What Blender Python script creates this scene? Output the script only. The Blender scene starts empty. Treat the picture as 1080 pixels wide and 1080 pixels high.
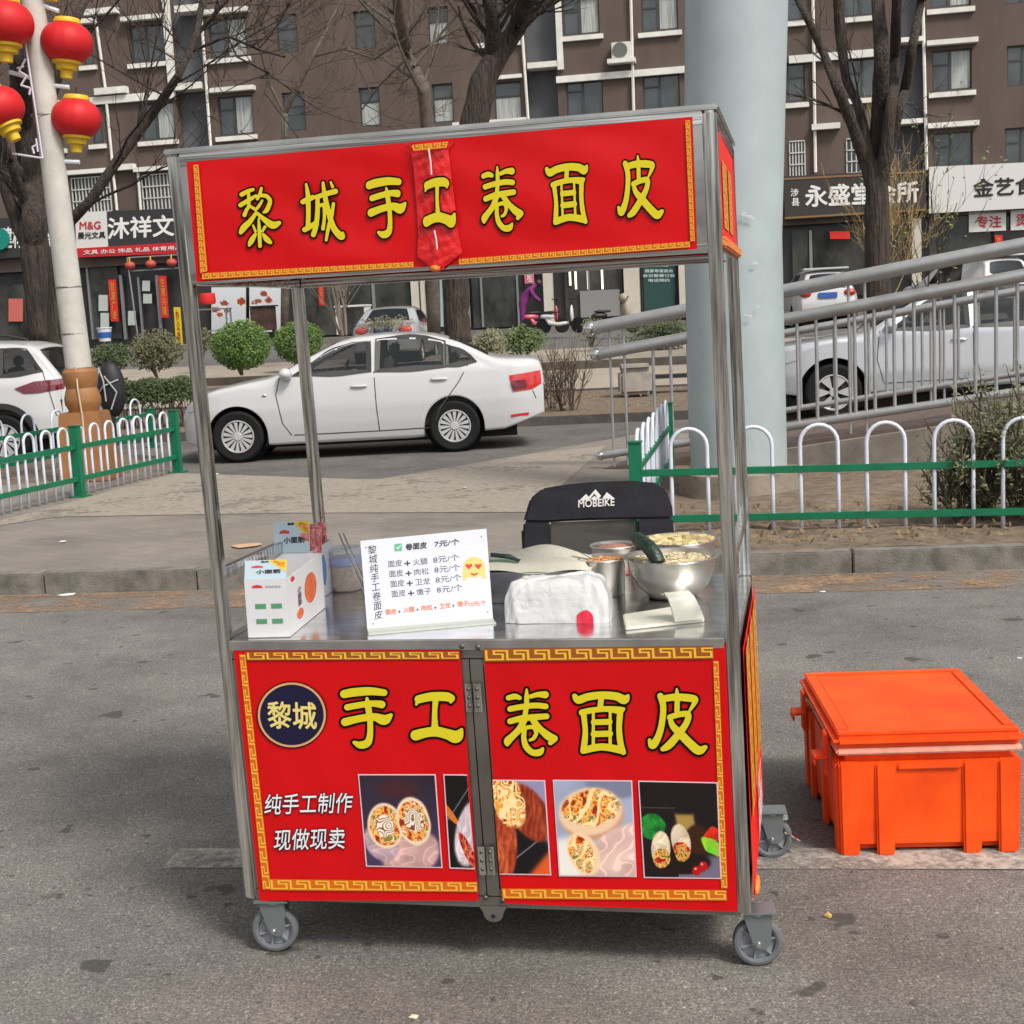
import bpy, bmesh, math, random
import numpy as np
from mathutils import Matrix, Vector
from mathutils.geometry import tessellate_polygon
random.seed(7); rnd=random.Random(11)
R=math.radians
sc=bpy.context.scene
col=sc.collection
# ---------------------------------------------------------------- camera (solved from the photograph)
F_PX=1485.5; PITCH=0.1371; ROLL=0.0492; EYE=1.6
cp,sp=math.cos(PITCH),math.sin(PITCH); cr,sr=math.cos(ROLL),math.sin(ROLL)
Rt=Vector((1,0,0)); Up=Vector((0,sp,cp)); Fw=Vector((0,cp,-sp))
right=cr*Rt-sr*Up; up=sr*Rt+cr*Up
cd=bpy.data.cameras.new('camera'); cam=bpy.data.objects.new('camera',cd); col.objects.link(cam)
cd.sensor_width=36; cd.lens=36*F_PX/1080; cd.clip_end=1500; cd.clip_start=.05
cam.matrix_world=Matrix(((right.x,up.x,-Fw.x,0),(right.y,up.y,-Fw.y,0),(right.z,up.z,-Fw.z,EYE),(0,0,0,1)))
sc.camera=cam
# ---------------------------------------------------------------- world and sun
SUN_EL,SUN_AZ=R(50),R(142)     # azimuth the light comes from, clockwise from +Y
w=bpy.data.worlds.new("World"); sc.world=w; w.use_nodes=True
nt=w.node_tree; bg=nt.nodes['Background']
sky=nt.nodes.new('ShaderNodeTexSky'); sky.sky_type='NISHITA'; sky.sun_disc=False
sky.sun_elevation=SUN_EL; sky.sun_rotation=SUN_AZ; sky.air_density=1.2; sky.dust_density=3.5; sky.ozone_density=1
hs=nt.nodes.new('ShaderNodeHueSaturation'); hs.inputs['Saturation'].default_value=.10
nt.links.new(sky.outputs[0],hs.inputs['Color']); nt.links.new(hs.outputs[0],bg.inputs[0]); bg.inputs[1].default_value=.115
sl=bpy.data.lights.new('sun','SUN'); sun=bpy.data.objects.new('sun',sl); col.objects.link(sun)
sl.energy=2.0; sl.angle=R(12); sl.color=(1,.92,.80)
dirv=Vector((math.sin(SUN_AZ)*math.cos(SUN_EL),math.cos(SUN_AZ)*math.cos(SUN_EL),math.sin(SUN_EL)))
sun.rotation_euler=dirv.to_track_quat('Z','Y').to_euler(); sun.location=(0,0,30)
sc.view_settings.view_transform='Standard'; sc.view_settings.look='None'; sc.view_settings.gamma=1
sc.view_settings.exposure=.55
sc.cycles.max_bounces=8
# ---------------------------------------------------------------- helpers
def ray(px,py):
    u=(px-540)/F_PX; v=(540-py)/F_PX
    return right*u+up*v+Fw
E0=Vector((0,0,EYE))
def G(px,py,z=0):
    d=ray(px,py); return E0+d*((z-EYE)/d.z)
def AY(px,py,Y):
    d=ray(px,py); return E0+d*(Y/d.y)
def plane_hit(px,py,p0,n):
    d=ray(px,py); return E0+d*((p0-E0).dot(n)/d.dot(n))
def lin(c):
    if isinstance(c,str): c=tuple(int(c[i:i+2],16)/255 for i in (0,2,4))
    return tuple((x/12.92 if x<=.04045 else ((x+.055)/1.055)**2.4) for x in c)
ROOTM={}
def tag(o,label=None,cat=None,group=None,kind=None):
    if label:o['label']=label
    if cat:o['category']=cat
    if group:o['group']=group
    if kind:o['kind']=kind
    return o
def thing(name,label,cat,loc=(0,0,0),rz=0,group=None):
    o=bpy.data.objects.new(name,None); col.objects.link(o); o.empty_display_size=.1
    o.location=loc; o.rotation_euler=(0,0,rz)
    ROOTM[o.name]=Matrix.Translation(Vector(loc))@Matrix.Rotation(rz,4,'Z')
    return tag(o,label,cat,group)
def root_of(o):
    while o.parent: o=o.parent
    return o
def copy_tree(o,parent=None):
    c=o.copy(); col.objects.link(c); c.parent=parent
    for ch in list(o.children): copy_tree(ch,c)
    return c
class MB:
    def __init__(s): s.v=[];s.f=[];s.c=None
    def add(s,vs,fs):
        b=len(s.v); s.v+= [tuple(v) for v in vs]; s.f+=[tuple(i+b for i in f) for f in fs]; return s
    def box(s,x0,x1,y0,y1,z0,z1,M=None):
        vs=[Vector((x,y,z)) for z in (z0,z1) for y in (y0,y1) for x in (x0,x1)]
        if M: vs=[M@v for v in vs]
        return s.add(vs,[(0,2,3,1),(4,5,7,6),(0,1,5,4),(2,6,7,3),(0,4,6,2),(1,3,7,5)])
    def bar(s,a,b,wx,wz,upv=(0,0,1)):
        a=Vector(a);b=Vector(b);d=(b-a);L=d.length;d.normalize();u=Vector(upv)
        if abs(d.dot(u))>.98:u=Vector((0,1,0))
        sx=d.cross(u).normalized();u=sx.cross(d)
        M=Matrix(((sx.x,d.x,u.x,a.x),(sx.y,d.y,u.y,a.y),(sx.z,d.z,u.z,a.z),(0,0,0,1)))
        return s.box(-wx/2,wx/2,0,L,-wz/2,wz/2,M)
    def tube(s,pts,r,n=8,caps=True):
        pts=[Vector(p) for p in pts]; k=len(pts)
        rs=r if isinstance(r,(list,tuple)) else [r]*k
        ring=[];prev=None
        for i,p in enumerate(pts):
            d=(pts[min(i+1,k-1)]-pts[max(i-1,0)])
            if d.length<1e-9:d=Vector((0,0,1))
            d.normalize()
            if prev is None:
                a=Vector((0,0,1)) if abs(d.z)<.9 else Vector((1,0,0)); x=d.cross(a).normalized()
            else: x=(prev-d*prev.dot(d)).normalized()
            prev=x; y=d.cross(x)
            ring+=[p+(x*math.cos(2*math.pi*j/n)+y*math.sin(2*math.pi*j/n))*rs[i] for j in range(n)]
        fs=[(i*n+j,i*n+(j+1)%n,(i+1)*n+(j+1)%n,(i+1)*n+j) for i in range(k-1) for j in range(n)]
        if caps: fs+=[tuple(range(n))[::-1],tuple(range((k-1)*n,k*n))]
        return s.add(ring,fs)
    def lathe(s,prof,c=(0,0,0),n=24,M=None,cap=True):
        c=Vector(c);vs=[];k=len(prof)
        for r,z in prof:
            for j in range(n):
                a=2*math.pi*j/n; v=Vector((r*math.cos(a),r*math.sin(a),z)); v=(M@v if M else v)+c; vs.append(v)
        fs=[(i*n+j,i*n+(j+1)%n,(i+1)*n+(j+1)%n,(i+1)*n+j) for i in range(k-1) for j in range(n)]
        if cap and prof[0][0]>1e-6: fs.append(tuple(range(n))[::-1])
        if cap and prof[-1][0]>1e-6: fs.append(tuple(range((k-1)*n,k*n)))
        return s.add(vs,fs)
    def ell(s,c,rx,ry,rz,n=16,m=10,M=None):
        vs=[]
        for i in range(m+1):
            t=-math.pi/2+math.pi*i/m
            for j in range(n):
                a=2*math.pi*j/n; v=Vector((rx*math.cos(t)*math.cos(a),ry*math.cos(t)*math.sin(a),rz*math.sin(t)))
                if M:v=M@v
                vs.append(v+Vector(c))
        return s.add(vs,[(i*n+j,i*n+(j+1)%n,(i+1)*n+(j+1)%n,(i+1)*n+j) for i in range(m) for j in range(n)])
    def quad(s,a,b,c,d): return s.add([a,b,c,d],[(0,1,2,3)])
    def poly(s,pts): return s.add(pts,[tuple(range(len(pts)))])
    def slab(s,a,b,c,d,off):
        off=Vector(off); p=[Vector(q) for q in (a,b,c,d)]
        return s.add(p+[q+off for q in p],[(3,2,1,0),(4,5,6,7),(0,1,5,4),(1,2,6,5),(2,3,7,6),(3,0,4,7)])
    def grid(s,nx,ny,fn):
        vs=[fn(i/nx,j/ny) for j in range(ny+1) for i in range(nx+1)]
        return s.add(vs,[(j*(nx+1)+i,j*(nx+1)+i+1,(j+1)*(nx+1)+i+1,(j+1)*(nx+1)+i) for j in range(ny) for i in range(nx)])
    def build(s,name,mat,parent=None,world=False,smooth=False,bevel=0,weld=False):
        vs=s.v
        if world and parent is not None:
            inv=ROOTM[root_of(parent).name].inverted(); vs=[inv@Vector(v) for v in vs]
        me=bpy.data.meshes.new(name); me.from_pydata([tuple(v) for v in vs],[],s.f)
        if weld or bevel:
            bm=bmesh.new(); bm.from_mesh(me)
            if weld: bmesh.ops.remove_doubles(bm,verts=bm.verts,dist=1e-5)
            if bevel:
                es=[e for e in bm.edges if len(e.link_faces)==2 and e.calc_face_angle(0)>.5]
                bmesh.ops.bevel(bm,geom=es,offset=bevel,segments=2,affect='EDGES',clamp_overlap=True)
            bm.to_mesh(me); bm.free()
        if smooth: me.polygons.foreach_set('use_smooth',[True]*len(me.polygons))
        if mat: me.materials.append(mat)
        me.update()
        o=bpy.data.objects.new(name,me); col.objects.link(o)
        if parent is not None: o.parent=parent
        if smooth=='auto':
            try: me.set_sharp_from_angle(angle=R(35))
            except Exception: pass
        return o
# ---------------------------------------------------------------- materials
MATS={}
def mat(name,c,rough=.6,metal=0,var=0,vs=20,bump=0,bs=60,alpha=1,trans=0,spec=.5,coat=0,c2=None,emit=0,stretch=None,detail=4,bd=.01):
    if name in MATS: return MATS[name]
    m=bpy.data.materials.new(name); m.use_nodes=True; t=m.node_tree; b=t.nodes['Principled BSDF']
    c=lin(c) if isinstance(c,str) else tuple(c)
    b.inputs['Base Color'].default_value=(*c,1); b.inputs['Roughness'].default_value=rough; b.inputs['Metallic'].default_value=metal
    b.inputs['Specular IOR Level'].default_value=spec
    if coat: b.inputs['Coat Weight'].default_value=coat; b.inputs['Coat Roughness'].default_value=.04
    if alpha<1: b.inputs['Alpha'].default_value=alpha
    if trans: b.inputs['Transmission Weight'].default_value=trans
    if emit: b.inputs['Emission Color'].default_value=(*c,1); b.inputs['Emission Strength'].default_value=emit
    if var or bump:
        tc=t.nodes.new('ShaderNodeTexCoord'); src=tc.outputs['Object']
        if stretch:
            mp=t.nodes.new('ShaderNodeMapping'); mp.inputs['Scale'].default_value=stretch; t.links.new(src,mp.inputs[0]); src=mp.outputs[0]
    if var:
        n=t.nodes.new('ShaderNodeTexNoise'); n.inputs['Scale'].default_value=vs; n.inputs['Detail'].default_value=detail; n.inputs['Roughness'].default_value=.65
        t.links.new(src,n.inputs['Vector'])
        r=t.nodes.new('ShaderNodeValToRGB'); c2=lin(c2) if isinstance(c2,str) else c2
        hi=c2 or tuple(min(1,x*(1+var)) for x in c); lo=c if c2 else tuple(x*(1-var) for x in c)
        r.color_ramp.elements[0].position=.32; r.color_ramp.elements[1].position=.68
        r.color_ramp.elements[0].color=(*lo,1); r.color_ramp.elements[1].color=(*hi,1)
        t.links.new(n.outputs[0],r.inputs[0]); t.links.new(r.outputs[0],b.inputs['Base Color'])
    if bump:
        n2=t.nodes.new('ShaderNodeTexNoise'); n2.inputs['Scale'].default_value=bs; n2.inputs['Detail'].default_value=4
        t.links.new(src,n2.inputs['Vector'])
        bp=t.nodes.new('ShaderNodeBump'); bp.inputs['Strength'].default_value=bump; bp.inputs['Distance'].default_value=bd
        t.links.new(n2.outputs[0],bp.inputs['Height']); t.links.new(bp.outputs[0],b.inputs['Normal'])
    MATS[name]=m; return m
def nodes(m): return m.node_tree,m.node_tree.nodes['Principled BSDF']
def N(t,typ,**k):
    n=t.nodes.new(typ)
    for a,v in k.items(): setattr(n,a,v)
    return n
def ramp(t,src,stops):
    r=t.nodes.new('ShaderNodeValToRGB'); cr_=r.color_ramp
    while len(cr_.elements)<len(stops): cr_.elements.new(.5)
    for e,(p,c) in zip(cr_.elements,stops): e.position=p; e.color=(*c,1) if len(c)==3 else c
    t.links.new(src,r.inputs[0]); return r.outputs[0]
def noise(t,vec,scale,detail=4,rough=.6):
    n=t.nodes.new('ShaderNodeTexNoise'); n.inputs['Scale'].default_value=scale; n.inputs['Detail'].default_value=detail; n.inputs['Roughness'].default_value=rough
    t.links.new(vec,n.inputs['Vector']); return n.outputs[0]
def mix(t,fac,a,b,mode='MIX'):
    n=t.nodes.new('ShaderNodeMix'); n.data_type='RGBA'; n.blend_type=mode
    if isinstance(fac,(int,float)): n.inputs[0].default_value=fac
    else: t.links.new(fac,n.inputs[0])
    for i,x in ((6,a),(7,b)):
        if isinstance(x,tuple): n.inputs[i].default_value=(*x[:3],1)
        else: t.links.new(x,n.inputs[i])
    return n.outputs[2]
def g3(v): return (v,v,v)
def asphalt(name,base=.115,tint=(1.075,1.0,.925),stain=True,scale=1):
    m=bpy.data.materials.new(name); m.use_nodes=True; t,b=nodes(m)
    tc=t.nodes.new('ShaderNodeTexCoord').outputs['Object']
    f=noise(t,tc,150*scale,4,.85); base_c=tuple(base*x for x in tint)
    c=ramp(t,f,[(.34,tuple(x*.35 for x in base_c)),(.5,base_c),(.66,tuple(x*2.2 for x in base_c))])
    v=t.nodes.new('ShaderNodeTexVoronoi'); v.inputs['Scale'].default_value=140*scale; t.links.new(tc,v.inputs['Vector'])
    pe=ramp(t,v.outputs['Color'],[(.0,g3(.72)),(.75,g3(1.0)),(.95,g3(1.7))])
    c=mix(t,.8,c,pe,'MULTIPLY')
    big=ramp(t,noise(t,tc,.9,5,.6),[(.30,g3(.68)),(.68,g3(1.24))]); c=mix(t,1,c,big,'MULTIPLY')
    gr=ramp(t,noise(t,tc,62,4,.8),[(.36,g3(.72)),(.64,g3(1.3))]); c=mix(t,1,c,gr,'MULTIPLY')
    mid=ramp(t,noise(t,tc,6,4,.7),[(.35,g3(.88)),(.65,g3(1.1))]); c=mix(t,1,c,mid,'MULTIPLY')
    if stain:
        s=ramp(t,noise(t,tc,4.2,3,.55),[(.325,g3(.8)),(.345,g3(0))]); c=mix(t,s,c,(base*.3,base*.29,base*.27))
        s2=ramp(t,noise(t,tc,17,2,.5),[(.29,g3(.8)),(.31,g3(0))]); c=mix(t,s2,c,(base*.3,base*.29,base*.27))
    t.links.new(c,b.inputs['Base Color']); b.inputs['Roughness'].default_value=.88
    bp=t.nodes.new('ShaderNodeBump'); bp.inputs['Strength'].default_value=.5; bp.inputs['Distance'].default_value=.006
    t.links.new(f,bp.inputs['Height']); t.links.new(bp.outputs[0],b.inputs['Normal'])
    MATS[name]=m; return m
def steel(name,c,rough=.22,stretch=(1,1,60),amt=.5,bumpd=.15):
    m=bpy.data.materials.new(name); m.use_nodes=True; t,b=nodes(m)
    b.inputs['Metallic'].default_value=1
    tc=t.nodes.new('ShaderNodeTexCoord').outputs['Object']
    mp=t.nodes.new('ShaderNodeMapping'); mp.inputs['Scale'].default_value=stretch; t.links.new(tc,mp.inputs[0])
    n=noise(t,mp.outputs[0],3,5,.7); big=noise(t,mp.outputs[0],4,3,.6)
    c=lin(c) if isinstance(c,str) else c; col_=ramp(t,big,[(.36,tuple(x*(1-amt*.6) for x in c)),(.64,tuple(min(1,x*(1+amt*.5)) for x in c))])
    t.links.new(col_,b.inputs['Base Color'])
    rr=ramp(t,n,[(.3,g3(rough*.7)),(.7,g3(rough*1.6))]); t.links.new(rr,b.inputs['Roughness'])
    bp=t.nodes.new('ShaderNodeBump'); bp.inputs['Strength'].default_value=bumpd; bp.inputs['Distance'].default_value=.004
    t.links.new(noise(t,mp.outputs[0],5,2,.5),bp.inputs['Height']); t.links.new(bp.outputs[0],b.inputs['Normal'])
    MATS[name]=m; return m
def colmat(name,rough=.3,coat=0,spec=.5):
    m=bpy.data.materials.new(name); m.use_nodes=True; t,b=nodes(m)
    a=t.nodes.new('ShaderNodeVertexColor'); a.layer_name='Col'; t.links.new(a.outputs[0],b.inputs['Base Color']); b.inputs['Roughness'].default_value=rough
    b.inputs['Specular IOR Level'].default_value=spec
    MATS[name]=m; return m
# ---------------------------------------------------------------- printing on surfaces
# a surface is a function S(px,py,off) -> point; text and artwork are laid on it
def bil(q,u,v):
    (ax,ay),(bx,by),(cx,cy),(dx,dy)=q   # TL TR BR BL
    return ((1-v)*((1-u)*ax+u*bx)+v*((1-u)*dx+u*cx),(1-v)*((1-u)*ay+u*by)+v*((1-u)*dy+u*cy))
TXT={}
def text_mesh(s,bold=0,shear=0):
    k=(s,bold,shear)
    if k in TXT: return TXT[k]
    c=bpy.data.curves.new('t','FONT'); c.body=s; c.offset=bold; c.shear=shear; c.resolution_u=3; c.align_x='CENTER'; c.fill_mode='FRONT'
    o=bpy.data.objects.new('t',c); col.objects.link(o); bpy.context.view_layer.update()
    me=bpy.data.meshes.new_from_object(o.evaluated_get(bpy.context.evaluated_depsgraph_get()))
    vs=[(v.co.x,v.co.y) for v in me.vertices]; fs=[tuple(p.vertices) for p in me.polygons]
    bpy.data.objects.remove(o); bpy.data.curves.remove(c); bpy.data.meshes.remove(me)
    x0=min(v[0] for v in vs);x1=max(v[0] for v in vs);y0=min(v[1] for v in vs);y1=max(v[1] for v in vs)
    TXT[k]=([((x-x0)/(x1-x0),(y1-y)/(y1-y0)) for x,y in vs],fs); return TXT[k]
def text(mb,S,s,q,off=.001,bold=.02,shear=0):
    vs,fs=text_mesh(s,0,shear); lst=s.split('\n'); k=max(len(l) for l in lst); e=bold*.9/k; ev=bold*.9/len(lst)
    far=(S.__name__=='SF'); d=.004 if far else .00012
    sh=[(0,0)] if bold<=0 else ([(-e,0),(e,0),(0,-ev),(0,ev)] if bold<.045 else [(-e,0),(e,0),(0,-ev),(0,ev),(-e*.7,-ev*.7),(e*.7,-ev*.7),(-e*.7,ev*.7),(e*.7,ev*.7)])
    for i,(du,dv) in enumerate(sh): mb.add([S(*bil(q,u+du,v+dv),off+i*d) for u,v in vs],fs)
    return mb
def rect(x0,y0,x1,y1): return ((x0,y0),(x1,y0),(x1,y1),(x0,y1))
def flat(mb,S,q,off=.001): return mb.add([S(x,y,off) for x,y in q][::-1],[tuple(range(len(q)))])
def pic(S,q,fn,nx,ny,name,m,parent,off=.001):
    """a printed picture: a fine grid of coloured cells, fn(U,V)->rgb (sRGB)"""
    mb=MB(); mb.grid(nx,ny,lambda u,v:S(*bil(q,u,v),off))
    o=mb.build(name,m,parent); me=o.data
    U,V=np.meshgrid((np.arange(nx+1))/nx,(np.arange(ny+1))/ny)
    c=np.clip(fn(U,V),0,1); c=np.where(c<=.04045,c/12.92,((c+.055)/1.055)**2.4)
    a=me.color_attributes.new('Col','FLOAT_COLOR','POINT')
    buf=np.ones((len(me.vertices),4)); buf[:,:3]=c.reshape(-1,3); a.data.foreach_set('color',buf.ravel())
    return o
def stroke_field(strokes,step=2.0,grow=0,pad=10):
    """marching squares over brush strokes (x,y,width) -> flat mesh in crop pixels"""
    pts=[]
    for s in strokes:
        P=np.array(s,float); n=len(P)
        for i in range(n-1):
            p0=P[max(i-1,0)];p1=P[i];p2=P[i+1];p3=P[min(i+2,n-1)]
            for t in np.linspace(0,1,max(7,int(np.hypot(*(P[i+1]-P[i])[:2])/3))):
                q=.5*((2*p1)+(-p0+p2)*t+(2*p0-5*p1+4*p2-p3)*t*t+(-p0+3*p1-3*p2+p3)*t**3); pts.append(q)
    P=np.array(pts)
    x0,y0=P[:,0].min()-40,P[:,1].min()-40;x1,y1=P[:,0].max()+40,P[:,1].max()+40
    nx=int((x1-x0)/step)+1;ny=int((y1-y0)/step)+1
    X,Y=np.meshgrid(x0+np.arange(nx)*step,y0+np.arange(ny)*step); D=np.full(X.shape,1e9)
    for px,py,pw in P: D=np.minimum(D,np.hypot(X-px,Y-py)-max(pw,4)/2)
    return X,Y,D
def march(X,Y,D):
    vs={};V=[];Fc=[]
    ny,nx=D.shape
    def vert(k,p):
        if k not in vs: vs[k]=len(V); V.append(p)
        return vs[k]
    ins=D<0
    for j in range(ny-1):
        for i in range(nx-1):
            a=ins[j:j+2,i:i+2]
            if not a.any(): continue
            cs=[(j,i),(j,i+1),(j+1,i+1),(j+1,i)]; f=[]
            for k in range(4):
                A=cs[k];B=cs[(k+1)%4]
                if ins[A]: f.append(vert(A,(X[A],Y[A])))
                if ins[A]!=ins[B]:
                    t=D[A]/(D[A]-D[B]); key=(min(A,B),max(A,B))
                    f.append(vert(key,(X[A]+(X[B]-X[A])*t,Y[A]+(Y[B]-Y[A])*t)))
            if len(f)>2: Fc.append(tuple(f))
    return V,Fc
# ================================================================ SETTING
M_asph=asphalt('asphalt_near',.138); M_asph2=asphalt('asphalt_back',.10,stain=False)
def paver_mat():
    m=bpy.data.materials.new('pavers'); m.use_nodes=True; t,b=nodes(m)
    tc=t.nodes.new('ShaderNodeTexCoord').outputs['Object']
    mp=t.nodes.new('ShaderNodeMapping'); mp.inputs['Rotation'].default_value=(0,0,R(40)); t.links.new(tc,mp.inputs[0])
    br=t.nodes.new('ShaderNodeTexBrick'); br.inputs['Scale'].default_value=1; br.inputs['Brick Width'].default_value=.24; br.inputs['Row Height'].default_value=.12
    br.inputs['Mortar Size'].default_value=.006; br.inputs['Mortar Smooth'].default_value=.6
    br.inputs['Color1'].default_value=(.172,.155,.136,1); br.inputs['Color2'].default_value=(.205,.183,.158,1); br.inputs['Mortar'].default_value=(.14,.125,.11,1)
    t.links.new(mp.outputs[0],br.inputs['Vector'])
    c=mix(t,1,br.outputs[0],ramp(t,noise(t,tc,1.4,5,.65),[(.3,g3(.74)),(.68,g3(1.2))]),'MULTIPLY')
    c=mix(t,1,c,ramp(t,noise(t,tc,90,3,.7),[(.3,g3(.8)),(.7,g3(1.2))]),'MULTIPLY')
    dust=ramp(t,noise(t,tc,.8,4,.6),[(.42,g3(0)),(.62,g3(.6))]); c=mix(t,dust,c,(.235,.205,.172))
    t.links.new(c,b.inputs['Base Color']); b.inputs['Roughness'].default_value=.9
    return m
M_pav=paver_mat()
M_conc=mat('concrete_smooth',(.225,.195,.162),.9,var=.16,vs=3,bump=.2,bs=120)
M_kerb=mat('kerb_stone',(.165,.152,.132),.9,var=.4,vs=7,bump=.5,bs=90,detail=8)
M_dirt=mat('dirt',(.15,.112,.078),.95,var=.45,vs=9,bump=1,bs=26,detail=8)
M_dust=mat('orange_dust',(.24,.15,.095),.95,var=.3,vs=8,bump=.2,bs=100,detail=8)
M_plaza=mat('plaza_paving',(.30,.26,.215),.9,var=.15,vs=1.5)
M_dark=mat('dark_stone',(.075,.066,.06),.9,var=.3,vs=6)
def sheet(name,pts,z,m,thick=None,kind='structure'):
    mb=MB(); P=[(p[0],p[1],(p[2] if len(p)>2 else z)) for p in pts]
    if thick:
        n=len(P); Q=[(x,y,zz-thick) for x,y,zz in P]
        mb.add(P+Q,[tuple(range(n)),tuple(range(n,2*n))[::-1]]+[(i,n+i,n+(i+1)%n,(i+1)%n) for i in range(n)])
    else: mb.poly(P)
    o=mb.build(name,m); 
    if o.data.polygons[0].normal.z<0: o.data.flip_normals()
    return tag(o,kind=kind)
def xy(v,dz=None): return (v.x,v.y)
sheet('ground',[(-600,-60),(600,-60),(600,900),(-600,900)],-.05,mat('far_ground',(.12,.11,.1),.95))
kA=G(0,628); kB=G(1080,600); kd=(kB-kA).normalized()
def kline(x,dy=0,z=0): 
    t=(x-kA.x)/kd.x; p=kA+kd*t; return Vector((p.x,p.y+dy,z))
sheet('road',[xy(kline(-30,.05)),(-30,-8),(30,-8),xy(kline(30,.05))],0,M_asph)
sheet('back_road',[(-40,9),(30,9),(30,24),(-40,24)],-.01,M_asph2)
# dusty strip along the kerb (worn edge)
def worn_sheet(name,pts,z,c,thr,scale=3,c2=None,edge=.1,m=None):
    m=bpy.data.materials.new(name); m.use_nodes=True; t,b=nodes(m)
    tc=t.nodes.new('ShaderNodeTexCoord').outputs['Object']
    n=noise(t,tc,scale,6,.72); n2=noise(t,tc,scale*14,4,.8)
    s=t.nodes.new('ShaderNodeMath'); s.operation='MULTIPLY_ADD'; t.links.new(n2,s.inputs[0]); s.inputs[1].default_value=.55; t.links.new(n,s.inputs[2])
    a=ramp(t,s.outputs[0],[(max(0,thr-edge),g3(0)),(thr+edge,g3(1))]); t.links.new(a,b.inputs['Alpha'])
    cc=ramp(t,n2,[(.3,tuple(x*.75 for x in c)),(.7,tuple(x*1.25 for x in c))]); t.links.new(cc,b.inputs['Base Color']); b.inputs['Roughness'].default_value=.95
    mb=MB(); mb.poly([(p[0],p[1],z) for p in pts]); o=mb.build(name,m)
    if o.data.polygons[0].normal.z<0:o.data.flip_normals()
    return tag(o,kind='structure')
worn_sheet('road_dust',[xy(kline(-12,-.02)),xy(kline(-12,-.62)),xy(kline(12,-.5)),xy(kline(12,-.02))],.004,(.29,.185,.115),.80,2.2,edge=.12)
l0=G(180,907);l1=G(1080,908); ld=(l1-l0).normalized(); lp=lambda t,o:(l0.x+ld.x*t-ld.y*o,l0.y+ld.y*t+ld.x*o)
worn_sheet('parking_line',[lp(0,-.07),lp(9,-.07),lp(9,.085),lp(0,.085)],.0045,(.36,.335,.30),.70,2.0,edge=.14)
# kerb blocks: one long kerb with joints
mb=MB()
x=-14.0
while x<14:
    a=kline(x+.004,0,0);b=kline(x+.996,0,0)
    mb.box(0,(b-a).length,0,.12,-.05,.135,Matrix.Translation(a)@Matrix.Rotation(math.atan2(kd.y,kd.x),4,'Z')); x+=1
tag(mb.build('kerb',M_kerb,bevel=.008),kind='structure')
# paved island
b=[G(190,506,.13),G(400,505,.13),G(560,478,.13),G(700,453,.13)]
rc=G(690,577,.13); pf=G(669,566,.13); pfar=G(707,500,.13)
lA=G(-60,572,.13); lB=G(189,497,.13)
sheet('island_pavement',[xy(kline(-14,.12)),xy(kline(.95,.12)),(pf.x,pf.y),(pfar.x,pfar.y),(3.6,17.6),(b[3].x,b[3].y),(b[2].x,b[2].y),(b[1].x,b[1].y),(b[0].x,b[0].y),(lB.x,lB.y+.2),(-14,8.9+1.5)],.13,M_pav,.2)
# smooth pale concrete band on the far half of the island
c0=G(0,548,.134);c1=G(215,500,.134);c2=G(420,508,.134);c3=G(330,535,.134);c4=G(120,543,.134)
worn_sheet('smooth_concrete',[xy(G(-40,560,.134)),xy(G(187,499,.134)),xy(G(400,506,.134)),xy(G(560,479,.134)),xy(G(640,470,.134)),xy(G(560,540,.134)),xy(G(300,541,.134)),xy(G(60,545,.134))],.1345,(.265,.232,.195),.62,1.2,edge=.1)
# planting beds
sheet('left_bed',[(-14,8.9+1.5),(lB.x,lB.y+.2),(lB.x-.4,lB.y+.6),(-5.0,18.2),(-14,20)],.12,M_dirt,.2)
def bumpy(name,pts_fn,nx,ny,amp,m,sc_=3):
    mb=MB(); rr=np.random.RandomState(3)
    ph=rr.rand(8)*6
    def f(u,v):
        p=pts_fn(u,v); h=sum(math.sin(p.x*(1.3+i)*sc_*.5+ph[i])*math.cos(p.y*(1.1+i*.8)*sc_*.5+ph[i+4])/(1+i) for i in range(4))
        return Vector((p.x,p.y,p.z+amp*h))
    mb.grid(nx,ny,f); return tag(mb.build(name,m,smooth=True),kind='structure')
fk=kline
def bedfn(u,v):
    x=.82+u*11; y0=kline(x,.12).y; xr=pf.x+(pfar.x-pf.x)*v
    x=xr+u*11; y=y0+v*(13.2-.38*(x-.9)*.0 -y0)
    return Vector((x,y,.118+.035*min(1,v*9)+.03*v))
bumpy('right_bed',bedfn,90,40,.022,M_dirt,5)
# ramp beyond the bed (rises to the right)
rl0=G(637,480,.26); rl1=G(1080,412,.78); rdir=(rl1-rl0); slope=rdir.z/Vector((rdir.x,rdir.y)).length
rdir2=Vector((rdir.x,rdir.y,0)).normalized(); rn=Vector((-rdir2.y,rdir2.x,0))
def RP(s,o=0,h=0): # along the ramp, o = towards the back
    p=Vector((rl0.x,rl0.y,0))+rdir2*s+rn*o; return Vector((p.x,p.y,max(.137,.07+slope*s)+h))
M_ramp=mat('ramp_surface',(.115,.082,.07),.85,var=.25,vs=4)
mb=MB()
W_=3.5
for s0,s1 in ((0,7),(7,14)):
    a,b_,c,d_=RP(s0,-.05),RP(s1,-.05),RP(s1,W_),RP(s0,W_)
    lo=lambda p:Vector((p.x,p.y,-.05)); v=[a,b_,c,d_,lo(a),lo(b_),lo(c),lo(d_)]
    mb.add(v,[(0,1,2,3),(0,4,5,1),(3,2,6,7)])
tag(mb.build('ramp',M_ramp),kind='structure')
mb=MB()
a,b_=RP(.9,-.055,.006),RP(14,-.055,.006); c,d_=RP(14,-.2,.006),RP(.9,-.2,.006)
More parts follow.
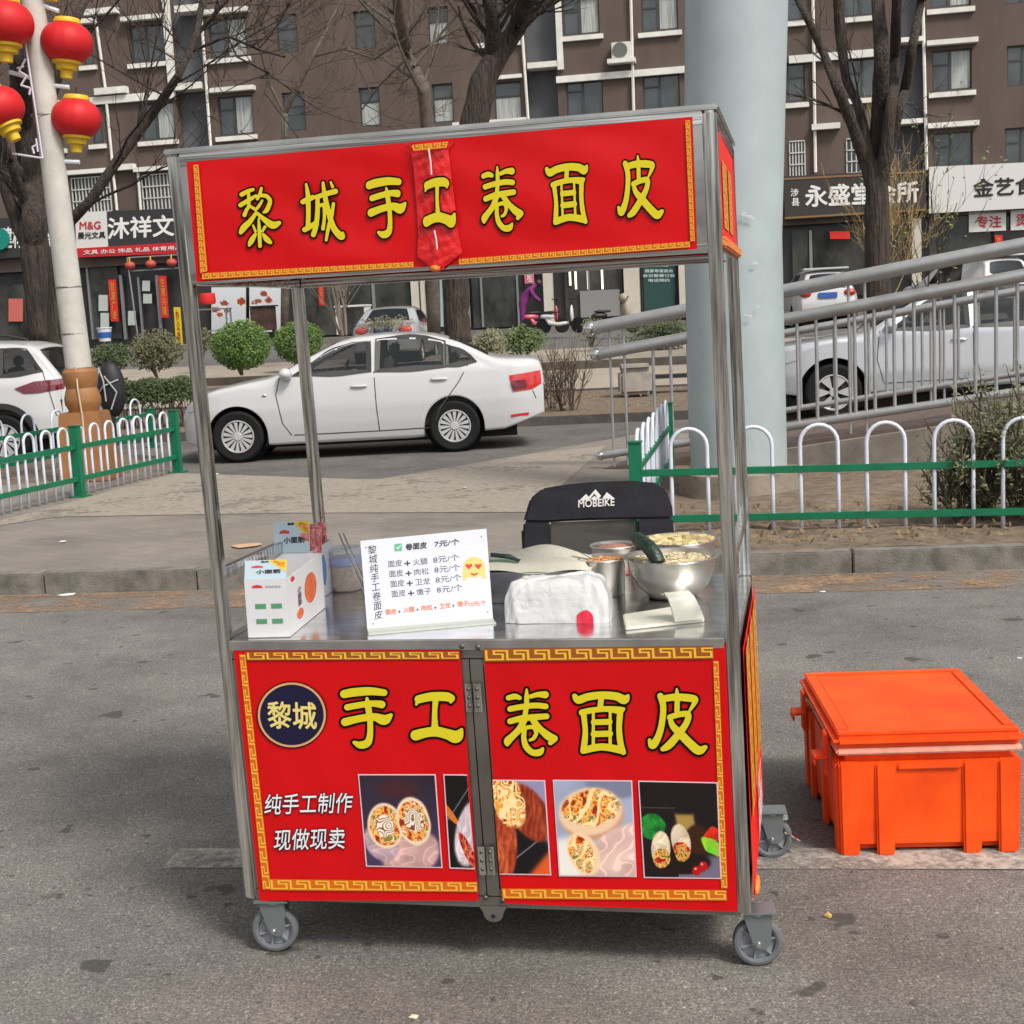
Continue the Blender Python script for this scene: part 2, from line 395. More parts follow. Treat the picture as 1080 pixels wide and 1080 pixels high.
vs=[a,b_,c,d_]; lo=[Vector((p.x,p.y,.0)) for p in vs]; mb.add(vs+lo,[(0,1,2,3),(3,2,6,7),(0,3,7,4),(1,0,4,5)])
tag(mb.build('ramp_kerb_wall',mat('ramp_concrete',(.20,.175,.148),.9,var=.3,vs=5,detail=8)),'low concrete edge wall along the foot of the rising ramp','wall')
# far side: kerb, dirt bed, walk, low wall, plaza, service road, terrace
S_=.08
def FY(Yp,x): return Yp-S_*x
def strip(name,Y0,z0,Y1,z1,m,x0=-45,x1=45,dz=0):
    mb=MB(); mb.quad((x0,FY(Y0,x0),z0),(x1,FY(Y0,x1),z0),(x1,FY(Y1,x1),z1),(x0,FY(Y1,x0),z1)); return tag(mb.build(name,m),kind='structure')
strip('far_kerb',20.9,-.05,20.9,.12,M_dark); strip('far_kerb_top',20.9,.12,21.05,.12,M_dark)
strip('far_bed',21.05,.12,26.1,.2,M_dirt)
strip('bed_kerb',26.1,.2,26.1,.24,M_dark); strip('walkway',26.1,.24,30,.45,M_plaza)
strip('plaza',30.2,.61,36,.75,M_plaza)
strip('service_road',36,.75,47,1.02,mat('service_asphalt',(.12,.115,.11),.9,var=.15,vs=2))
mb=MB()
for i in range(30):
    x0=-42+i*2.9; 
    mb.add([(x0,FY(30,x0),.4),(x0+2.86,FY(30,x0+2.86),.4),(x0+2.86,FY(30,x0+2.86),.62),(x0,FY(30,x0),.62),(x0,FY(30.22,x0),.62),(x0+2.86,FY(30.22,x0+2.86),.62)],[(0,1,2,3),(3,2,5,4)])
tag(mb.build('low_wall',mat('brown_stone',(.085,.07,.058),.9,var=.3,vs=5)),'low brown stone wall edging the raised plaza','wall')
# ---------------------------------------------------------------- facade plane
YF=52.0; BETA=-.2
ft=Vector((math.cos(BETA),math.sin(BETA),0)); fn=Vector((math.sin(BETA),-math.cos(BETA),0))  # fn faces the street
FO=Vector((0,YF,0))
def fp(u,z,off=0): return FO+ft*u+fn*off+Vector((0,0,z))
def F(px,py,off=0):
    p=plane_hit(px,py,FO+fn*off,fn); return ((p-FO).dot(ft),p.z)
def SF(px,py,off):       # printing on the facade plane at distance off
    p=plane_hit(px,py,FO+fn*off,fn); return p
def frect(x0,y0,x1,y1,off=0):
    xc,yc=(x0+x1)/2,(y0+y1)/2
    return F(x0,yc,off)[0],F(x1,yc,off)[0],F(xc,y1,off)[1],F(xc,y0,off)[1]
def fbox(mb,u0,u1,z0,z1,o0,o1):
    p=[fp(u,z,o) for z in (z0,z1) for o in (o1,o0) for u in (u0,u1)]
    return mb.add(p,[(0,2,3,1),(4,5,7,6),(0,1,5,4),(2,6,7,3),(0,4,6,2),(1,3,7,5)])
def wall_holes(mb,u0,u1,z0,z1,holes,off=0,depth=.18):
    us=sorted({u0,u1,*[h[0] for h in holes],*[h[1] for h in holes]}); zs=sorted({z0,z1,*[h[2] for h in holes],*[h[3] for h in holes]})
    us=[u for u in us if u0<=u<=u1]; zs=[z for z in zs if z0<=z<=z1]
    for i in range(len(us)-1):
        for j in range(len(zs)-1):
            uc,zc_=(us[i]+us[i+1])/2,(zs[j]+zs[j+1])/2
            if any(h[0]<uc<h[1] and h[2]<zc_<h[3] for h in holes): continue
            mb.quad(fp(us[i],zs[j],off),fp(us[i+1],zs[j],off),fp(us[i+1],zs[j+1],off),fp(us[i],zs[j+1],off))
    for a,b_,c,d_ in holes:
        for (p,q,r_,s) in (((a,c),(b_,c),0,0),((b_,c),(b_,d_),0,0),((b_,d_),(a,d_),0,0),((a,d_),(a,c),0,0)):
            mb.quad(fp(*p,off),fp(*q,off),fp(*q,off-depth),fp(*p,off-depth))
M_brown=mat('brown_render',(.10,.072,.060),.9,var=.2,vs=.7,bump=.1,bs=6,stretch=(1,1,.35),detail=8)
M_grey=mat('grey_render',(.115,.12,.135),.9,var=.14,vs=.6)
M_wht=mat('white_trim',(.66,.65,.61),.8,var=.12,vs=2)
M_glass=mat('window_glass',(.045,.057,.062),.08,spec=.9,var=.5,vs=.5)
M_glassc=mat('window_curtain',(.33,.35,.34),.25,var=.35,vs=3,stretch=(6,6,.3))
M_wf=mat('window_frame',(.045,.045,.048),.5)
Bd=thing('apartment_building','long brown rendered apartment block with white window sills above the shops','building',fp(0,1.2),BETA)
# window rectangles traced on the photograph: x0,y0,x1,y1,lintel,sill,curtain
WIN=[(137,26,173,65,1,1,0),(148,108,184,147,0,1,1),(220,19,260,60,1,1,1),(230,101,267,142,1,1,1),(291,15,314,56,0,0,0),(298,97,322,138,0,0,0),
 (86,30,98,68,1,1,0),(96,110,108,151,0,1,0),(451,7,473,47,0,0,1),(456,88,478,129,0,0,1),(506,3,545,43,0,1,0),(521,86,550,127,0,1,1),
 (593,-4,632,36,0,1,1),(597,81,636,122,0,0,0),(676,-8,715,32,0,1,1),(678,76,717,115,0,0,0),
 (830,66,849,107,0,1,0),(829,-20,847,21,0,1,0),(890,-25,929,16,0,1,0),(893,61,930,102,0,1,0),(983,52,1025,95,1,1,1),(981,-33,1024,7,0,1,1),(984,139,1026,176,1,0,0),
 (1062,47,1100,90,0,0,0),(1060,134,1100,172,0,0,0),(1060,-40,1100,3,0,0,0),
 (373,11,396,51,0,0,0),(379,92,401,133,0,0,1),(742,-12,770,28,0,1,0),(745,72,775,112,0,0,0),
 (241,184,276,223,1,1,0),(306,181,328,221,0,0,0),(463,171,484,211,0,0,0),(536,169,566,208,1,1,0),(603,165,641,204,1,1,0),(682,160,720,199,1,1,0),
 (20,36,56,76,1,1,0),(30,117,66,157,1,1,0)]
BAR=[(77,187,117,224),(151,184,182,221),(833,149,849,186),(893,146,918,182)]
uL=F(-260,180)[0]; uR=F(1340,150)[0]; zB=F(540,255)[1]; zB=4.3
greys=[(183,216),(555,588),(945,976)]
holes=[];hw_=[]
for wv in WIN:
    h=frect(*wv[:4]); holes.append(h)
bars=[frect(*b_) for b_ in BAR]; 
gz=[]
for a,b_ in greys:
    ua=F(a,90)[0];ub=F(b_,90)[0]; gz.append((ua,ub))
mb=MB(); segs=[]; cur=uL
for ua,ub in sorted(gz): segs.append((cur,ua)); cur=ub
segs.append((cur,uR))
for s0,s1 in segs:
    wall_holes(mb,s0,s1,zB,17,[h for h in holes+bars if s0<(h[0]+h[1])/2<s1])
    mb.quad(fp(s0,zB,0),fp(s0,zB,-.8),fp(s0,17,-.8),fp(s0,17,0)); mb.quad(fp(s1,zB,0),fp(s1,zB,-.8),fp(s1,17,-.8),fp(s1,17,0))
mb.build('wall',M_brown,Bd,world=True)
for ua,ub in gz: mb=MB(); mb.quad(fp(ua,zB,-.55),fp(ub,zB,-.55),fp(ub,17,-.55),fp(ua,17,-.55)); mb.build('stairwell_wall',M_grey,Bd,world=True)
mb=MB(); fbox(mb,uL,uR,.2,17,-14,-.9); mb.build('core',M_brown,Bd,world=True)
rg=random.Random(5)
for wv,h in zip(WIN,holes):
    u0,u1,z0,z1=h; wf=MB(); fw=.055
    fbox(wf,u0,u1,z0,z0+fw,-.16,-.1); fbox(wf,u0,u1,z1-fw,z1,-.16,-.1)
    fbox(wf,u0,u0+fw,z0+fw,z1-fw,-.16,-.1); fbox(wf,u1-fw,u1,z0+fw,z1-fw,-.16,-.1)
    wide=(u1-u0)>1; um=u0+(u1-u0)*(.45 if wide else .5)
    if wide: fbox(wf,um-.04,um+.04,z0+fw,z1-fw,-.155,-.095); fbox(wf,u0+fw,um-.04,z1-.5,z1-.44,-.155,-.1)
    else: fbox(wf,u0+fw,u1-fw,z1-.52,z1-.46,-.155,-.1)
    fo=wf.build('window',M_wf,Bd,world=True)
    pn=MB(); pn.quad(fp(u0,z0,-.14),fp(u1,z0,-.14),fp(u1,z1,-.14),fp(u0,z1,-.14)); pn.build('pane',M_glass,fo,world=True)
    if wv[6] and wide:
        c=MB(); a=um+.06; fbox(c,a,u1-fw,z0+fw,z1-fw,-.139,-.132); c.build('curtain',M_glassc,fo,world=True)
    elif wv[6]:
        c=MB(); fbox(c,u0+fw,u1-fw,z0+fw,z0+(z1-z0)*.6,-.139,-.132); c.build('curtain',M_glassc,fo,world=True)
    if wv[5]: s=MB(); fbox(s,u0-.12,u1+.12,z0-.22,z0-.06,.0,.14); s.build('sill',M_wht,fo,world=True)
    if wv[4]: s=MB(); fbox(s,u0-.18,u1+.18,z1+.14,z1+.30,.0,.3); s.build('lintel',M_wht,fo,world=True)
for h in bars:
    u0,u1,z0,z1=h; c=MB(); n=max(5,int((u1-u0)/.14))
    for i in range(n+1): 
        u=u0+(u1-u0)*i/n; fbox(c,u-.02,u+.02,z0,z1,.0,.05)
    for k in range(4): z=z0+(z1-z0)*k/3; fbox(c,u0,u1,z-.02,z+.02,.052,.08)
    g_=c.build('window_grille',mat('grille_paint',(.5,.5,.48),.5),Bd,world=True)
    c=MB(); c.quad(fp(u0,z0,-.14),fp(u1,z0,-.14),fp(u1,z1,-.14),fp(u0,z1,-.14)); c.build('pane',M_glass,g_,world=True)
    if u0<0: c=MB(); fbox(c,u0-.2,u1+.2,z1+.12,z1+.28,0,.3); c.build('lintel',M_wht,g_,world=True)
# white frames, ledges, pipes
tr=MB()
def trim(x0,y0,x1,y1,o=.12): m=MB(); u0,u1,z0,z1=frect(x0,y0,x1,y1); fbox(m,u0,u1,z0,z1,0,o); m.build('white_ledge',M_wht,Bd,world=True)
trim(586,-60,592,74,.16); trim(587,75,742,82,.16)
trim(174,-40,181,95,.16); trim(88,100,186,108,.17); trim(103,93,136,100,.3); trim(92,10,126,16,.3)
trim(832,56,921,64,.16); trim(118,174,144,180,.3); trim(856,131,886,137,.3)
trim(478,127,556,131,.17); trim(506,80,551,84,.15)
for (x,y,x2,y2) in ((186,6,214,13),(184,88,214,95),(557,66,588,72),(945,40,973,45),(945,126,973,131)):
    m_=MB(); u0,u1,z0,z1=frect(x,y,x2,y2); fbox(m_,u0,u1,z0,z1,-.5,.2); m_.build('landing_ledge',M_wht,Bd,world=True)
for (xa,ya,xb,yb) in ((101,10,113,95),(114,110,125,222),(211,-20,224,160),(551,30,558,130),(665,-30,669,130),(972,-40,977,180),(857,-20,860,182),(147,182,150,222)):
    pm=MB(); a=F(xa,ya);b_=F(xb,yb); pm.tube([fp(a[0],a[1],.12),fp(a[0]*.02+b_[0]*.98,b_[1],.12)],.055,6)
    pm.build('drainpipe',M_wht,Bd,world=True)
# air conditioner
ac=thing('air_conditioner','white air conditioner unit on a ledge high on the brown facade','air conditioner',fp(F(656,64)[0],F(656,64)[1],.2),BETA)
u0,u1,z0,z1=frect(646,46,666,63); m_=MB(); fbox(m_,u0,u1,z0,z1,.02,.35); m_.build('housing',mat('ac_white',(.6,.6,.56),.5),ac,world=True,bevel=.02)
m_=MB(); m_.lathe([(.26,0),(.26,.03),(.2,.03)],fp(u0+.3,(z0+z1)/2,.352),20,Matrix.Rotation(BETA,4,'Z')@Matrix.Rotation(R(90),4,'X')); m_.build('fan_grille',mat('ac_dark',(.12,.12,.12),.5),ac,world=True)
m_=MB(); fbox(m_,u0-.15,u1+.15,z0-.16,z0-.01,.002,.45); m_.build('bracket',M_wht,ac,world=True)
# ---------------------------------------------------------------- shopfronts (parts of the building)
M_shopdark=mat('shop_dark',(.028,.027,.028),.35,var=.4,vs=.6)
M_sglass=mat('shop_glass',(.014,.017,.017),.06,spec=.5,var=.6,vs=1.1,c2=(.075,.075,.068),detail=6,stretch=(1,1,.6))
M_beige=mat('beige_tile',(.52,.48,.41),.6,var=.08,vs=2)
m_=MB(); fbox(m_,uL,uR,.9,zB,-.85,-.35); m_.build('shop_interior_wall',M_shopdark,Bd,world=True)
def part(name,m,x0,y0,x1,y1,o0,o1,parent=Bd):
    q=MB(); u0,u1,z0,z1=frect(x0,y0,x1,y1,o1); fbox(q,u0,u1,max(z0,.95),z1,o0,o1); return q.build(name,m,parent,world=True)
M_steelf=mat('shop_steel_frame',(.3,.31,.32),.35,metal=.6)
for (x0,y0,x1,y1) in ((434,286,442,352),(444,285,447,352),(573,270,582,340),(658,268,674,332),(716,262,736,332),(962,230,972,330)): part('shop_pillar',M_beige,x0,y0,x1,y1,-.3,.06)
for (x0,y0,x1,y1) in ((315,295,433,352),(498,280,552,345),(596,270,656,338),(676,268,714,330),(836,243,853,312),(858,243,915,312),(980,228,1045,318),(-10,300,45,360),(60,300,80,352),(94,272,126,358),(1048,228,1090,318)):
    g_=part('shop_glass_front',M_sglass,x0,y0,x1,y1,-.34,-.2)
for (x0,y0,x1,y1) in ((393,297,396,350),(490,280,495,345),(507,285,509,345),(545,280,547,345),(620,275,622,336),(854,243,857,312),(915,243,917,312),(93,270,95,358),(128,290,131,358),(166,290,169,356),(147,292,149,357)):
    part('shop_mullion',M_steelf,x0,y0,x1,y1,-.2,-.12)
part('blue_panel',mat('pale_blue_panel',(.30,.42,.44),.5),452,292,466,345,-.3,-.1)
for x in (600,606,619,634): part('light_strip',mat('lamp_strip',(.9,.86,.7),.4,emit=1.2),x,277,x+1.8,305 if x!=600 else 301,-.19,-.14)
part('grey_plinth',mat('grey_plinth',(.22,.22,.22),.6),612,306,654,334,-.19,-.1)
m_=MB(); fbox(m_,uL,uR,.1,1.2,-.2,1.6); m_.build('terrace',mat('terrace_stone',(.17,.155,.14),.85,var=.2,vs=2),Bd,world=True)
# steps up to the left shop
m_=MB()
for i in range(3): 
    u0=F(88,370)[0];u1=F(320,360)[0]; fbox(m_,u0,u1,.3,1.2-.25*i-.12,1.6+.35*i,1.95+.35*i)
m_.build('steps',mat('step_stone',(.14,.13,.12),.85,var=.2,vs=2),Bd,world=True)
# ---------------------------------------------------------------- signs
def sign(name,label,cat,x0,y0,x1,y1,m,o0=.05,o1=.3,group=None,q=None):
    off=o1; q=q or rect(x0,y0,x1,y1)
    a=[SF(x,y,o1) for x,y in q]
    t_=thing(name,label,cat,a[3],BETA,group)
    mb=MB(); mb.slab(*a,-fn*(o1-o0)); mb.build('panel',m,t_,world=True); return t_
def wtext(parent,s,q,m,off,bold=.02,name='lettering'):
    mb=MB(); text(mb,SF,s,q,off,bold); return mb.build(name,m,parent,world=True)
def tl(x0,y0,x1,y1,sk=-.035):  # text box skewed like the facade
    d=(x1-x0)*sk; return ((x0,y0),(x1,y0+d),(x1,y1+d),(x0,y1))
M_sgn=mat('sign_charcoal',(.028,.028,.031),.45); M_w=mat('letter_white',(.72,.72,.7),.5); M_redp=mat('sign_red',(.5,.012,.02),.5)
M_sw=mat('sign_white',(.62,.61,.6),.5); M_blk=mat('letter_black',(.015,.012,.012),.5); M_redl=mat('letter_red',(.45,.02,.02),.5)
t1=sign('shop_sign','charcoal stationery shop sign with white characters over a red strip','shop sign',0,0,0,0,M_sgn,q=((112,223),(215,218),(218,265),(114,270)))
m_=MB(); m_.slab(*[SF(x,y,.34) for x,y in ((79,225),(112,223),(114,270),(81,271))],-fn*.2); m_.build('white_panel',M_sw,t1,world=True)
m_=MB(); m_.slab(*[SF(x,y,.37) for x,y in ((80,262),(217,254),(218,266),(81,271.5))],-fn*.06); m_.build('red_strip',M_redp,t1,world=True)
wtext(t1,'沐祥文化',tl(114,230,207,252,-.05),M_w,.31,.03)
wtext(t1,'文具 办公 饰品 礼品 体育用品 15935',tl(88,264,214,268.5,-.05),M_w,.385,.02)
wtext(t1,'M&G',tl(84,234,106,242,-.03),M_redl,.35,.03); wtext(t1,'晨光文具',tl(82,245,111,252,-.03),M_blk,.35,.03)
t2=sign('shop_sign','dark sign with white characters half hidden behind the left trunk','shop sign',0,0,0,0,M_sgn,q=((-30,232),(62,227),(64,268),(-28,275)))
wtext(t2,'建材',tl(2,240,24,262,-.05),M_w,.31,.03); wtext(t2,'祥',tl(44,246,56,260,-.05),M_w,.31,.02)
m_=MB(); m_.lathe([(0,0),(.42,0),(.42,.08),(0,.08)],SF(0,252,.42),24,Matrix.Rotation(BETA,4,'Z')@Matrix.Rotation(R(90),4,'X')); m_.build('round_emblem',mat('teal',(.0,.2,.16),.5),t2,world=True)
t3=sign('shop_sign','dark brown clinic sign with five white characters behind the right trunk','shop sign',0,0,0,0,mat('sign_brown',(.035,.027,.025),.5),q=((826,186),(976,178),(977,222),(828,232)))
m_=MB()
for qd in (((826,188),(976,180),(976,182),(826,190)),((828,229),(977,220),(977,222),(828,231))): m_.slab(*[SF(x,y,.32) for x,y in qd],-fn*.05)
m_.build('gilt_edge',mat('gilt',(.22,.12,.05),.5),t3,world=True)
wtext(t3,'永盛堂会所',((849,196),(968,191),(969,213),(850,218)),M_w,.31,.035); wtext(t3,'涉',rect(834,199,842,207),M_w,.31); wtext(t3,'县',rect(835,209,843,217),M_w,.31)
t4=sign('shop_sign','white shop sign with dark characters at the right edge','shop sign',0,0,0,0,M_sw,q=((980,176),(1130,169),(1131,217),(980,225)))
wtext(t4,'金艺食',((1027,189),(1092,186),(1092,204),(1027,208)),M_blk,.31,.03); 
t5=sign('shop_sign','small white sign with two red characters below the large white sign','shop sign',0,0,0,0,M_sw,o0=-.1,o1=.0,q=((1022,224),(1061,222),(1061,243),(1022,245)))
wtext(t5,'专注',tl(1030,228,1056,240,-.02),M_redl,.01,.03)
t6=sign('shop_sign','small white sign with red characters cut by the right edge','shop sign',0,0,0,0,M_sw,o0=-.1,o1=.0,q=((1066,222),(1110,220),(1110,241),(1066,243)))
wtext(t6,'烫染',tl(1072,226,1098,238,-.02),M_redl,.01,.03)
# door couplets and banners
M_cpl=mat('couplet_red',(.62,.02,.015),.6); M_gold=mat('gold_letter',(.6,.35,.05),.5)
def couplet(label,x0,y0,x1,y1,s,m=M_cpl,ml=M_gold,cat='banner',group=None,off=.02,name='couplet_banner'):
    dx=(y1-y0)*.07
    q=((x0,y0),(x1,y0),(x1+dx,y1),(x0+dx,y1)); a=[SF(x,y,off) for x,y in q]
    t_=thing(name,label,cat,a[3],BETA,group); mb=MB(); mb.slab(*a,-fn*.02); mb.build('paper',m,t_,world=True)
    if s:
        w_=(x1-x0)*.25; h=(y1-y0)*.06
        q2=((x0+w_,y0+h),(x1-w_,y0+h),(x1-w_+dx,y1-h),(x0+w_+dx,y1-h)); wtext(t_,'\n'.join(s),q2,ml,off+.012,.01)
    return t_
couplet('red couplet strip left of the stationery shop door',114,295,122,339,'财源广进')
couplet('red couplet strip right of the stationery shop door',167,291,175,335,'生意兴隆')
couplet('yellow vertical banner standing beside the stationery shop steps',183,324,190,374,'办公用品',mat('banner_yellow',(.62,.45,.01),.6),M_redl,off=1.2)
couplet('short narrow red strip on the dark door under the cart banner',335,293,340,322,'出入平安')
couplet('red vertical strip beside the small red-lettered sign',1049,248,1057,285,'欢迎光临')
couplet('pink notice strip hanging in the middle shop window',552,276,562,299,'招租',mat('pink_paper',(.6,.12,.2),.6),M_w)
couplet('red sheet taped over the grey shutters of the clinic',875,244,896,252,'',M_cpl)
m_=MB(); 
tW=sign('wall_notice','white lettered notice on the dark window between two beige pillars','notice',0,0,0,0,mat('notice_teal',(.02,.06,.055),.4),o0=-.19,o1=-.15,q=((678,270),(712,268),(712,326),(680,328)))
for i,(y,ww) in enumerate(((278,10),(284,15),(289,17),(294,11))): wtext(tW,['承接各种宴会','婚宴寿宴商务','会议聚餐订做','电话预约'][i],rect(695-ww,y,695+ww,y+3.4),mat('letter_cyan',(.5,.62,.6),.5),-.14,.02)
# food posters on the stall window
def foodposter(label,x0,y0,x1,y1,seed):
    q=rect(x0,y0,x1,y1); a=[SF(x,y,-.05) for x,y in q]; t_=thing('food_poster',label,'poster',a[3],BETA)
    mb=MB(); mb.slab(*a,-fn*.05); mb.build('backing',M_sw,t_,world=True); rs=np.random.RandomState(seed)
    def f(U,V):
        c=np.ones(U.shape+(3,))*np.array([.80,.82,.84])-.1*V[...,None]
        for k in range(5):
            cx,cy,rx,ry=rs.rand()*.8+.1,rs.rand()*.5+.15,.1+.1*rs.rand(),.05+.05*rs.rand(); d=((U-cx)/rx)**2+((V-cy)/ry)**2
            c[d<1.0]=(.85,.85,.83); c[d<.7]=np.array([.5,.22,.12])+.1*rs.rand(3)
        return c
    o=pic(lambda x,y,o:ROOTM[t_.name].inverted()@SF(x,y,-.045),q,f,26,34,'print',MATS.get('print') or colmat('print',.4),t_)
foodposter('left white food poster with dishes behind the red pot stand',223,303,259,352,1)
foodposter('right white food poster with dishes beside the dark doorway',263,302,297,350,2)
# ================================================================ TREES
M_bark=mat('bark_dark',(.048,.036,.029),.95,var=.65,vs=4,bump=1,bs=8,stretch=(3.2,3.2,.5),detail=8,bd=.09)
M_bark2=mat('bark_grey',(.10,.082,.066),.95,var=.35,vs=7,bump=.6,bs=20)
def branch(mb,p,d,L,r,depth,rg,spread=.55,upb=.12,seg=5,droop=0):
    pts=[p];rs=[r];q=Vector(p);dd=Vector(d).normalized()
    for i in range(seg):
        dd=(dd+Vector((rg.uniform(-1,1),rg.uniform(-1,1),rg.uniform(-1,1)))*.17+Vector((0,0,upb-droop))).normalized()
        q=q+dd*(L/seg); pts.append(q.copy()); rs.append(r*(1-.62*(i+1)/seg))
    mb.tube(pts,rs,6 if r>.03 else 3,caps=False)
    if depth<=0: return
    n=rg.randint(3,5) if depth>1 else rg.randint(3,5)
    for i in range(n):
        k=rg.randint(1,seg); base=pts[k]; dk=(pts[k]-pts[k-1]).normalized()
        v=Vector((rg.uniform(-1,1),rg.uniform(-1,1),rg.uniform(-.6,.9))); nd=(dk+v*spread*1.5).normalized()
        branch(mb,base,nd,L*rg.uniform(.45,.72),max(.006,rs[k]*rg.uniform(.4,.62)),depth-1,rg,spread,upb,seg,droop)
def tree(label,Y,trunk,limbs,seed,depth=3,mat_=None,group='bare street trees',base=None,extra=0,tw=1.0):
    """trunk/limbs: pixel polylines (x,y,width_px) at distance Y (limbs get their own depth offsets)"""
    rg=random.Random(seed); px=lambda a,dy=0:AY(a[0],a[1],Y+dy)
    sc_=Y/F_PX; b0=px(trunk[0]); t_=thing('street_tree',label,'tree',b0,0,group); m=mat_ or M_bark
    mb=MB(); P=[px(a) for a in trunk]; 
    # refine with wobble
    def ref(P,W,k=4):
        out=[];wr=[]
        for i in range(len(P)-1):
            for j in range(k):
                t=j/k; out.append(P[i].lerp(P[i+1],t)+Vector((rg.uniform(-1,1),rg.uniform(-1,1),0))*W[i]*.04); wr.append((W[i]*(1-t)+W[i+1]*t)*rg.uniform(.94,1.06)/1.0)
        out.append(P[-1]);wr.append(W[-1]); return out,wr
    o,w_=ref(P,[a[2]*sc_/2 for a in trunk]); mb.tube(o,w_,12); mb.build('trunk',m,t_,world=True,smooth=True)
    bm_=MB()
    for li,l in enumerate(limbs):
        k=len(l); dys=[(rg.uniform(-.6,.6)*i/ max(1,k-1))*(2.2 if i else 0) for i in range(k)]
        P=[px(a,d) for a,d in zip(l,dys)]; o,w_=ref(P,[a[2]*sc_/2 for a in l]); bm_.tube(o,w_,8,caps=False)
        for i in range(3,len(o)-1):
            if rg.random()<.6*tw:
                dk=(o[i+1]-o[i]).normalized(); v=Vector((rg.uniform(-1,1),rg.uniform(-.8,.8),rg.uniform(-.3,.8)))
                branch(bm_,o[i],(dk*.6+v).normalized(),rg.uniform(1.0,2.4),max(.012,w_[i]*.32),depth-1,rg,.6,.05)
    bm_.build('branches',m,t_,world=True,smooth=True); return t_
# left trunk behind the lamp post
tree('thick dark bare tree trunk between the lantern pole and the left edge',24,
 [(46,362,31),(42,310,30),(38,270,30),(34,235,26),(32,222,16)],[[(36,275,20),(24,240,21),(5,190,18),(-14,120,16),(-30,40,12)],[(38,270,22),(36,235,24),(34,190,24),(24,130,24),(20,60,20),(15,-30,16)],[(42,250,15),(28,215,12),(10,170,8)],[(34,160,16),(60,80,12),(80,20,9),(110,-40,7)]],3,group='bare street trees',tw=.7)
# branch tree left: trunk hidden behind the pole, long limb to the upper right
tree('bare tree behind the lantern pole with one long limb slanting right',22,
 [(66,400,26),(62,330,24),(62,270,20),(70,240,16)],[[(72,236,12),(95,212,10.5),(125,168,10),(160,122,9),(188,80,8),(208,35,7),(214,-5,6)],[(205,40,5),(232,8,4),(258,-20,3.5)],[(200,55,3.5),(240,38,3),(272,52,2.5),(300,60,2)],[(240,38,2),(250,60,2),(285,78,2.0),(272,118,1.2)]],9,depth=3,tw=1.0)
tree('thick dark bare tree rising behind the middle of the cart banner',27,
 [(484,362,28),(481,330,27),(482,285,27),(488,230,28),(494,175,30),(500,132,30),(510,85,27),(519,60,16)],[[(506,105,20),(518,65,18),(521,30,15),(516,0,14),(505,-40,12)],[(507,100,22),(524,62,21),(545,30,20),(556,0,20),(566,-40,17)],[(545,30,5),(562,12,4),(574,10,2)],[(522,50,8),(500,10,6),(470,-20,5)]],12,tw=1.0)
tree('slender grey bare tree left of the thick middle tree',31,
 [(458,352,14),(455,240,14),(451,135,14)],[[(451,135,14),(446,90,13),(430,60,12),(422,20,12),(417,-20,11)],[(424,30,4),(398,12,3),(372,-8,3)],[(436,70,3.5),(470,30,3),(500,-6,2.5)],[(428,40,3),(395,62,2.5),(365,52,2)],[(430,60,3),(402,88,2.2),(380,118,1.6)]],21,depth=4,mat_=M_bark2,tw=1.2)
tree('thick dark bare tree with four upright limbs in front of the clinic sign',27,
 [(927,345,28),(925,300,27),(925,240,25),(925,200,25),(925,178,20),(925,168,10)],[[(921,205,13),(912,168,14),(898,130,12),(884,95,11),(868,55,9),(852,20,8),(836,-12,7)],[(922,195,12),(916,160,12),(905,110,10),(892,85,9),(886,30,12),(883,-20,11)],[(925,200,22),(926,165,20),(928,110,18),(930,60,16),(926,0,14),(924,-30,12)],[(927,205,14),(934,165,15),(940,110,12),(944,60,11),(946,0,10),(948,-30,9)],[(928,200,12),(938,158,12),(948,115,11),(955,95,11),(962,50,10),(972,0,9),(978,-30,8)]],33,tw=.22)
tree('bare roadside tree crown reaching over the brown facade from outside the left',34,[(300,352,9),(303,200,8),(300,120,7)],[[(300,120,6),(330,60,4),(355,10,3),(370,-20,2)],[(300,120,4),(285,90,3),(268,30,2),(280,-10,2)],[(330,60,2.5),(368,50,2),(392,100,1.5)]],40,depth=3,mat_=M_bark2,tw=1.2)
# ---------------------------------------------------------------- shrubs
M_leafA=mat('leaf_box_green',(.062,.125,.026),.65,var=.6,vs=2.2,c2=(.115,.20,.035)); M_leafB=mat('leaf_olive',(.085,.095,.042),.7,var=.5,vs=2.2,c2=(.15,.14,.075))
M_leafD=mat('leaf_dark',(.042,.068,.025),.7,var=.5,vs=3,c2=(.085,.11,.04)); M_leafP=mat('leaf_pale',(.17,.17,.10),.7,var=.5,vs=3,c2=(.27,.25,.16)); M_leafS=mat('leaf_spring',(.10,.14,.05),.7,var=.5,vs=3)
M_twig=mat('twig_brown',(.10,.075,.055),.9,var=.3,vs=9); M_twigy=mat('twig_yellow',(.32,.23,.09),.9,var=.3,vs=9)
def leaf(mb,p,s,rg,fl=.5):
    a=Vector((rg.gauss(0,1),rg.gauss(0,1),rg.gauss(0,1))).normalized(); b_=a.orthogonal().normalized()*s*fl; a=a*s
    b=len(mb.v); mb.v+=[tuple(p-a),tuple(p+b_),tuple(p+a),tuple(p-b_)]; mb.f.append((b,b+1,b+2,b+3))
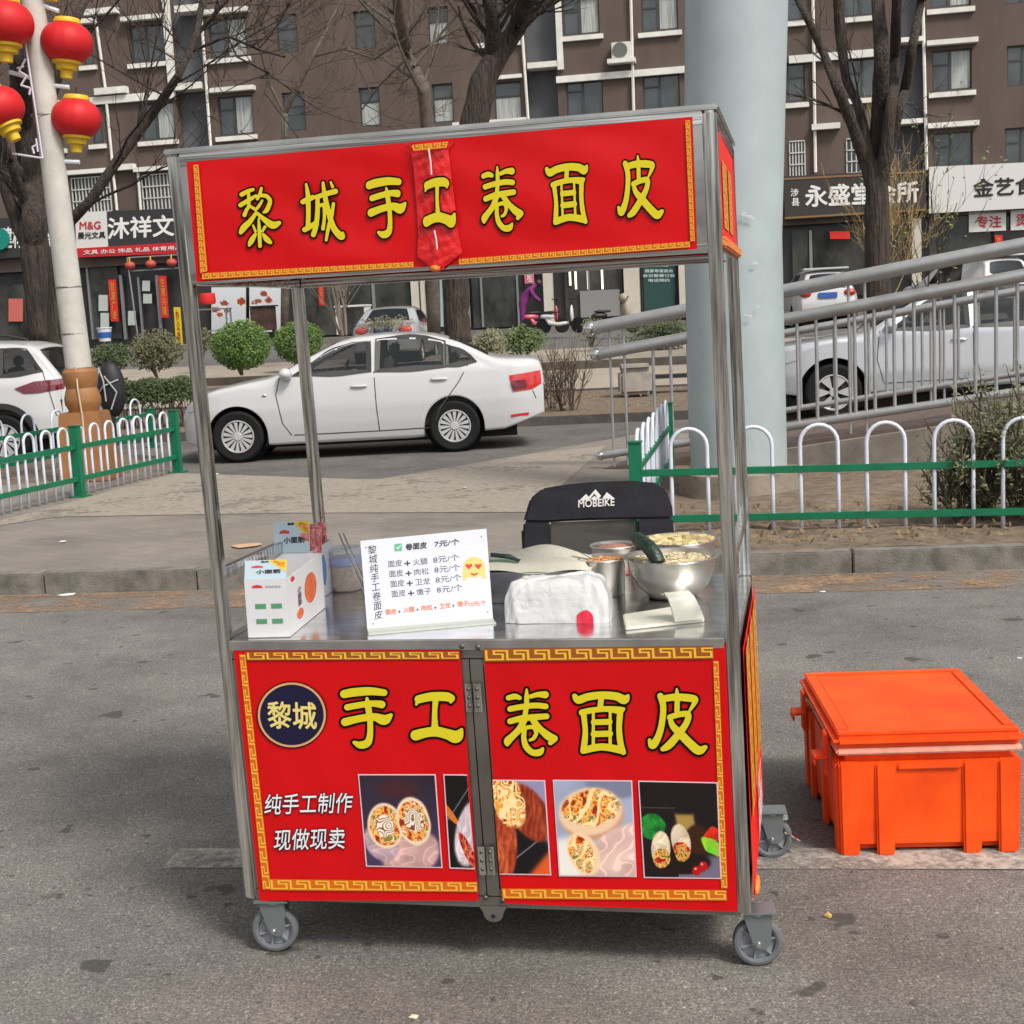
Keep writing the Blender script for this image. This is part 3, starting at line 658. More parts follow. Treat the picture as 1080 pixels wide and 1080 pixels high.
def shrub(name,label,c,r,m,n=1500,ls=.03,group=None,seed=1,stems=6,stem_h=.15,cat='shrub',shell=.75,tm=None,lump=.12):
    rg=random.Random(seed); t_=thing(name,label,cat,c,0,group); mb=MB(); rx,ry,rz=r; C=Vector((0,0,stem_h+rz))
    lumps=[(Vector((rg.gauss(0,1),rg.gauss(0,1),rg.gauss(0,1))).normalized(),rg.uniform(-lump,lump)) for _ in range(14)]
    for i in range(n):
        d=Vector((rg.gauss(0,1),rg.gauss(0,1),rg.gauss(0,1))).normalized()
        k=1+sum(max(0,d.dot(l)-.55)*a*2.2 for l,a in lumps); q=(shell+(1-shell)*rg.random()) if rg.random()<.8 else rg.random()
        q*=k; q+=max(0,rg.gauss(0,.035)); leaf(mb,C+Vector((d.x*rx*q,d.y*ry*q,d.z*rz*q)),ls*rg.uniform(.6,1.3),rg)
    mb.build('foliage',m,t_)
    sm=MB()
    for i in range(stems):
        a=rg.uniform(0,6.28); b_=Vector((math.cos(a)*rx*.08,math.sin(a)*ry*.08,-.03)); e=C+Vector((math.cos(a)*rx*.6,math.sin(a)*ry*.6,rg.uniform(-.3,.5)*rz))
        sm.tube([b_,b_.lerp(e,.5)+Vector((0,0,.04)),e],[.018,.012,.006],5,caps=False)
    sm.build('stems',tm or M_twig,t_); return t_
def GZ(px,py,z): return G(px,py,z)
p=AY(256,394,29.2); shrub('round_shrub','large round clipped green shrub above the sedan bonnet',p,(.58,.58,.50),M_leafA,5600,.036,'round clipped shrubs',1,stem_h=.06,shell=.7,lump=.17)
p=AY(317,384,31.5); shrub('round_shrub','smaller round clipped green shrub partly behind the rear left cart post',p,(.52,.52,.43),M_leafA,4200,.036,'round clipped shrubs',2,stem_h=.06,shell=.7,lump=.17)
p=AY(168,398,27.5); shrub('shrub','olive brown leafy shrub right of the lantern pole above the hedge',p,(.52,.45,.38),M_leafB,2600,.036,'shrubs beyond the road',3,shell=.5)
p=AY(213,378,33); shrub('shrub','small dull shrub seen past the front left cart post',p,(.3,.3,.3),M_leafB,900,.035,'shrubs beyond the road',4,shell=.5)
p=AY(120,400,27); shrub('shrub','small green shrub just behind the lantern pole',p,(.42,.3,.28),M_leafD,1200,.035,'shrubs beyond the road',5,shell=.5)
p=AY(515,375,30); shrub('shrub','pale cream leaved shrub just behind the sedan boot',p,(.45,.35,.34),M_leafP,2000,.033,'shrubs beyond the road',6,shell=.3,stem_h=-.05,lump=.35)
p=AY(553,374,30.5); shrub('shrub','wide green shrub behind the sedan boot below the purple-clad person',p,(.58,.4,.34),M_leafS,2800,.036,'shrubs beyond the road',7,shell=.3,stem_h=-.05,lump=.35)
p=AY(624,365,34); shrub('shrub','small green shrub on bare soil left of the ramp rail ends',p,(.26,.26,.28),M_leafS,900,.035,'shrubs beyond the road',8,shell=.3)
p=AY(700,372,33); shrub('shrub','dark green shrub behind the ramp rails left of the blue column',p,(.75,.4,.42),M_leafD,3200,.038,'shrubs beyond the road',10,shell=.3,stem_h=0,lump=.3)
p=AY(420,340,37); shrub('shrub','pale dry twiggy shrub below the lights of the distant silver car',p+Vector((0,-4,-.4)),(.7,.4,.22),M_leafP,700,.035,'shrubs beyond the road',14,shell=.3)
# hedge beside the lantern pole
h0=AY(122,444,22.5);h1=AY(204,440,22.2)
t_=thing('hedge','low dark clipped hedge with bare lower stems right of the lantern pole','hedge',(h0.x,h0.y,.15)); mb=MB();rg=random.Random(4)
for i in range(6000):
    u=rg.random(); x=(h1.x-h0.x)*u+rg.gauss(0,.02); z=.38+rg.random()**.8*.38+.03*math.sin(u*17); y=rg.uniform(-.3,.3); leaf(mb,Vector((x,y,z)),.026*rg.uniform(.6,1.3),rg)
mb.build('foliage',M_leafD,t_); mb=MB()
for i in range(70):
    x=(h1.x-h0.x)*rg.random();y=rg.uniform(-.2,.2); mb.tube([(x,y,-.05),(x+rg.gauss(0,.05),y,.25),(x+rg.gauss(0,.1),y,.5)],[.01,.007,.004],4,caps=False)
mb.build('stems',M_twig,t_)
def twiggy(label,p,h,sp,n,m,leafm,nl,seed,name='bare_shrub',cat='shrub',group=None,ls=.03,r0=.012,depth=2):
    rg=random.Random(seed); t_=thing(name,label,cat,p,0,group); mb=MB(); lf=MB()
    for i in range(n):
        a=rg.uniform(0,6.28); d=Vector((math.cos(a)*sp,math.sin(a)*sp,1)); branch(mb,Vector((math.cos(a)*.08,math.sin(a)*.08,-.04)),d,h*rg.uniform(.7,1.1),r0,depth,rg,.45,.1)
    vs=mb.v
    for i in range(nl):
        q=Vector(rg.choice(vs)); 
        if q.z>h*.18: leaf(lf,q+Vector((rg.gauss(0,.02),rg.gauss(0,.02),rg.gauss(0,.02))),ls*rg.uniform(.6,1.3),rg)
    mb.build('stems',m,t_)
    if nl: lf.build('foliage',leafm,t_)
    return t_
twiggy('bare brown twiggy shrub on the soil strip right of the sedan',AY(600,437,21.8),.78,.32,16,M_twig,M_leafB,160,5,group='twiggy shrubs beyond the road',ls=.02)
twiggy('bare brown twiggy shrub touching the sedan boot',AY(578,436,22.3),.7,.3,9,M_twig,M_leafB,60,6,group='twiggy shrubs beyond the road',ls=.02)
twiggy('multi stemmed bare sapling beside the smaller round shrub',AY(362,352,36),2.9,.16,7,mat('sapling_bark',(.24,.2,.16),.9),M_leafS,120,8,name='sapling',cat='tree',r0=.035,ls=.05)
twiggy('thin sapling with sparse new leaves before the white shop sign',AY(985,335,30),3.4,.22,4,M_bark,M_leafS,260,9,name='sapling',cat='tree',r0=.022,ls=.05,depth=2)
twiggy('yellow twiggy shrub spreading behind the right thick trunk',AY(935,320,34),2.3,.42,6,M_twigy,M_leafS,0,10,group='twiggy shrubs beyond the road',r0=.018,depth=3)
# leafy plants behind the right fence
M_leafF=mat('leaf_bed_green',(.075,.095,.04),.6,var=.5,vs=6,c2=(.15,.165,.075))
for i,(px,py,Y,h,n,lab) in enumerate(((1052,548,9.6,.50,20,'tall olive green leafy shrub behind the right fence at the picture edge'),(1020,550,9.75,.36,12,'smaller leafy shrub in the right bed left of the tall one'),(1090,548,9.9,.55,16,'leafy shrub cut by the right edge of the picture'))):
    q=G(px,py,.15); t=twiggy(lab,(q.x,q.y,.15),h,.5,n,M_twig,M_leafF,3600 if h>.45 else 1500,50+i,name='leafy_shrub',group='leafy shrubs in the right bed',ls=.017,r0=.005)
rg=random.Random(9); mb=MB()
for i in range(900):
    u=rg.random(); x=1.2+u*5.5; y=kline(x,.12).y+.05+rg.random()**1.5*1.8; s=rg.uniform(.006,.02); c=Vector((x,y,.165)); leaf(mb,c+Vector((0,0,.01)),s*1.6,rg,.6)
for i in range(500):
    x=rg.uniform(3.3,6.5); y=kline(x,.12).y+rg.uniform(.05,1.2); leaf(mb,Vector((x,y,.175)),rg.uniform(.01,.02)*1.4,rg,.6)
tag(mb.build('dry_leaves',mat('dead_leaf',(.13,.09,.05),.9,var=.6,vs=40,c2=(.24,.17,.1))),'scattered dry leaves and clods on the soil behind the right fence','leaf litter',kind='stuff')
rg=random.Random(19); mb=MB()
for i in range(260):
    x=rg.uniform(-3.5,3.5); y=rg.uniform(21.2,25.5)+0; leaf(mb,Vector((x,y,.2)),rg.uniform(.015,.04),rg,.6)
tag(mb.build('fallen_leaves',MATS['dead_leaf']),'scattered dead leaves on the far roadside soil strip','leaf litter',kind='stuff')
# ================================================================ FENCES
M_green=mat('fence_green',(.0,.135,.062),.45,var=.15,vs=5); M_fw=mat('fence_white',(.60,.64,.74),.45,var=.06,vs=8)
def fence(name,label,A,B,posts,n,hA=.68,rail=(.13,.43),aw=.2,group='green and white arch fences',off0=.0,post_h=.64,base=None,aspan=(.03,.97),zb=.02,rr=.0125):
    A=Vector(A);B=Vector(B); rz=math.atan2(B.y-A.y,B.x-A.x); L=Vector((B.x-A.x,B.y-A.y)).length; t_=thing(name,label,'fence',A,rz,group)
    for i,z in enumerate(rail):
        mb=MB(); mb.box(0,L,-.022,.022,z-.022,z+.022); mb.build('rail',M_green,t_,bevel=.003)
    for p_ in posts:
        x=p_*L; mb=MB(); mb.box(x-.04,x+.04,-.04,.04,0,post_h); mb.box(x-.048,x+.048,-.048,.048,post_h,post_h+.012); mb.box(x-.08,x+.08,-.08,.08,-.005,.012); mb.build('post',M_green,t_,bevel=.003)
    for i in range(n):
        xc=L*(aspan[0]+(aspan[1]-aspan[0])*(i+.5)/n); r=aw/2; pts=[(xc-r,0,zb),(xc-r,0,.3),(xc-r,0,hA-r)]
        pts+=[(xc-r*math.cos(a),0,hA-r+r*math.sin(a)) for a in [math.pi*k/10 for k in range(1,10)]]+[(xc+r,0,hA-r),(xc+r,0,.3),(xc+r,0,zb)]
        mb=MB(); mb.tube(pts,rr,8); mb.build('arch',M_fw,t_,smooth=True)
    return t_
lE=G(189,498,.13); lM=G(76,526,.13); lS=lM+(lM-lE)*.93; 
fence('arch_fence','green and white arch fence slanting from the left edge to its end post',lS,lE,[.52-.002,.995],14,hA=.66,aw=.155,rail=(.17,.47),post_h=.66)
r0_=G(-40,513,.13); r1_=G(186,489,.13)
a_=G(8,504,.13); b_=G(150,474,.13); dd=(b_-a_)
fence('arch_fence','partly hidden green and white arch fence behind the left fence',a_-dd*.6,b_+dd*.12,[.99],8,hA=.66,aw=.26,rail=(.14,.44),post_h=.5)
rA=Vector((pf.x,pf.y,.13)); rB=kline(rA.x+8.46,rA.y-kline(rA.x).y+.0,.13); rB=G(1080,558.5,.13); rdv=(rB-rA).normalized()
spc=.0
a1_=G(865,560,.13);a2_=G(1078,558.5,.13); sp_f=(a2_-a1_).length/3; s0_=(a1_-rA).dot(rdv); k0=s0_-math.floor(s0_/sp_f-.3)*sp_f-sp_f*.5; LF=k0+15*sp_f+.05; k1=(k0+15*sp_f)/LF
fence('arch_fence','long green and white arch fence behind the cart along the right bed',rA,rA+rdv*LF,[0.004,.5,.996],15,hA=.70,aw=.235,rail=(.115,.42),post_h=.62,aspan=(k0/LF,k1),zb=.0,rr=.013)
fence('arch_fence','short green and white arch fence seen nearly end on behind the chair',(pf.x+.03,pf.y+.06,.13),(pfar.x,pfar.y,.13),[.99],7,hA=.68,aw=.3,rail=(.14,.43),aspan=(.01,.97))
# ================================================================ COLUMN
M_blue=mat('column_blue',(.335,.395,.41),.5,var=.07,vs=2.5,bump=.03,bs=30)
cb=G(780,521,.13)
t_=thing('overpass_column','wide pale blue steel column standing in a low concrete ring','column',(cb.x,cb.y,.13)); cb.z=.13
mb=MB(); top=AY(777,-30,cb.y); 
rad=100/2*(cb.y*1.01)/F_PX; mb.tube([Vector((0,0,0)),Vector((0,0,2)),Vector((top.x-cb.x,0,top.z-.13)),Vector((1.9*(top.x-cb.x),0,6))],[rad,rad*1.0,rad*1.03,rad*1.06],64); mb.build('shaft',M_blue,t_,smooth='auto')
mb=MB(); mb.lathe([(rad*1.28,0),(rad*1.25,.19),(rad*1.1,.20),(rad*1.02,.19)],(0,0,0),48,None,False); mb.build('concrete_ring',mat('ring_concrete',(.22,.185,.15),.95,var=.25,vs=6,bump=.6,bs=20),t_,smooth='auto')
mb=MB()
M_peel=mat('peeled_patch',(.48,.5,.52),.7)
def SC(px,py,off):  # on the column surface facing the camera
    d=ray(px,py); o=Vector((E0.x-cb.x,E0.y-cb.y)); dv=Vector((d.x,d.y)); a=dv.dot(dv);b=2*o.dot(dv);c=o.dot(o)-(rad+off)**2; disc=max(0,b*b-4*a*c); t=(-b-math.sqrt(disc))/(2*a); return E0+d*t
rg=random.Random(3)
for (x,y,s,n) in ((786,226,5,9),(793,228,4,5),(797,277,2,4),(797,325,3,4),(790,332,4,6)):
    for k in range(n):
        xx=x+rg.gauss(0,s*.6);yy=y+rg.gauss(0,s*.3); r_=rg.uniform(.7,2.2); flat(mb,SC,[(xx+r_*math.cos(a)*rg.uniform(.6,1.2),yy+r_*.7*math.sin(a)*rg.uniform(.6,1.2)) for a in [k2*1.047 for k2 in range(6)]],.04+.0005*k)
mb.build('peeled_paint',M_peel,t_,world=True)
# ================================================================ RAMP RAILINGS
M_rail=mat('railing_grey',(.40,.405,.415),.36,metal=.55,var=.12,vs=6)
M_ball=mat('railing_ball',(.6,.6,.6),.12,metal=1)
def railing(name,label,s0,s1,o,z_b,hs,rads,gap,seed,ball=True,inner=0):
    p0=RP(s0,o); t_=thing(name,label,'railing',(p0.x,p0.y,.14),math.atan2(rdir2.y,rdir2.x),'ramp railings')
    L=s1-s0; zz=lambda s,h:(s,0,slope*(s+s0)-.07+h)
    for h,r_ in zip(hs,rads):
        if r_==0: continue
        xs=-.05 if h==hs[0] else 0.0
        mb=MB(); mb.tube([zz(xs,h),zz(L/2,h),zz(L,h)],r_,16); q=mb.build('rail',M_rail,t_,smooth='auto')
        mb=MB(); mb.ell(zz(xs-.035,h),r_*1.22,r_*1.22,r_*1.22); mb.build('ball_cap',M_ball,q,smooth=True)
    s=.52
    k=0
    while s<L-.05:
        mb=MB(); mb.tube([zz(s,hs[2]),zz(s,hs[1]-.0)],.0155,8,caps=False); mb.build('baluster',M_rail,t_,smooth=True); s+=gap; k+=1
    for pr in range(0,int(L/2.9)+1):
        for dx in (.10,.24):
            x=dx+pr*2.22
            if x<L: mb=MB(); mb.tube([zz(x,-.06),zz(x,hs[0]-.03)],.013,8,caps=False); mb.build('tall_post',M_rail,t_,smooth=True)
    return t_
railing('ramp_railing','thick grey tubular ramp railing nearest the bed with polished ball ends',0,10.2,0,0,(1.40,1.15,.19),(.062,.055,.036),.168,1)
railing('ramp_railing','grey tubular railing along the far side of the ramp',.3,11,3.35,0,(1.06,1.06,.19),(.0,.045,.034),.19,2)
# block beyond the rails
t_=thing('stone_block','pale concrete block on the soil strip behind the ramp railing','block',AY(670,415,24)); mb=MB(); mb.box(-.27,.27,-.25,.25,0,.4); mb.box(-.28,.28,-.26,.26,.4,.50); mb.build('block',mat('block_concrete',(.3,.27,.24),.9,var=.2,vs=6),t_,bevel=.05)
t_=thing('dark_bench','dark low bench behind the ramp railing left of the blue column','bench',AY(712,420,24.5),0); mb=MB(); mb.box(-.5,.5,-.2,.2,.36,.42); mb.build('seat',M_blk,t_,bevel=.01)
for x in (-.42,.42): mb=MB(); mb.box(x-.04,x+.04,-.17,.17,0,.36); mb.build('leg',M_blk,t_)
# ================================================================ LANTERN POLE
M_pole=mat('pole_concrete',(.47,.455,.42),.85,var=.12,vs=4,bump=.3,bs=40); M_wood=mat('orange_brown_base',(.235,.095,.030),.6,var=.4,vs=6,bump=.3,bs=30,detail=8,c2=(.30,.14,.05))
pb=G(95,506,.13); Yp=pb.y; k_=Yp/F_PX
t_=thing('lantern_pole','leaning white concrete lamp pole on an orange brown baluster base','lamp post',pb)
P=[AY(83,388,Yp),AY(62,220,Yp),AY(34,-5,Yp),AY(22,-100,Yp)]
mb=MB(); mb.tube(P,[13.5*k_,12.6*k_,11.3*k_,10.5*k_],24); mb.build('shaft',M_pole,t_,world=True,smooth='auto')
mb=MB(); prof=[(15.5,388),(16,390),(18,392),(18.3,398),(17,405),(15.5,409),(17,413),(18.8,420),(18.5,426),(16,431),(15.5,434)]
ax=lambda y:AY(83.5+(y-388)*.115,y,Yp)
vs=[];n=28
for r_,y in prof:
    c=ax(y)
    for j in range(n):
        a=2*math.pi*j/n; vs.append(c+Vector((math.cos(a)*r_*k_,math.sin(a)*r_*k_,0)))
fs=[(i*n+(j+1)%n,i*n+j,(i+1)*n+j,(i+1)*n+(j+1)%n) for i in range(len(prof)-1) for j in range(n)]; mb.add(vs,fs)
q=mb.build('baluster_base',M_wood,t_,world=True,smooth='auto')
mb=MB(); a=ax(434);b_=ax(506)
w0,w1=21*k_,27*k_
for c_,w2 in ((a,w0),(b_,w1)): mb.v+=[(c_.x+sx*w2,c_.y+sy*w2,c_.z) for sx,sy in ((-1,-1),(1,-1),(1,1),(-1,1))]
mb.f+=[(0,1,2,3),(4,7,6,5),(0,4,5,1),(1,5,6,2),(2,6,7,3),(3,7,4,0)]; mb.build('plinth',M_wood,t_,world=True,bevel=.012)
mb=MB(); mb.tube([AY(80,386,Yp-14*k_),AY(82,410,Yp-20*k_),AY(87,440,Yp-22*k_),AY(92,500,Yp-28*k_)],.009,6); mb.build('cable',mat('cable_tan',(.5,.4,.25),.7),t_,world=True)
for y,cx in ((303,72),(352,78),(122,47)):
    mb=MB(); c=AY(cx,y,Yp); rr_=13.0*k_+.004; mb.lathe([(rr_,-.008),(rr_+.004,0),(rr_,.008)],c,24,None,False); mb.build('strap',mat('strap_metal',(.2,.2,.2),.5,metal=.6),t_,world=True)
for (x0,y0,x1,y1) in ((46,6,62,12),(54,90,73,92),(58,170,84,171),(10,76,32,82)): mb=MB(); mb.tube([AY(x0,y0,Yp),AY(x1,y1,Yp)],.022,8); mb.build('lantern_bracket',M_fw,t_,world=True)
# ornamental outline sign frame on the pole
M_lv=mat('frame_pale',(.55,.52,.6),.5); mb=MB(); Q=lambda x,y:AY(x,y,Yp-.16)
for a,b_ in (((20,0),(45,167)),((13,162),(45,167)),((27,62),(20,75)),((20,75),(28,80)),((28,80),(22,90)),((22,90),(32,93)),((32,93),(31,100)),((25,70),(18,72)),((38,146),(40,160)),((40,152),(34,155)),((34,155),(36,162))): mb.tube([Q(*a),Q(*b_)],.011,5)
mb.build('outline_frame',M_lv,t_,world=True)
M_lan=mat('lantern_red',(.50,.012,.016),.55,var=.12,vs=3,spec=.3); M_yel=mat('lantern_yellow',(.62,.40,.012),.5)
def lantern(label,cx,cy,r_,tilt,Y):
    c=AY(cx,cy,Y); k=Y/F_PX; t_=thing('red_lantern',label,'lantern',c,0,'red lanterns on the pole'); M=Matrix.Rotation(tilt,4,'Y')
    mb=MB(); n=48; prof=[]
    for i in range(17):
        th=-math.pi/2*.86+math.pi*.86*i/16; prof.append((r_*k*math.cos(th)**.8,r_*k*.80*math.sin(th)))
    vs=[]
    for rr_,z in prof:
        for j in range(n):
            a=2*math.pi*j/n; s=1-.02*max(0,math.cos(a*4))**30*1.4; vs.append(M@Vector((rr_*s*math.cos(a),rr_*s*math.sin(a),z)))
    mb.add(vs,[(i*n+j,i*n+(j+1)%n,(i+1)*n+(j+1)%n,(i+1)*n+j) for i in range(16) for j in range(n)]); mb.build('globe',M_lan,t_,smooth=True)
    R_=r_*k
    mb=MB(); mb.lathe([(R_*.36,R_*.72),(R_*.52,R_*.73),(R_*.52,R_*.82),(R_*.46,R_*.92),(0,R_*.94)],(0,0,0),24,M); mb.build('top_cap',M_yel,t_,smooth='auto')
    mb=MB(); mb.lathe([(R_*.56,-R_*.70),(R_*.56,-R_*.80),(R_*.42,-R_*.84),(R_*.40,-R_*1.02),(R_*.24,-R_*1.06),(R_*.22,-R_*1.35),(0,-R_*1.35)][::-1],(0,0,0),24,M); mb.build('bottom_cap',M_yel,t_,smooth='auto')
    mb=MB(); mb.tube([M@Vector((0,0,R_)),M@Vector((0,0,R_*1.25))],.008,6); mb.build('hook',M_blk,t_)
lantern('upper right red lantern with yellow caps right of the pole',70.5,45,26,R(6),Yp)
lantern('lower right red lantern with yellow caps right of the pole',80.5,125,25,R(5),Yp)
lantern('upper left red lantern with yellow caps left of the pole',6,25,28,R(4),Yp-.3)
lantern('lower left red lantern hanging askew left of the pole',-1,115,26,R(-24),Yp-.3)
lantern('topmost red lantern of which only the yellow bottom shows',55,-37,26,R(6),Yp)
# black bundle beside the pole
bb=AY(119,440,17); t_=thing('padded_bundle','black padded scooter cover with grey piping behind the pole base','scooter cover',bb); M_nyl=mat('black_nylon',(.010,.010,.012),.6,var=.3,vs=8,bump=.7,bs=12)
mb=MB(); mb.ell((0,.05,.33),.17,.13,.34,20,14); mb.build('cover',M_nyl,t_,smooth=True)
mb=MB(); 
for pts in ([(-.1,-.08,.6),(-.04,-.13,.45),(-.03,-.12,.2)],[(-.03,-.12,.5),(.1,-.1,.3),(.02,-.11,.1)],[(-.13,-.05,.3),(-.05,-.12,.38),(.12,-.06,.45)]): mb.tube(pts,.009,5)
mb.build('piping',mat('piping_grey',(.4,.4,.42),.4),t_)
mb=MB(); mb.box(-.02,.02,0,.04,-.35,.1); mb.build('stand',M_blk,t_)
# ================================================================ CARS
M_tyre=mat('tyre',(.009,.009,.010),.8,spec=.25); M_hub=mat('hubcap_silver',(.62,.63,.64),.35,metal=.5)
M_well=mat('wheel_well',(.008,.008,.008),.95); M_cglass=mat('car_glass',(.008,.010,.012),.05,spec=.3); M_seat=mat('seat_grey',(.10,.095,.09),.8); M_cglasst=mat('car_glass_tint',(.012,.016,.018),.03,spec=.5,alpha=.48); M_seam=mat('panel_seam',(.05,.05,.05),.7)
M_taill=mat('tail_lamp_red',(.50,.012,.016),.15,coat=.8); M_dred=mat('tail_lamp_dark',(.12,.004,.012),.12,coat=.8); M_plate=mat('plate_blue',(.03,.10,.36),.4); M_chrome=mat('chrome',(.7,.7,.7),.12,metal=1); M_hl=mat('headlamp_clear',(.45,.47,.5),.1,spec=1)
M_trimb=mat('black_trim',(.02,.02,.021),.5)
def interp(t,x):
    if x<=t[0][0]: return t[0][1]
    for (a,b_),(c,d_) in zip(t,t[1:]):
        if x<=c: return b_+(d_-b_)*(x-a)/(c-a)
    return t[-1][1]
def smooth_interp(t,x,e=.06): return (interp(t,x-e)+2*interp(t,x)+interp(t,x+e))/4
def car(name,label,loc,rz,L,W,top,bot,wheels,wr,wins,ws,rg_,paint,group='parked cars',belt=.95,tumble=.28,spokes=14,lod=1,tails=None,seams=(),handles=(),mirror=None,xst=0,headl=None,archgap=.055,nose=.30,tailr=.22,wide=0,pillars=(),extra=None):
    t_=thing(name,label,'car',loc,rz,group)
    H_=max(z for _,z in top)
    def hw(x):
        k=1
        if x<.75: k-=nose*((.75-max(x,xst))/(.75-xst))**2.6
        if x>L-.6: k-=tailr*((x-L+.6)/.6)**2.6
        return W/2*k
    G_=[(0.1,.90),(.28,.955),(.42,.985),(.62,1.0),(.80,.985),(belt,.955),(H_,.955-tumble*(H_-belt)/(.5))]
    def ys(x,z): return hw(x)*smooth_interp(G_,z,.03)
    tp=lambda x:smooth_interp(top,x,.05 if .1<x<L-.1 else 0); bt0=lambda x:interp(bot,x)
    Ra=wr+archgap
    def bt(x):
        for wx in wheels:
            if abs(x-wx)<=Ra*1.00001: return max(bt0(x),wr+math.sqrt(max(0,Ra*Ra-(x-wx)**2)))
        return bt0(x)
    ns=120 if lod else 30; xs=set([L*(i/ns) for i in range(ns+1)]+[.02,.06,.1,L-.02,L-.06,L-.1])
    for g_ in (ws,rg_):
        if g_: xs|={g_[0],g_[1]}
    for wx in wheels: xs|={wx-Ra-.001,wx+Ra+.001}|{wx-Ra*math.cos(math.pi*k/22) for k in range(23)}
    xs=sorted(v for v in xs|{xst,xst+.015,xst+.04} if v>=xst)
    mb=MB(); rings=[]
    for x in xs:
        zt=tp(x);zb=bt(x);r=min(.13,(zt-zb)*.3); pts=[]
        nz=26 if lod else 9
        for i in range(nz): z=zb+(zt-r-zb)*i/(nz-1); pts.append((ys(x,z),z))
        Y0=ys(x,zt-r)
        for a in (.25,.5,.75,1): pts.append((Y0-r*.9*(1-math.cos(a*math.pi/2)),zt-r+ (r-.025)*math.sin(a*math.pi/2)))
        Y1=pts[-1][0]
        for a in (.7,.35): pts.append((Y1*a,zt-.025+.025*(1-a*a)))
        pts.append((0,zt)); full=[(-y,z) for y,z in pts]+[(y,z) for y,z in pts[::-1][1:]]
        rings.append([(x,y,z) for y,z in full])
    n=len(rings[0]); mb.v=[p for r_ in rings for p in r_]
    mb.f=[(i*n+j,(i+1)*n+j,(i+1)*n+(j+1)%n,i*n+(j+1)%n) for i in range(len(rings)-1) for j in range(n)]
    if lod:
        def inside(poly,x,z):
            c=False;k=len(poly)
            for i in range(k):
                x1,z1=poly[i];x2,z2=poly[(i+1)%k]
                if (z1>z)!=(z2>z) and x<(x2-x1)*(z-z1)/(z2-z1)+x1: c=not c
            return c
        H2=n//2; keep=[]
        for f in mb.f:
            P=[mb.v[i] for i in f]; cx=sum(p[0] for p in P)/4; cy=sum(p[1] for p in P)/4; cz=sum(p[2] for p in P)/4
            js=[i%n for i in f]; dj=min(min(j,n-1-j) for j in js)
            if dj<nz+1 and any(inside(w_,cx,cz) for w_ in wins) and abs(cy)>.3: continue
            mid=all(nz+3<=min(j,n-1-j) for j in js)
            if mid and any(g_ and g_[0]<cx<g_[1] for g_ in (ws,rg_)): continue
            keep.append(f)
        mb.f=keep
    mb.f+=[tuple(range(n)),tuple(range((len(rings)-1)*n,len(rings)*n))[::-1]]
    body=mb.build('body',paint,t_,smooth=True)
    bm=bmesh.new(); bm.from_mesh(body.data); bmesh.ops.recalc_face_normals(bm,faces=bm.faces); bm.to_mesh(body.data); bm.free()
    if False:
        cut=MB()
        for wx in wheels:
            for s in (-1,1): 
                y0=s*(W/2-.26);y1=s*(W/2+.2); cut.tube([(wx,min(y0,y1),wr),(wx,max(y0,y1),wr)],wr+archgap,40)
        co=cut.build('cutter',None); bmm=bmesh.new(); bmm.from_mesh(co.data); bmesh.ops.recalc_face_normals(bmm,faces=bmm.faces); bmm.to_mesh(co.data); bmm.free()
        md=body.modifiers.new('b','BOOLEAN'); md.operation='DIFFERENCE'; md.object=co; md.solver='EXACT'
        bpy.context.view_layer.update()
        nm=bpy.data.meshes.new_from_object(body.evaluated_get(bpy.context.evaluated_depsgraph_get())); body.modifiers.clear()
        body.data=nm; nm.name='body'; nm.polygons.foreach_set('use_smooth',[True]*len(nm.polygons))
        try: nm.set_sharp_from_angle(angle=R(38))
        except Exception: pass
        if not nm.materials: nm.materials.append(paint)
        bpy.data.objects.remove(co)
    if True:
        for wx in wheels:
            for s in (-1,1):
                q=MB(); n2=32; vs=[]
                for yy in (W/2-.02,W/2-.255):
                    vs+=[(wx+math.cos(2*math.pi*j/n2)*(wr+archgap-.004),s*yy,wr+math.sin(2*math.pi*j/n2)*(wr+archgap-.004)) for j in range(n2)]
                keep=[j for j in range(n2) if wr+math.sin(2*math.pi*(j+.5)/n2)*(wr+archgap)>bt0(wx)-.02]
                q.add(vs,[(j,(j+1)%n2,n2+(j+1)%n2,n2+j) for j in keep]+[tuple(range(n2,2*n2))]); q.build('wheel_well',M_well,t_)
    q=MB(); q.box(.35,L-.35,-W/2+.2,W/2-.2,.15,.32); q.build('underbody',M_well,t_)
    def sp(x,z,s,o): return Vector((x,s*(ys(x,z)+o),z))
    def patch(nm_,m,poly,s,o,par=t_,fn_=None):
        d=[];k=len(poly)
        for i in range(k):
            a=Vector(poly[i]);b_=Vector(poly[(i+1)%k]); mm=max(1,int((b_-a).length/.05))
            d+=[a.lerp(b_,j/mm) for j in range(mm)]
        bm=bmesh.new(); vv=[bm.verts.new((p.x,0,p.y)) for p in d]; bm.faces.new(vv); bmesh.ops.triangulate(bm,faces=bm.faces)
        for _ in range(3 if lod else 0): bmesh.ops.subdivide_edges(bm,edges=[e for e in bm.edges if e.calc_length()>.08],cuts=1); bmesh.ops.triangulate(bm,faces=bm.faces)
        q=MB(); bm.verts.index_update(); q.v=[tuple((fn_ or sp)(v.co.x,v.co.z,s,o)) for v in bm.verts]; q.f=[tuple(v.index for v in f.verts) for f in bm.faces]; bm.free()
        return q.build(nm_,m,par)
    def grow(poly,g):
        c=sum((Vector(p) for p in poly),Vector((0,0)))/len(poly); return [Vector(p)+(Vector(p)-c).normalized()*g for p in poly]
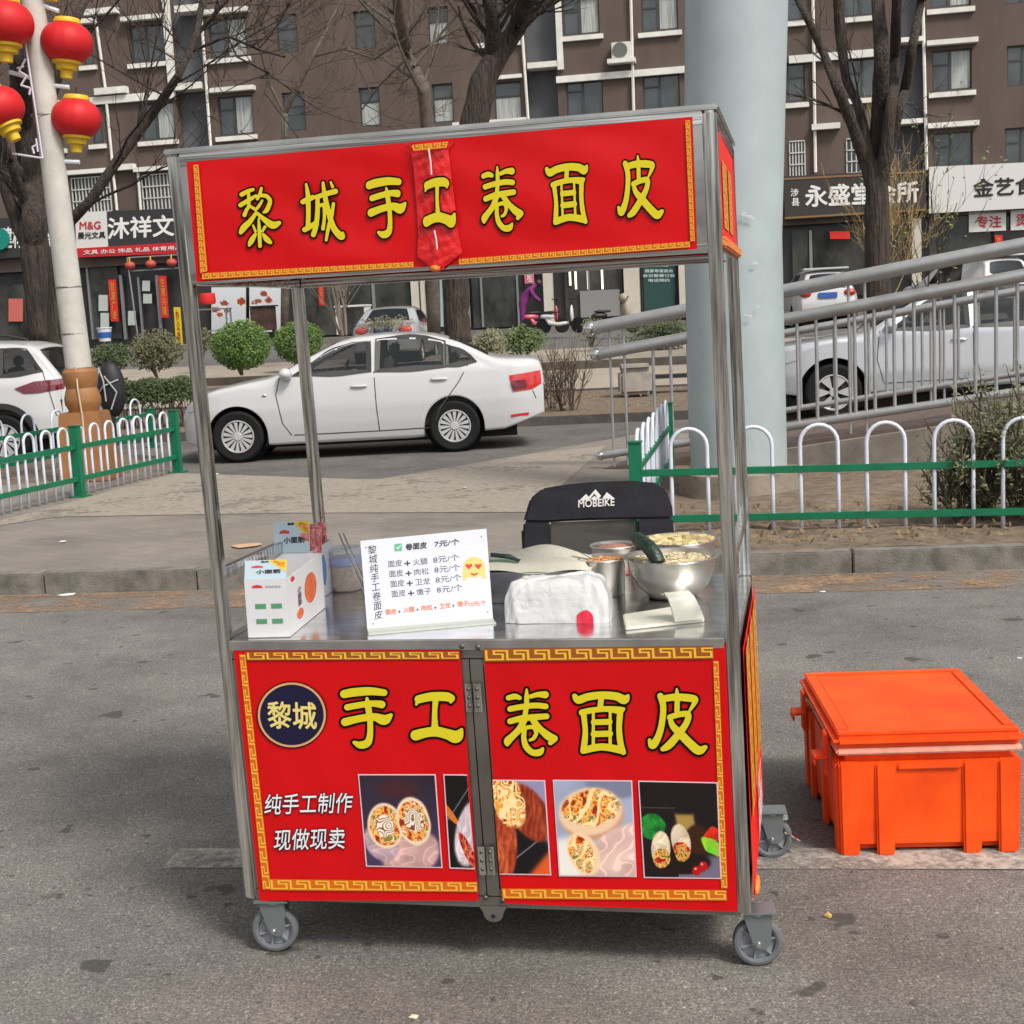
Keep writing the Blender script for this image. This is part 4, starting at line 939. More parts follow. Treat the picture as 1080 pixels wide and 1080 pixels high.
    for s in (-1,1):
        for wpoly in wins:
            if lod:
                def dens(poly):
                    d=[];k=len(poly)
                    for i in range(k):
                        a=Vector(poly[i]);b_=Vector(poly[(i+1)%k])
                        d+=[a.lerp(b_,j/8) for j in range(8)]
                    return d
                gi=dens(wpoly); c0=sum(gi,Vector((0,0)))/len(gi); inn=[p-(p-c0).normalized()*.022 for p in gi]; out=[p+(p-c0).normalized()*.045 for p in gi]; q=MB(); k=len(gi)
                q.add([sp(p.x,p.y,s,.013) for p in out]+[sp(p.x,p.y,s,.004) for p in inn]+[sp(p.x,p.y,s,-.02) for p in inn],[(i,(i+1)%k,k+(i+1)%k,k+i) for i in range(k)]+[(k+i,k+(i+1)%k,2*k+(i+1)%k,2*k+i) for i in range(k)])
                fo=q.build('window_surround',M_trimb,t_); patch('window_glass',M_cglasst,wpoly,s,.003,fo)
            else: fo=patch('window_surround',M_trimb,grow(wpoly,.035),s,.007); patch('window_glass',M_cglass,wpoly,s,.012,fo)
        for pl in pillars: patch('window_pillar',M_trimb,pl,s,.014)
        if s==1 and lod==0: continue
        for sm in seams:
            q=MB()
            for a,b_ in zip(sm,sm[1:]):
                a=Vector(a);b_=Vector(b_);k=max(1,int((b_-a).length/.1))
                for j in range(k):
                    p=a.lerp(b_,j/k);p2=a.lerp(b_,(j+1)/k); dn=Vector((-(p2-p).y,(p2-p).x)).normalized()*.006
                    q.quad(sp(p.x-dn.x,p.y-dn.y,s,.003),sp(p.x+dn.x,p.y+dn.y,s,.003),sp(p2.x+dn.x,p2.y+dn.y,s,.003),sp(p2.x-dn.x,p2.y-dn.y,s,.003))
            q.build('door_seam',M_seam,t_)
        for hx,hz in handles:
            q=MB(); c=sp(hx,hz,s,.02); q.ell(c,.11,.018,.02,12,8); q.build('door_handle',paint if not wide else M_chrome,t_,smooth=True)
        if mirror:
            c=sp(mirror[0],mirror[1],s,.10); q=MB(); q.ell(c,.085,.11,.075,14,10); q.build('mirror',paint,t_,smooth=True)
            q=MB(); q.bar(sp(mirror[0]+.02,mirror[1]-.03,s,.0),sp(mirror[0]+.02,mirror[1]-.03,s,.06),.05,.04); q.build('mirror_arm',M_trimb,t_)
    for nm_,rgx,m in (('windscreen',ws,M_cglass),('rear_window',rg_,M_cglass)):
        if not rgx: continue
        q=MB(); x0,x1=rgx
        def gf(u,v,o=.006):
            x=x0+(x1-x0)*u; zt=tp(x); sl=(tp(x+.02)-tp(x-.02))/.04; nn=Vector((-sl,0,1)).normalized(); Y0=(ys(x,zt-.13)-(.095 if lod else .15))
            a=(v*2-1); return Vector((x,a*Y0,zt-.025*a*a*1.0-.012*a**8))+nn*o
        q.grid(14,10,gf); q.build(nm_,M_cglasst if lod else m,t_,smooth=True)
        
    if lod:
        sx0=ws[1]-.02; sh=belt
        q=MB(); q.box(ws[0]+.05,(rg_[0] if rg_ else L-1)+.3,-W/2+.13,W/2-.13,.33,sh-.22); q.build('cabin_floor',M_trimb,t_)
        q=MB(); q.box(ws[0]+.0,ws[0]+.42,-W/2+.16,W/2-.16,sh-.2,sh-.03); q.build('dashboard',M_trimb,t_,bevel=.03)
        for k_,xx in enumerate((sx0+.55,sx0+1.35)):
            for yy in (-.36,.36):
                q=MB(); q.bar((xx,yy,sh-.25),(xx+.14,yy,sh+.20),.46,.11,(1,0,0)); q.bar((xx+.15,yy,sh+.21),(xx+.17,yy,sh+.36),.24,.08,(1,0,0)); q.build('seat',M_seat,t_,bevel=.03)
        q=MB(); q.lathe([(.17,-.012),(.185,0),(.17,.012),(.158,0),(.17,-.012)],(sx0+.08,-.36,sh+.02),24,Matrix.Rotation(R(-65),4,'Y'),False); q.build('steering_wheel',M_trimb,t_,smooth=True)
    wp=None
    for i,wx in enumerate(wheels):
        for s in (-1,1):
            if wp is None:
                wp=bpy.data.objects.new('wheel',None); 
                q=MB(); M=Matrix.Rotation(R(90),4,'X')
                q.lathe([(wr*.62,-.09),(wr*.9,-.105),(wr*.985,-.085),(wr,-.06),(wr,.06),(wr*.985,.085),(wr*.9,.105),(wr*.64,.095),(wr*.62,.06)],(0,0,0),40,M); 
                tyre=q.build('wheel',M_tyre,t_,smooth='auto')
                bpy.data.objects.remove(wp); wp=tyre
                q=MB(); q.lathe([(0,.02),(wr*.60,.03),(wr*.64,.09),(wr*.60,.095),(wr*.57,.07),(wr*.2,.055),(0,.055)],(0,0,0),32,M); disc=q.build('rim',M_trimb if lod else M_hub,tyre,smooth='auto')
                q=MB()
                for j in range(spokes):
                    a=2*math.pi*j/spokes; d_=Vector((math.cos(a),0,math.sin(a))); e=Vector((-math.sin(a),0,math.cos(a)))
                    w0=wr*.022;w1=wr*(.62*math.pi/spokes*.56); p0=d_*wr*.12;p1=d_*wr*.57; y=-.088
                    q.add([p0-e*w0+Vector((0,y,0)),p0+e*w0+Vector((0,y,0)),p1+e*w1+Vector((0,y,0)),p1-e*w1+Vector((0,y,0)),p1+e*w1+Vector((0,-.06,0)),p1-e*w1+Vector((0,-.06,0)),p0-e*w0+Vector((0,-.06,0)),p0+e*w0+Vector((0,-.06,0))],[(0,3,2,1),(0,6,5,3),(1,2,4,7)])
                q.lathe([(wr*.57,.078),(wr*.60,.098),(wr*.635,.097),(wr*.64,.085)],(0,0,0),32,M,False); q.lathe([(wr*.16,.08),(wr*.14,.1),(0,.1)],(0,0,0),16,M)
                q.build('hubcap',M_hub,tyre)
                tyre.location=(wx,s*(W/2-.115),wr)
            else:
                c=copy_tree(wp,t_); c.location=(wx,s*(W/2-.115),wr); c.rotation_euler=(0,rnd.uniform(0,1),0 if s==-1 else math.pi)
    if tails:
        for s in (-1,1): patch('tail_lamp',tails[1] if len(tails)>1 else M_taill,tails[0],s,.012)
    if headl:
        for s in (-1,1): patch('headlight',M_hl,headl,s,.010)
    return t_,sp,ys,tp
M_paintw=mat('paint_white',(.50,.505,.52),.28,coat=.7,spec=.5); M_paints=mat('paint_silver',(.50,.52,.56),.28,metal=.35,coat=.9)
# white sedan
fw=G(253,487.5,0); rw=G(481,476,0); fw=Vector((fw.x,fw.y,0)); rw=Vector((rw.x,rw.y,0)); ang=math.atan2(rw.y-fw.y,rw.x-fw.x)
print('sedan wheelbase',(rw-fw).length,'ang',ang,fw,rw)
ang-=.0; wbase=(rw-fw).length; Wd=1.70
d_=Vector((math.cos(ang),math.sin(ang),0)); n_=Vector((-math.sin(ang),math.cos(ang),0))
org=fw-d_*.86+n_*(Wd/2-.03); x2=.86+wbase; k=wbase/2.6
L_=x2+1.12
top=[(.17,.60),(.20,.70),(.26,.775),(.38,.84),(.6,.91),(.9,.965),(1.25,1.02),(1.38,1.06),(1.75,1.25),(2.12,1.42),(2.35,1.475),(2.7,1.495),(3.1,1.485),(3.35,1.45),(3.6,1.37),(3.85,1.25),(4.02,1.155),(4.2,1.13),(L_-.12,1.115),(L_-.03,1.08),(L_,.98)]
bot=[(0,.30),(.3,.22),(1.3,.19),(3.0,.19),(L_-.5,.25),(L_,.42)]
sed,sp_,ys_,tp_=car('parked_car','white four door sedan parked side on behind the cart',org,ang,L_,Wd,top,bot,(.86,x2),.315,
 [[(1.60,1.035),(2.50,1.045),(2.50,1.385),(2.28,1.365),(2.02,1.27),(1.78,1.14)],[(2.62,1.045),(3.42,1.06),(3.42,1.35),(3.2,1.405),(2.9,1.42),(2.64,1.41)],[(3.47,1.065),(3.80,1.10),(3.72,1.17),(3.47,1.30)]],
 (1.46,2.10),(3.50,3.98),M_paintw,'parked cars',belt=1.0,tumble=.30,tails=([(L_-.42,.90),(L_-.03,.94),(L_-.02,.78),(L_-.14,.72),(L_-.38,.70)],M_taill),
 seams=([(1.42,1.02),(1.36,.8),(1.42,.45),(1.52,.3)],[(2.57,1.03),(2.58,.6),(2.60,.30),(1.55,.3)],[(3.72,1.05),(3.60,.85),(3.36,.55),(3.26,.31),(2.60,.30)],[(L_-.14,.70),(L_-.10,.60)]),
 handles=((2.38,.86),(3.36,.90)),mirror=(1.50,1.05),xst=.17,headl=[(.20,.64),(.25,.72),(.56,.83),(.52,.74),(.30,.64)],spokes=15)
q=MB(); M_=None
q.box(L_-.035,L_+.012,-.22,.22,.80,.92); q.build('number_plate',M_plate,sed)
q=MB(); q.quad(*[sp_(x,z,-1,.034) for x,z in ((L_-.40,.83),(L_-.22,.84),(L_-.20,.745),(L_-.37,.73))]); q.build('lamp_lens',M_dred,sed)
q=MB(); q.bar(sp_(L_-.42,.405,-1,.004),sp_(L_-.2,.42,-1,.004),.012,.03); q.build('reflector',M_taill,sed)
q=MB(); q.bar((.7,0,.36),(L_-.5,0,.36),.01,.01)
q=MB(); q.ell(sp_(1.22,.80,-1,.004),.03,.01,.018); q.build('side_indicator',M_chrome,sed)
# silver pickup beyond the ramp
fwp=G(880,444,0); a2=-.11; d_=Vector((math.cos(a2),math.sin(a2),0)); n_=Vector((-math.sin(a2),math.cos(a2),0)); Wp=1.82
org=Vector((fwp.x,fwp.y,0))-d_*.9+n_*(Wp/2)
top=[(0,.75),(.06,.95),(.25,1.05),(.8,1.12),(1.25,1.17),(1.38,1.20),(1.8,1.46),(2.2,1.68),(2.45,1.745),(2.9,1.78),(3.5,1.77),(3.8,1.72),(3.95,1.55),(4.05,1.2),(4.12,1.12),(5.2,1.12),(5.3,1.0)]
car('parked_pickup','silver double cab pickup seen through the ramp railings',org,a2,5.3,Wp,top,[(0,.42),(.4,.36),(1.5,.36),(5.3,.45)],(.9,4.05),.385,
 [[(1.68,1.20),(2.66,1.20),(2.66,1.66),(2.42,1.62),(2.15,1.50),(1.85,1.31)],[(2.82,1.20),(3.74,1.22),(3.70,1.60),(3.5,1.67),(2.84,1.68)]],(1.46,2.2),(3.83,4.02),M_paints,'parked cars',belt=1.16,tumble=.24,
 seams=([(1.52,1.18),(1.48,.8),(1.56,.5)],[(2.74,1.19),(2.74,.5),(1.56,.48)],[(3.80,1.2),(3.74,.9),(3.5,.5),(2.74,.48)]),handles=((2.55,1.02),(3.62,1.04)),mirror=(1.66,1.24),spokes=6,headl=[(.06,.86),(.2,.95),(.5,1.0),(.45,.85),(.2,.78)],wide=1,archgap=.08)
# white SUV at the left edge
rwp=G(6,492,0); a3=-.02; d_=Vector((math.cos(a3),math.sin(a3),0)); n_=Vector((-math.sin(a3),math.cos(a3),0)); Ws=1.80
org=Vector((rwp.x,rwp.y,0))-d_*3.5+n_*(Ws/2); Ls=4.36
top=[(0,.75),(.2,.95),(1.1,1.08),(1.9,1.5),(2.3,1.6),(3.2,1.63),(3.75,1.60),(3.95,1.54),(4.15,1.30),(4.27,1.14),(4.33,1.0),(Ls,.8)]
suv,sps,_,_=car('parked_suv','white SUV with raked dark red tail lamp cut by the left edge',org,a3,Ls,Ws,top,[(0,.4),(3,.27),(Ls,.42)],(.9,3.5),.335,
 [[(2.0,1.08),(2.8,1.1),(2.8,1.5),(2.3,1.48)],[(2.9,1.1),(3.45,1.13),(3.40,1.48),(2.9,1.5)],[(3.52,1.18),(4.02,1.22),(3.80,1.47),(3.50,1.50)]],(1.2,1.85),(3.97,4.26),M_paintw,'parked cars',belt=1.05,tumble=.28,
 tails=([(3.70,1.00),(3.95,1.08),(4.30,1.10),(4.31,.97),(4.0,.93),(3.82,.93)],M_dred),seams=([(2.85,1.1),(2.85,.5)],[(3.15,.55),(3.42,.95),(3.47,1.13)],[(4.05,1.2),(4.12,1.0),(4.20,.62)]),spokes=10,archgap=.08)
q=MB()
for wx in (3.5,): 
    n2=24;vs=[]
    for r_ in (.335+.075,.335+.15):
        vs+=[sps(wx+math.cos(math.pi*j/n2)*r_,.335+math.sin(math.pi*j/n2)*r_,-1,.008) for j in range(n2+1)]
    q.add(vs,[(j,j+1,n2+2+j,n2+1+j) for j in range(n2)])
q.build('arch_cladding',M_trimb,suv)
q=MB(); q.tube([(2.2,-.62,1.63),(2.5,-.62,1.69),(3.6,-.62,1.68),(3.85,-.62,1.62)],.016,6); q.build('roof_rail',M_trimb,suv)
q=MB(); q.quad(sps(3.9,.60,-1,.006),sps(4.28,.62,-1,.006),sps(4.28,.42,-1,.006),sps(3.9,.30,-1,.006)); q.build('bumper_cladding',M_trimb,suv)
# distant cars seen from the rear
def rear_car(nm,label,px,py,Y,W_,H_,paint,lampm,gz,suv_=False,turn=0):
    p=AY(px,py,Y); L2=4.2; a=-math.pi/2+turn
    org=Vector((p.x,p.y,gz))-Vector((math.cos(a),math.sin(a),0))*L2
    if suv_: top=[(0,.7),(.2,.95),(1.1,1.05),(1.9,H_-.08),(2.6,H_),(3.7,H_-.04),(3.95,H_-.12),(4.12,1.1),(L2,.75)]; rgx=(3.95,4.11)
    else: top=[(0,.7),(.2,.85),(1.1,.98),(1.9,H_-.05),(2.5,H_),(3.0,H_-.05),(3.55,1.05),(3.75,1.0),(4.1,.98),(L2,.8)]; rgx=(3.03,3.52)
    c,sp2,y2,t2=car(nm,label,org,a,L2,W_,top,[(0,.4),(1,.25),(3.4,.28),(L2,.38)],(.85,3.4),.32,[[(1.7,1.0),(3.2,1.02),(2.9,H_-.14),(2.0,H_-.12)]],(1.2,1.8),rgx,paint,'parked cars',belt=.95,lod=0,tumble=.3)
    for s in (-1,1):
        q=MB(); q.ell((L2-.06,s*(W_/2-.30),.85 if not suv_ else .98),.10,.17,.10,12,8); q.build('tail_lamp',lampm,c,smooth=True)
    q=MB(); q.box(L2-.02,L2+.02,-.22,.22,.76,.88) if not suv_ else q.box(L2-.06,L2+.03,-.25,.25,.86,1.0); q.build('number_plate',M_plate,c)
    if suv_:
        q=MB(); q.box(L2-.3,L2+.015,-W_/2+.12,W_/2-.12,.35,.56); q.build('rear_bumper',M_trimb,c,bevel=.03)
        q=MB(); q.box(3.55,3.98,-W_/2+.28,W_/2-.28,H_-.03,H_+.02); q.build('roof_spoiler',paint,c,bevel=.01)
    return c
rear_car('parked_car','small silver hatchback seen from behind beyond the sedan roof',404,350,33,1.62,1.42,M_paints,mat('lamp_pinkred',(.55,.08,.08),.2,coat=.5),.60,turn=-.08)
rear_car('parked_suv','white SUV seen from behind beyond the ramp railing',874,350,39,1.80,1.66,M_paintw,M_taill,.86,True,turn=-.06)
rear_car('parked_car','white car roof just showing above the ramp railing at the right edge',1066,330,36,1.75,1.62,M_paintw,M_taill,.95,True,turn=.25)
# ================================================================ PERSON AND SCOOTERS
def skin_body(name,edges,verts,radii,m,parent,sub=2,rootv=0):
    me=bpy.data.meshes.new(name); me.from_pydata(verts,edges,[]); o=bpy.data.objects.new(name,me); col.objects.link(o)
    md=o.modifiers.new('s','SKIN'); 
    for i,r_ in enumerate(radii): me.skin_vertices[0].data[i].radius=(r_,r_); 
    me.skin_vertices[0].data[rootv].use_root=True
    sb=o.modifiers.new('u','SUBSURF'); sb.levels=sub; sb.render_levels=sub
    bpy.context.view_layer.update()
    nm=bpy.data.meshes.new_from_object(o.evaluated_get(bpy.context.evaluated_depsgraph_get())); o.modifiers.clear(); o.data=nm; nm.materials.clear(); nm.materials.append(m)
    nm.polygons.foreach_set('use_smooth',[True]*len(nm.polygons)); o.parent=parent; return o
pp=AY(553,352,43.0); per=thing('person','person in a purple coat bending over a pink scooter by the shops','person',pp,0)
V=[(0,0,.92),(.06,0,1.1),(.22,0,1.32),(.36,0,1.42),(.48,0,1.46),(-.02,-.1,.85),(-.04,-.11,.48),(-.06,-.1,.06),(.06,-.1,.03),(-.02,.1,.85),(.02,.12,.48),(.02,.1,.06),(.14,.1,.03),(.24,-.18,1.30),(.36,-.22,1.06),(.52,-.16,.94),(.24,.18,1.30),(.4,.22,1.08),(.54,.14,.96)]
Eg=[(0,1),(1,2),(2,3),(3,4),(0,5),(5,6),(6,7),(7,8),(0,9),(9,10),(10,11),(11,12),(2,13),(13,14),(14,15),(2,16),(16,17),(17,18)]
skin_body('body',Eg,V,[.17,.17,.17,.07,.1,.11,.08,.05,.05,.11,.08,.05,.05,.08,.06,.04,.08,.06,.04],mat('coat_purple',(.13,.012,.11),.8,var=.25,vs=10),per)
q=MB(); q.ell((.50,0,1.49),.11,.10,.12,14,10); q.build('hair',M_blk,per,smooth=True)
def scooter(label,px,py,Y,m,seed,rz,cover=None):
    p=AY(px,py,Y); t_=thing('scooter',label,'scooter',p,rz,'scooters by the shops')
    for x in (-.55,.55):
        q=MB(); q.lathe([(.14,-.05),(.22,-.05),(.24,0),(.22,.05),(.14,.05)],(x,0,.24),20,Matrix.Rotation(R(90),4,'X')); w_=q.build('wheel',M_tyre,t_,smooth='auto'); q=MB(); q.lathe([(0,-.03),(.14,-.03),(.14,.03),(0,.03)],(x,0,.24),16,Matrix.Rotation(R(90),4,'X')); q.build('rim',M_hub,w_)
    q=MB(); q.tube([(.25,0,.32),(-.1,0,.28),(-.35,0,.32),(-.45,0,.5)],[.05,.06,.08,.07],10); q.ell((.37,0,.58),.05,.14,.26,12,8); q.ell((-.42,0,.52),.24,.10,.09,12,8); q.build('body',m,t_,smooth=True)
    q=MB(); q.ell((-.32,0,.64),.26,.10,.045,12,8); q.build('seat',M_blk,t_,smooth=True)
    q=MB(); q.tube([(.5,0,.3),(.38,0,.95)],.03,6); q.tube([(.36,-.28,1.02),(.4,0,.98),(.36,.28,1.02)],.018,6); q.build('handlebar',M_blk,t_)
    if cover:
        q=MB(); q.ell((.36,0,.62),.13,.26,.34,14,10); q.ell((.30,0,.98),.12,.20,.14,12,8); q.build('wind_cover',cover,t_,smooth=True)
scooter('pink scooter with white mirrors in front of the bending person',575,352,42.5,mat('scooter_pink',(.5,.1,.14),.35),1,.3)
scooter('black and white scooter right of the pink scooter',592,352,42,mat('scooter_white',(.55,.55,.55),.35),2,-.4)
scooter('black scooter with a beige wind cover left of the blue column',648,352,40,M_blk,3,.2,mat('cover_beige',(.34,.29,.23),.9))
scooter('scooter with a grey cover parked beside the left tree trunk',53,362,44,M_blk,4,.1,mat('cover_grey',(.12,.12,.13),.6))
# small clutter by the shops
q=MB(); p=AY(111,372,47); t_=thing('paint_bucket','white and blue bucket on the stationery shop steps','bucket',AY(111,360,50)); q.lathe([(.2,0),(.25,.45),(.27,.45),(.27,.49)],(0,0,0),20); q.build('bucket',mat('bucket_white',(.6,.62,.66),.4),t_,smooth='auto'); q=MB(); q.lathe([(.225,.12),(.246,.32)],(0,0,0),20); q.build('blue_label',M_plate,t_)
t_=thing('kitchen_stand','steel stand with a red pot in front of the food posters','stand',AY(226,360,50),BETA)
for x in (-.6,.6):
    for y in (-.2,.2): q=MB(); q.box(x-.025,x+.025,y-.025,y+.025,0,1.1); q.build('leg',M_steelf,t_)
for z in (.35,1.1): q=MB(); q.box(-.65,.65,-.25,.25,z,z+.04); q.build('shelf',M_steelf,t_)
t_=thing('red_pot','red pot on the steel stand in front of the food posters','pot',AY(219,321,50)-Vector((0,0,0))); q=MB(); q.lathe([(.26,0),(.3,.1),(.28,.38),(0,.40)],(0,0,0),20); q.build('pot',M_cpl,t_,smooth='auto')
t_=thing('brown_cabinet','dark brown open cabinet below the right food poster','cabinet',AY(279,352,51),BETA); q=MB(); q.box(-.42,.42,-.2,.2,.12,.95); q.build('cabinet',mat('cab_brown',(.06,.03,.02),.6,var=.5,vs=3),t_,bevel=.02)
q=MB(); q.box(-.5,.5,-.25,.25,.95,1.0); q.build('top',M_blk,t_)
for x in (-.38,.38): q=MB(); q.box(x-.03,x+.03,-.15,.15,0,.12); q.build('leg',M_blk,t_)
t_=thing('white_table','white table beside the small distant silver car','table',AY(374,352,48),BETA); q=MB(); q.box(-.55,.55,-.35,.35,.9,.96); q.build('tabletop',M_sw,t_)
for x in (-.5,.5): q=MB(); q.box(x-.03,x+.03,-.3,.3,0,.9); q.build('leg',M_sw,t_)
# steel awning frame with small lanterns at the stationery shop
t_=thing('awning_frame','thin steel awning frame before the stationery shop door','awning frame',fp(F(137,358)[0],1.2,1.3),BETA)
q=MB(); 
def A2(px,py): return SF(px,py,1.4)
for a,b_ in (((134,272),(146,360)),((134,272),(200,268)),((138,286),(200,282))): q.tube([A2(*a),A2(*b_)],.03,6)
q.build('frame',M_steelf,t_,world=True)
for i,(x,y,lab) in enumerate(((137,280,'small faded red lantern at the left end of the awning frame'),(159,278.5,'small red lantern in the middle of the awning frame'),(181,277,'small red lantern half hidden by the front left cart post'))):
    c=SF(x,y,1.45); t_=thing('small_lantern',lab,'lantern',c,0,'small red lanterns'); q=MB(); q.ell((0,0,0),.2,.2,.15,16,8); q.build('globe',mat('lantern_dull',(.42,.06,.05),.6),t_,smooth=True)
    q=MB(); q.tube([(0,0,.14),(0,0,.3)],.03,6); q.build('hook',M_yel,t_)
for i,(x0,y0,x1,y1,lab) in enumerate(((104,311,114,328,'pale paper notice pinned left of the red couplet'),(150,296,158,307,'small white notice high on the dark shop door'),(135,328,143,343,'white notice low on the left dark door leaf'),(151,310,160,320,'pale notice in the middle of the right dark door leaf'),(106,330,115,346,'greenish board leaning low beside the red couplet'),(9,315,24,339,'red and white poster in the window left of the thick trunk'))):
    a=[SF(x,y,-.1) for x,y in rect(x0,y0,x1,y1)]; tt=thing('paper_notice',lab,'notice',a[3],BETA); q=MB(); q.slab(*a,-fn*.015); q.build('paper',mat('notice_pale',(.42,.47,.44),.7) if i<5 else mat('poster_red',(.5,.12,.1),.6),tt,world=True)
# ================================================================ FOOD CART
CX,CY,CYAW,CW,CD,ZB,ZC,ZT,SH,SHY,TI=-.7367,3.4768,-.2096,1.2922,.7863,.1467,.8366,2.0204,-.0136,-.0316,.005
cart=thing('food_cart','stainless steel food cart with red banners of yellow brush characters','food cart',(CX,CY,0),CYAW)
CM=ROOTM[cart.name]; CI=CM.inverted(); CE=CI@E0; CI3=CI.to_3x3()
def lean(v): x,y,z=v; return Vector((x+SH*z,y+SHY*z,z+TI*x))
def cb_(mb,*a,**k): mb.v=[tuple(lean(v)) for v in mb.v]; return mb.build(*a,**k)
def SC_(px,py,off=0):
    d=CI3@ray(px,py); t=(-off-(CE.y-SHY*CE.z))/(d.y-SHY*d.z); return CE+d*t
M_st=steel('steel_tube',(.70,.675,.64),.10,(24,24,.25),1.0,.12); M_sth=steel('steel_tube_flat',(.74,.72,.68),.10,(.3,22,22),.9,.12); M_stc=steel('steel_counter',(.68,.68,.67),.14,(2,6,2),.3,.03)  # tube steels: bright and dark reflection streaks painted into the base colour
M_std=steel('steel_door_frame',(.30,.28,.255),.38,(1,1,1),.15)
M_red=mat('banner_red',(.58,.002,.005),.30,spec=.32,var=.08,vs=2.2,bump=.35,bs=4.5); M_red2=mat('banner_red_bright',(.78,.015,.008),.5,spec=.2,bump=.2,bs=9)
M_yg=mat('glyph_yellow',(.66,.56,.02),.45,spec=.25); M_gb=mat('glyph_black',(.006,.003,.002),.6,spec=.08)
M_kbase=mat('key_brown',(.30,.085,.01),.4); M_kline=mat('key_gold',(.80,.44,.05),.45,spec=.25); M_kbase2=mat('key_orange',(.62,.13,.01),.45,spec=.25); M_pink=mat('photo_edge',(.72,.55,.60),.4)
T=.032
for (x,y) in ((0,0),(CW-T,0),(0,CD-T),(CW-T,CD-T)):
    q=MB(); q.box(x,x+T,y,y+T,ZB,ZT); cb_(q,'post',M_st,cart,bevel=.006,smooth='auto')
q=MB()
for z0,z1 in ((ZT-.03,ZT),(1.715,1.738)):
    q.box(T,CW-T,.001,T-.001,z0,z1); q.box(T,CW-T,CD-T+.001,CD-.001,z0,z1); q.box(.001,T-.001,T,CD-T,z0,z1); q.box(CW-T+.001,CW-.001,T,CD-T,z0,z1)
cb_(q,'top_frame',M_sth,cart,bevel=.002)
q=MB(); q.box(-.004,CW+.004,-.004,CD+.004,ZT+.0005,ZT+.012); cb_(q,'roof_sheet',M_stc,cart,bevel=.003)
for x in (.006,CW-T+.006): q=MB(); q.box(x,x+.02,T,CD-T,.985,1.015); cb_(q,'side_rail',M_st,cart,bevel=.002)
q=MB(); q.box(T,CW-T,CD-.026,CD-.006,.985,1.015); 
q=MB(); q.box(T+.001,CW-T-.001,-.006,CD+.004,ZC-.028,ZC); q.box(.001,T,T+.001,CD-T-.001,ZC-.028,ZC); q.box(CW-T,CW-.001,T+.001,CD-T-.001,ZC-.028,ZC); cb_(q,'counter_top',M_stc,cart,bevel=.003)
q=MB(); q.box(T,CW-T,.004,.026,ZC-.05,ZC-.0285); cb_(q,'upper_front_rail',M_std,cart,bevel=.002)
q=MB(); q.box(T-.001,CW-T+.001,.002,.026,ZB,ZB+.028); q.box(.004,T-.004,T-.001,CD-T+.001,ZB,ZB+.028); q.box(CW-T+.004,CW-.004,T-.001,CD-T+.001,ZB,ZB+.028); q.box(T-.001,CW-T+.001,CD-.026,CD-.004,ZB,ZB+.028)
cb_(q,'lower_frame',M_std,cart)
for x0,x1 in ((T+.0005,T+.05),(CW-T-.05,CW-T-.0005)): q=MB(); q.box(x0,x1,.0015,.006,1.7385,ZT-.0305); cb_(q,'corner_flange',M_stc,cart)
q=MB(); q.box(T,CW-T,.03,CD-.03,ZB+.004,ZB+.012); q.box(T,CW-T,CD-.02,CD-.014,ZB+.03,ZC-.03); q.box(.010,.016,T,CD-T,ZB+.03,ZC-.03); q.box(CW-.016,CW-.010,T,CD-T,ZB+.03,ZC-.03); cb_(q,'cabinet_sheet',M_std,cart)
# doors
xm=(SC_(495,700).x-SH*.78); 
doors=[]
for i,(a,b_) in enumerate(((T+.003,xm-.0015),(xm+.0015,CW-T-.003))):
    q=MB(); z0,z1=ZB+.031,ZC-.052; w_=.031
    q.box(a,b_,.010,.018,z0,z1); q.box(a,a+(w_ if i else .012),.001,.0095,z0,z1); q.box(b_-(.012 if i else w_),b_,.001,.0095,z0,z1)
    q.box(a+.032,b_-.032,.001,.0095,z1-.018,z1); q.box(a+.032,b_-.032,.001,.0095,z0,z0+.018)
    doors.append(cb_(q,'door',M_std,cart))
def flatq(S,q,m,name,par,off,nx=1,ny=1,wob=0):
    mb=MB(); rs=rnd.random()*9
    mb.grid(nx,ny,lambda u,v:S(*bil(q,u,1-v),off+(wob*(math.sin(u*7+rs)*math.sin(v*5+rs*2)+.5*math.sin(u*23+v*11))*min(1,8*u,8*(1-u),8*v,8*(1-v)) if wob else 0)))
    return mb.build(name,m,par,smooth=nx>1)
def key(S,q,n,par,base,line,off,horizontal=True,name='key_border'):
    b_=flatq(S,q,base,name,par,off); mb=MB()
    R_=[(.05,.10,.17,.90),(.17,.78,.95,.90),(.83,.36,.95,.78),(.42,.36,.83,.48),(.42,.22,.54,.36),(.42,.10,1.05,.22)]
    for i in range(n):
        for x0,y0,x1,y1 in R_:
            u0,u1=(i+x0)/n,min(1,(i+x1)/n)
            if horizontal: pts=[bil(q,u0,y0),bil(q,u1,y0),bil(q,u1,y1),bil(q,u0,y1)]
            else: pts=[bil(q,y0,u0),bil(q,y1,u0),bil(q,y1,u1),bil(q,y0,u1)]
            mb.add([S(x,y,off+.0006) for x,y in pts],[(3,2,1,0)])
    mb.build('key_line',line,b_); return b_
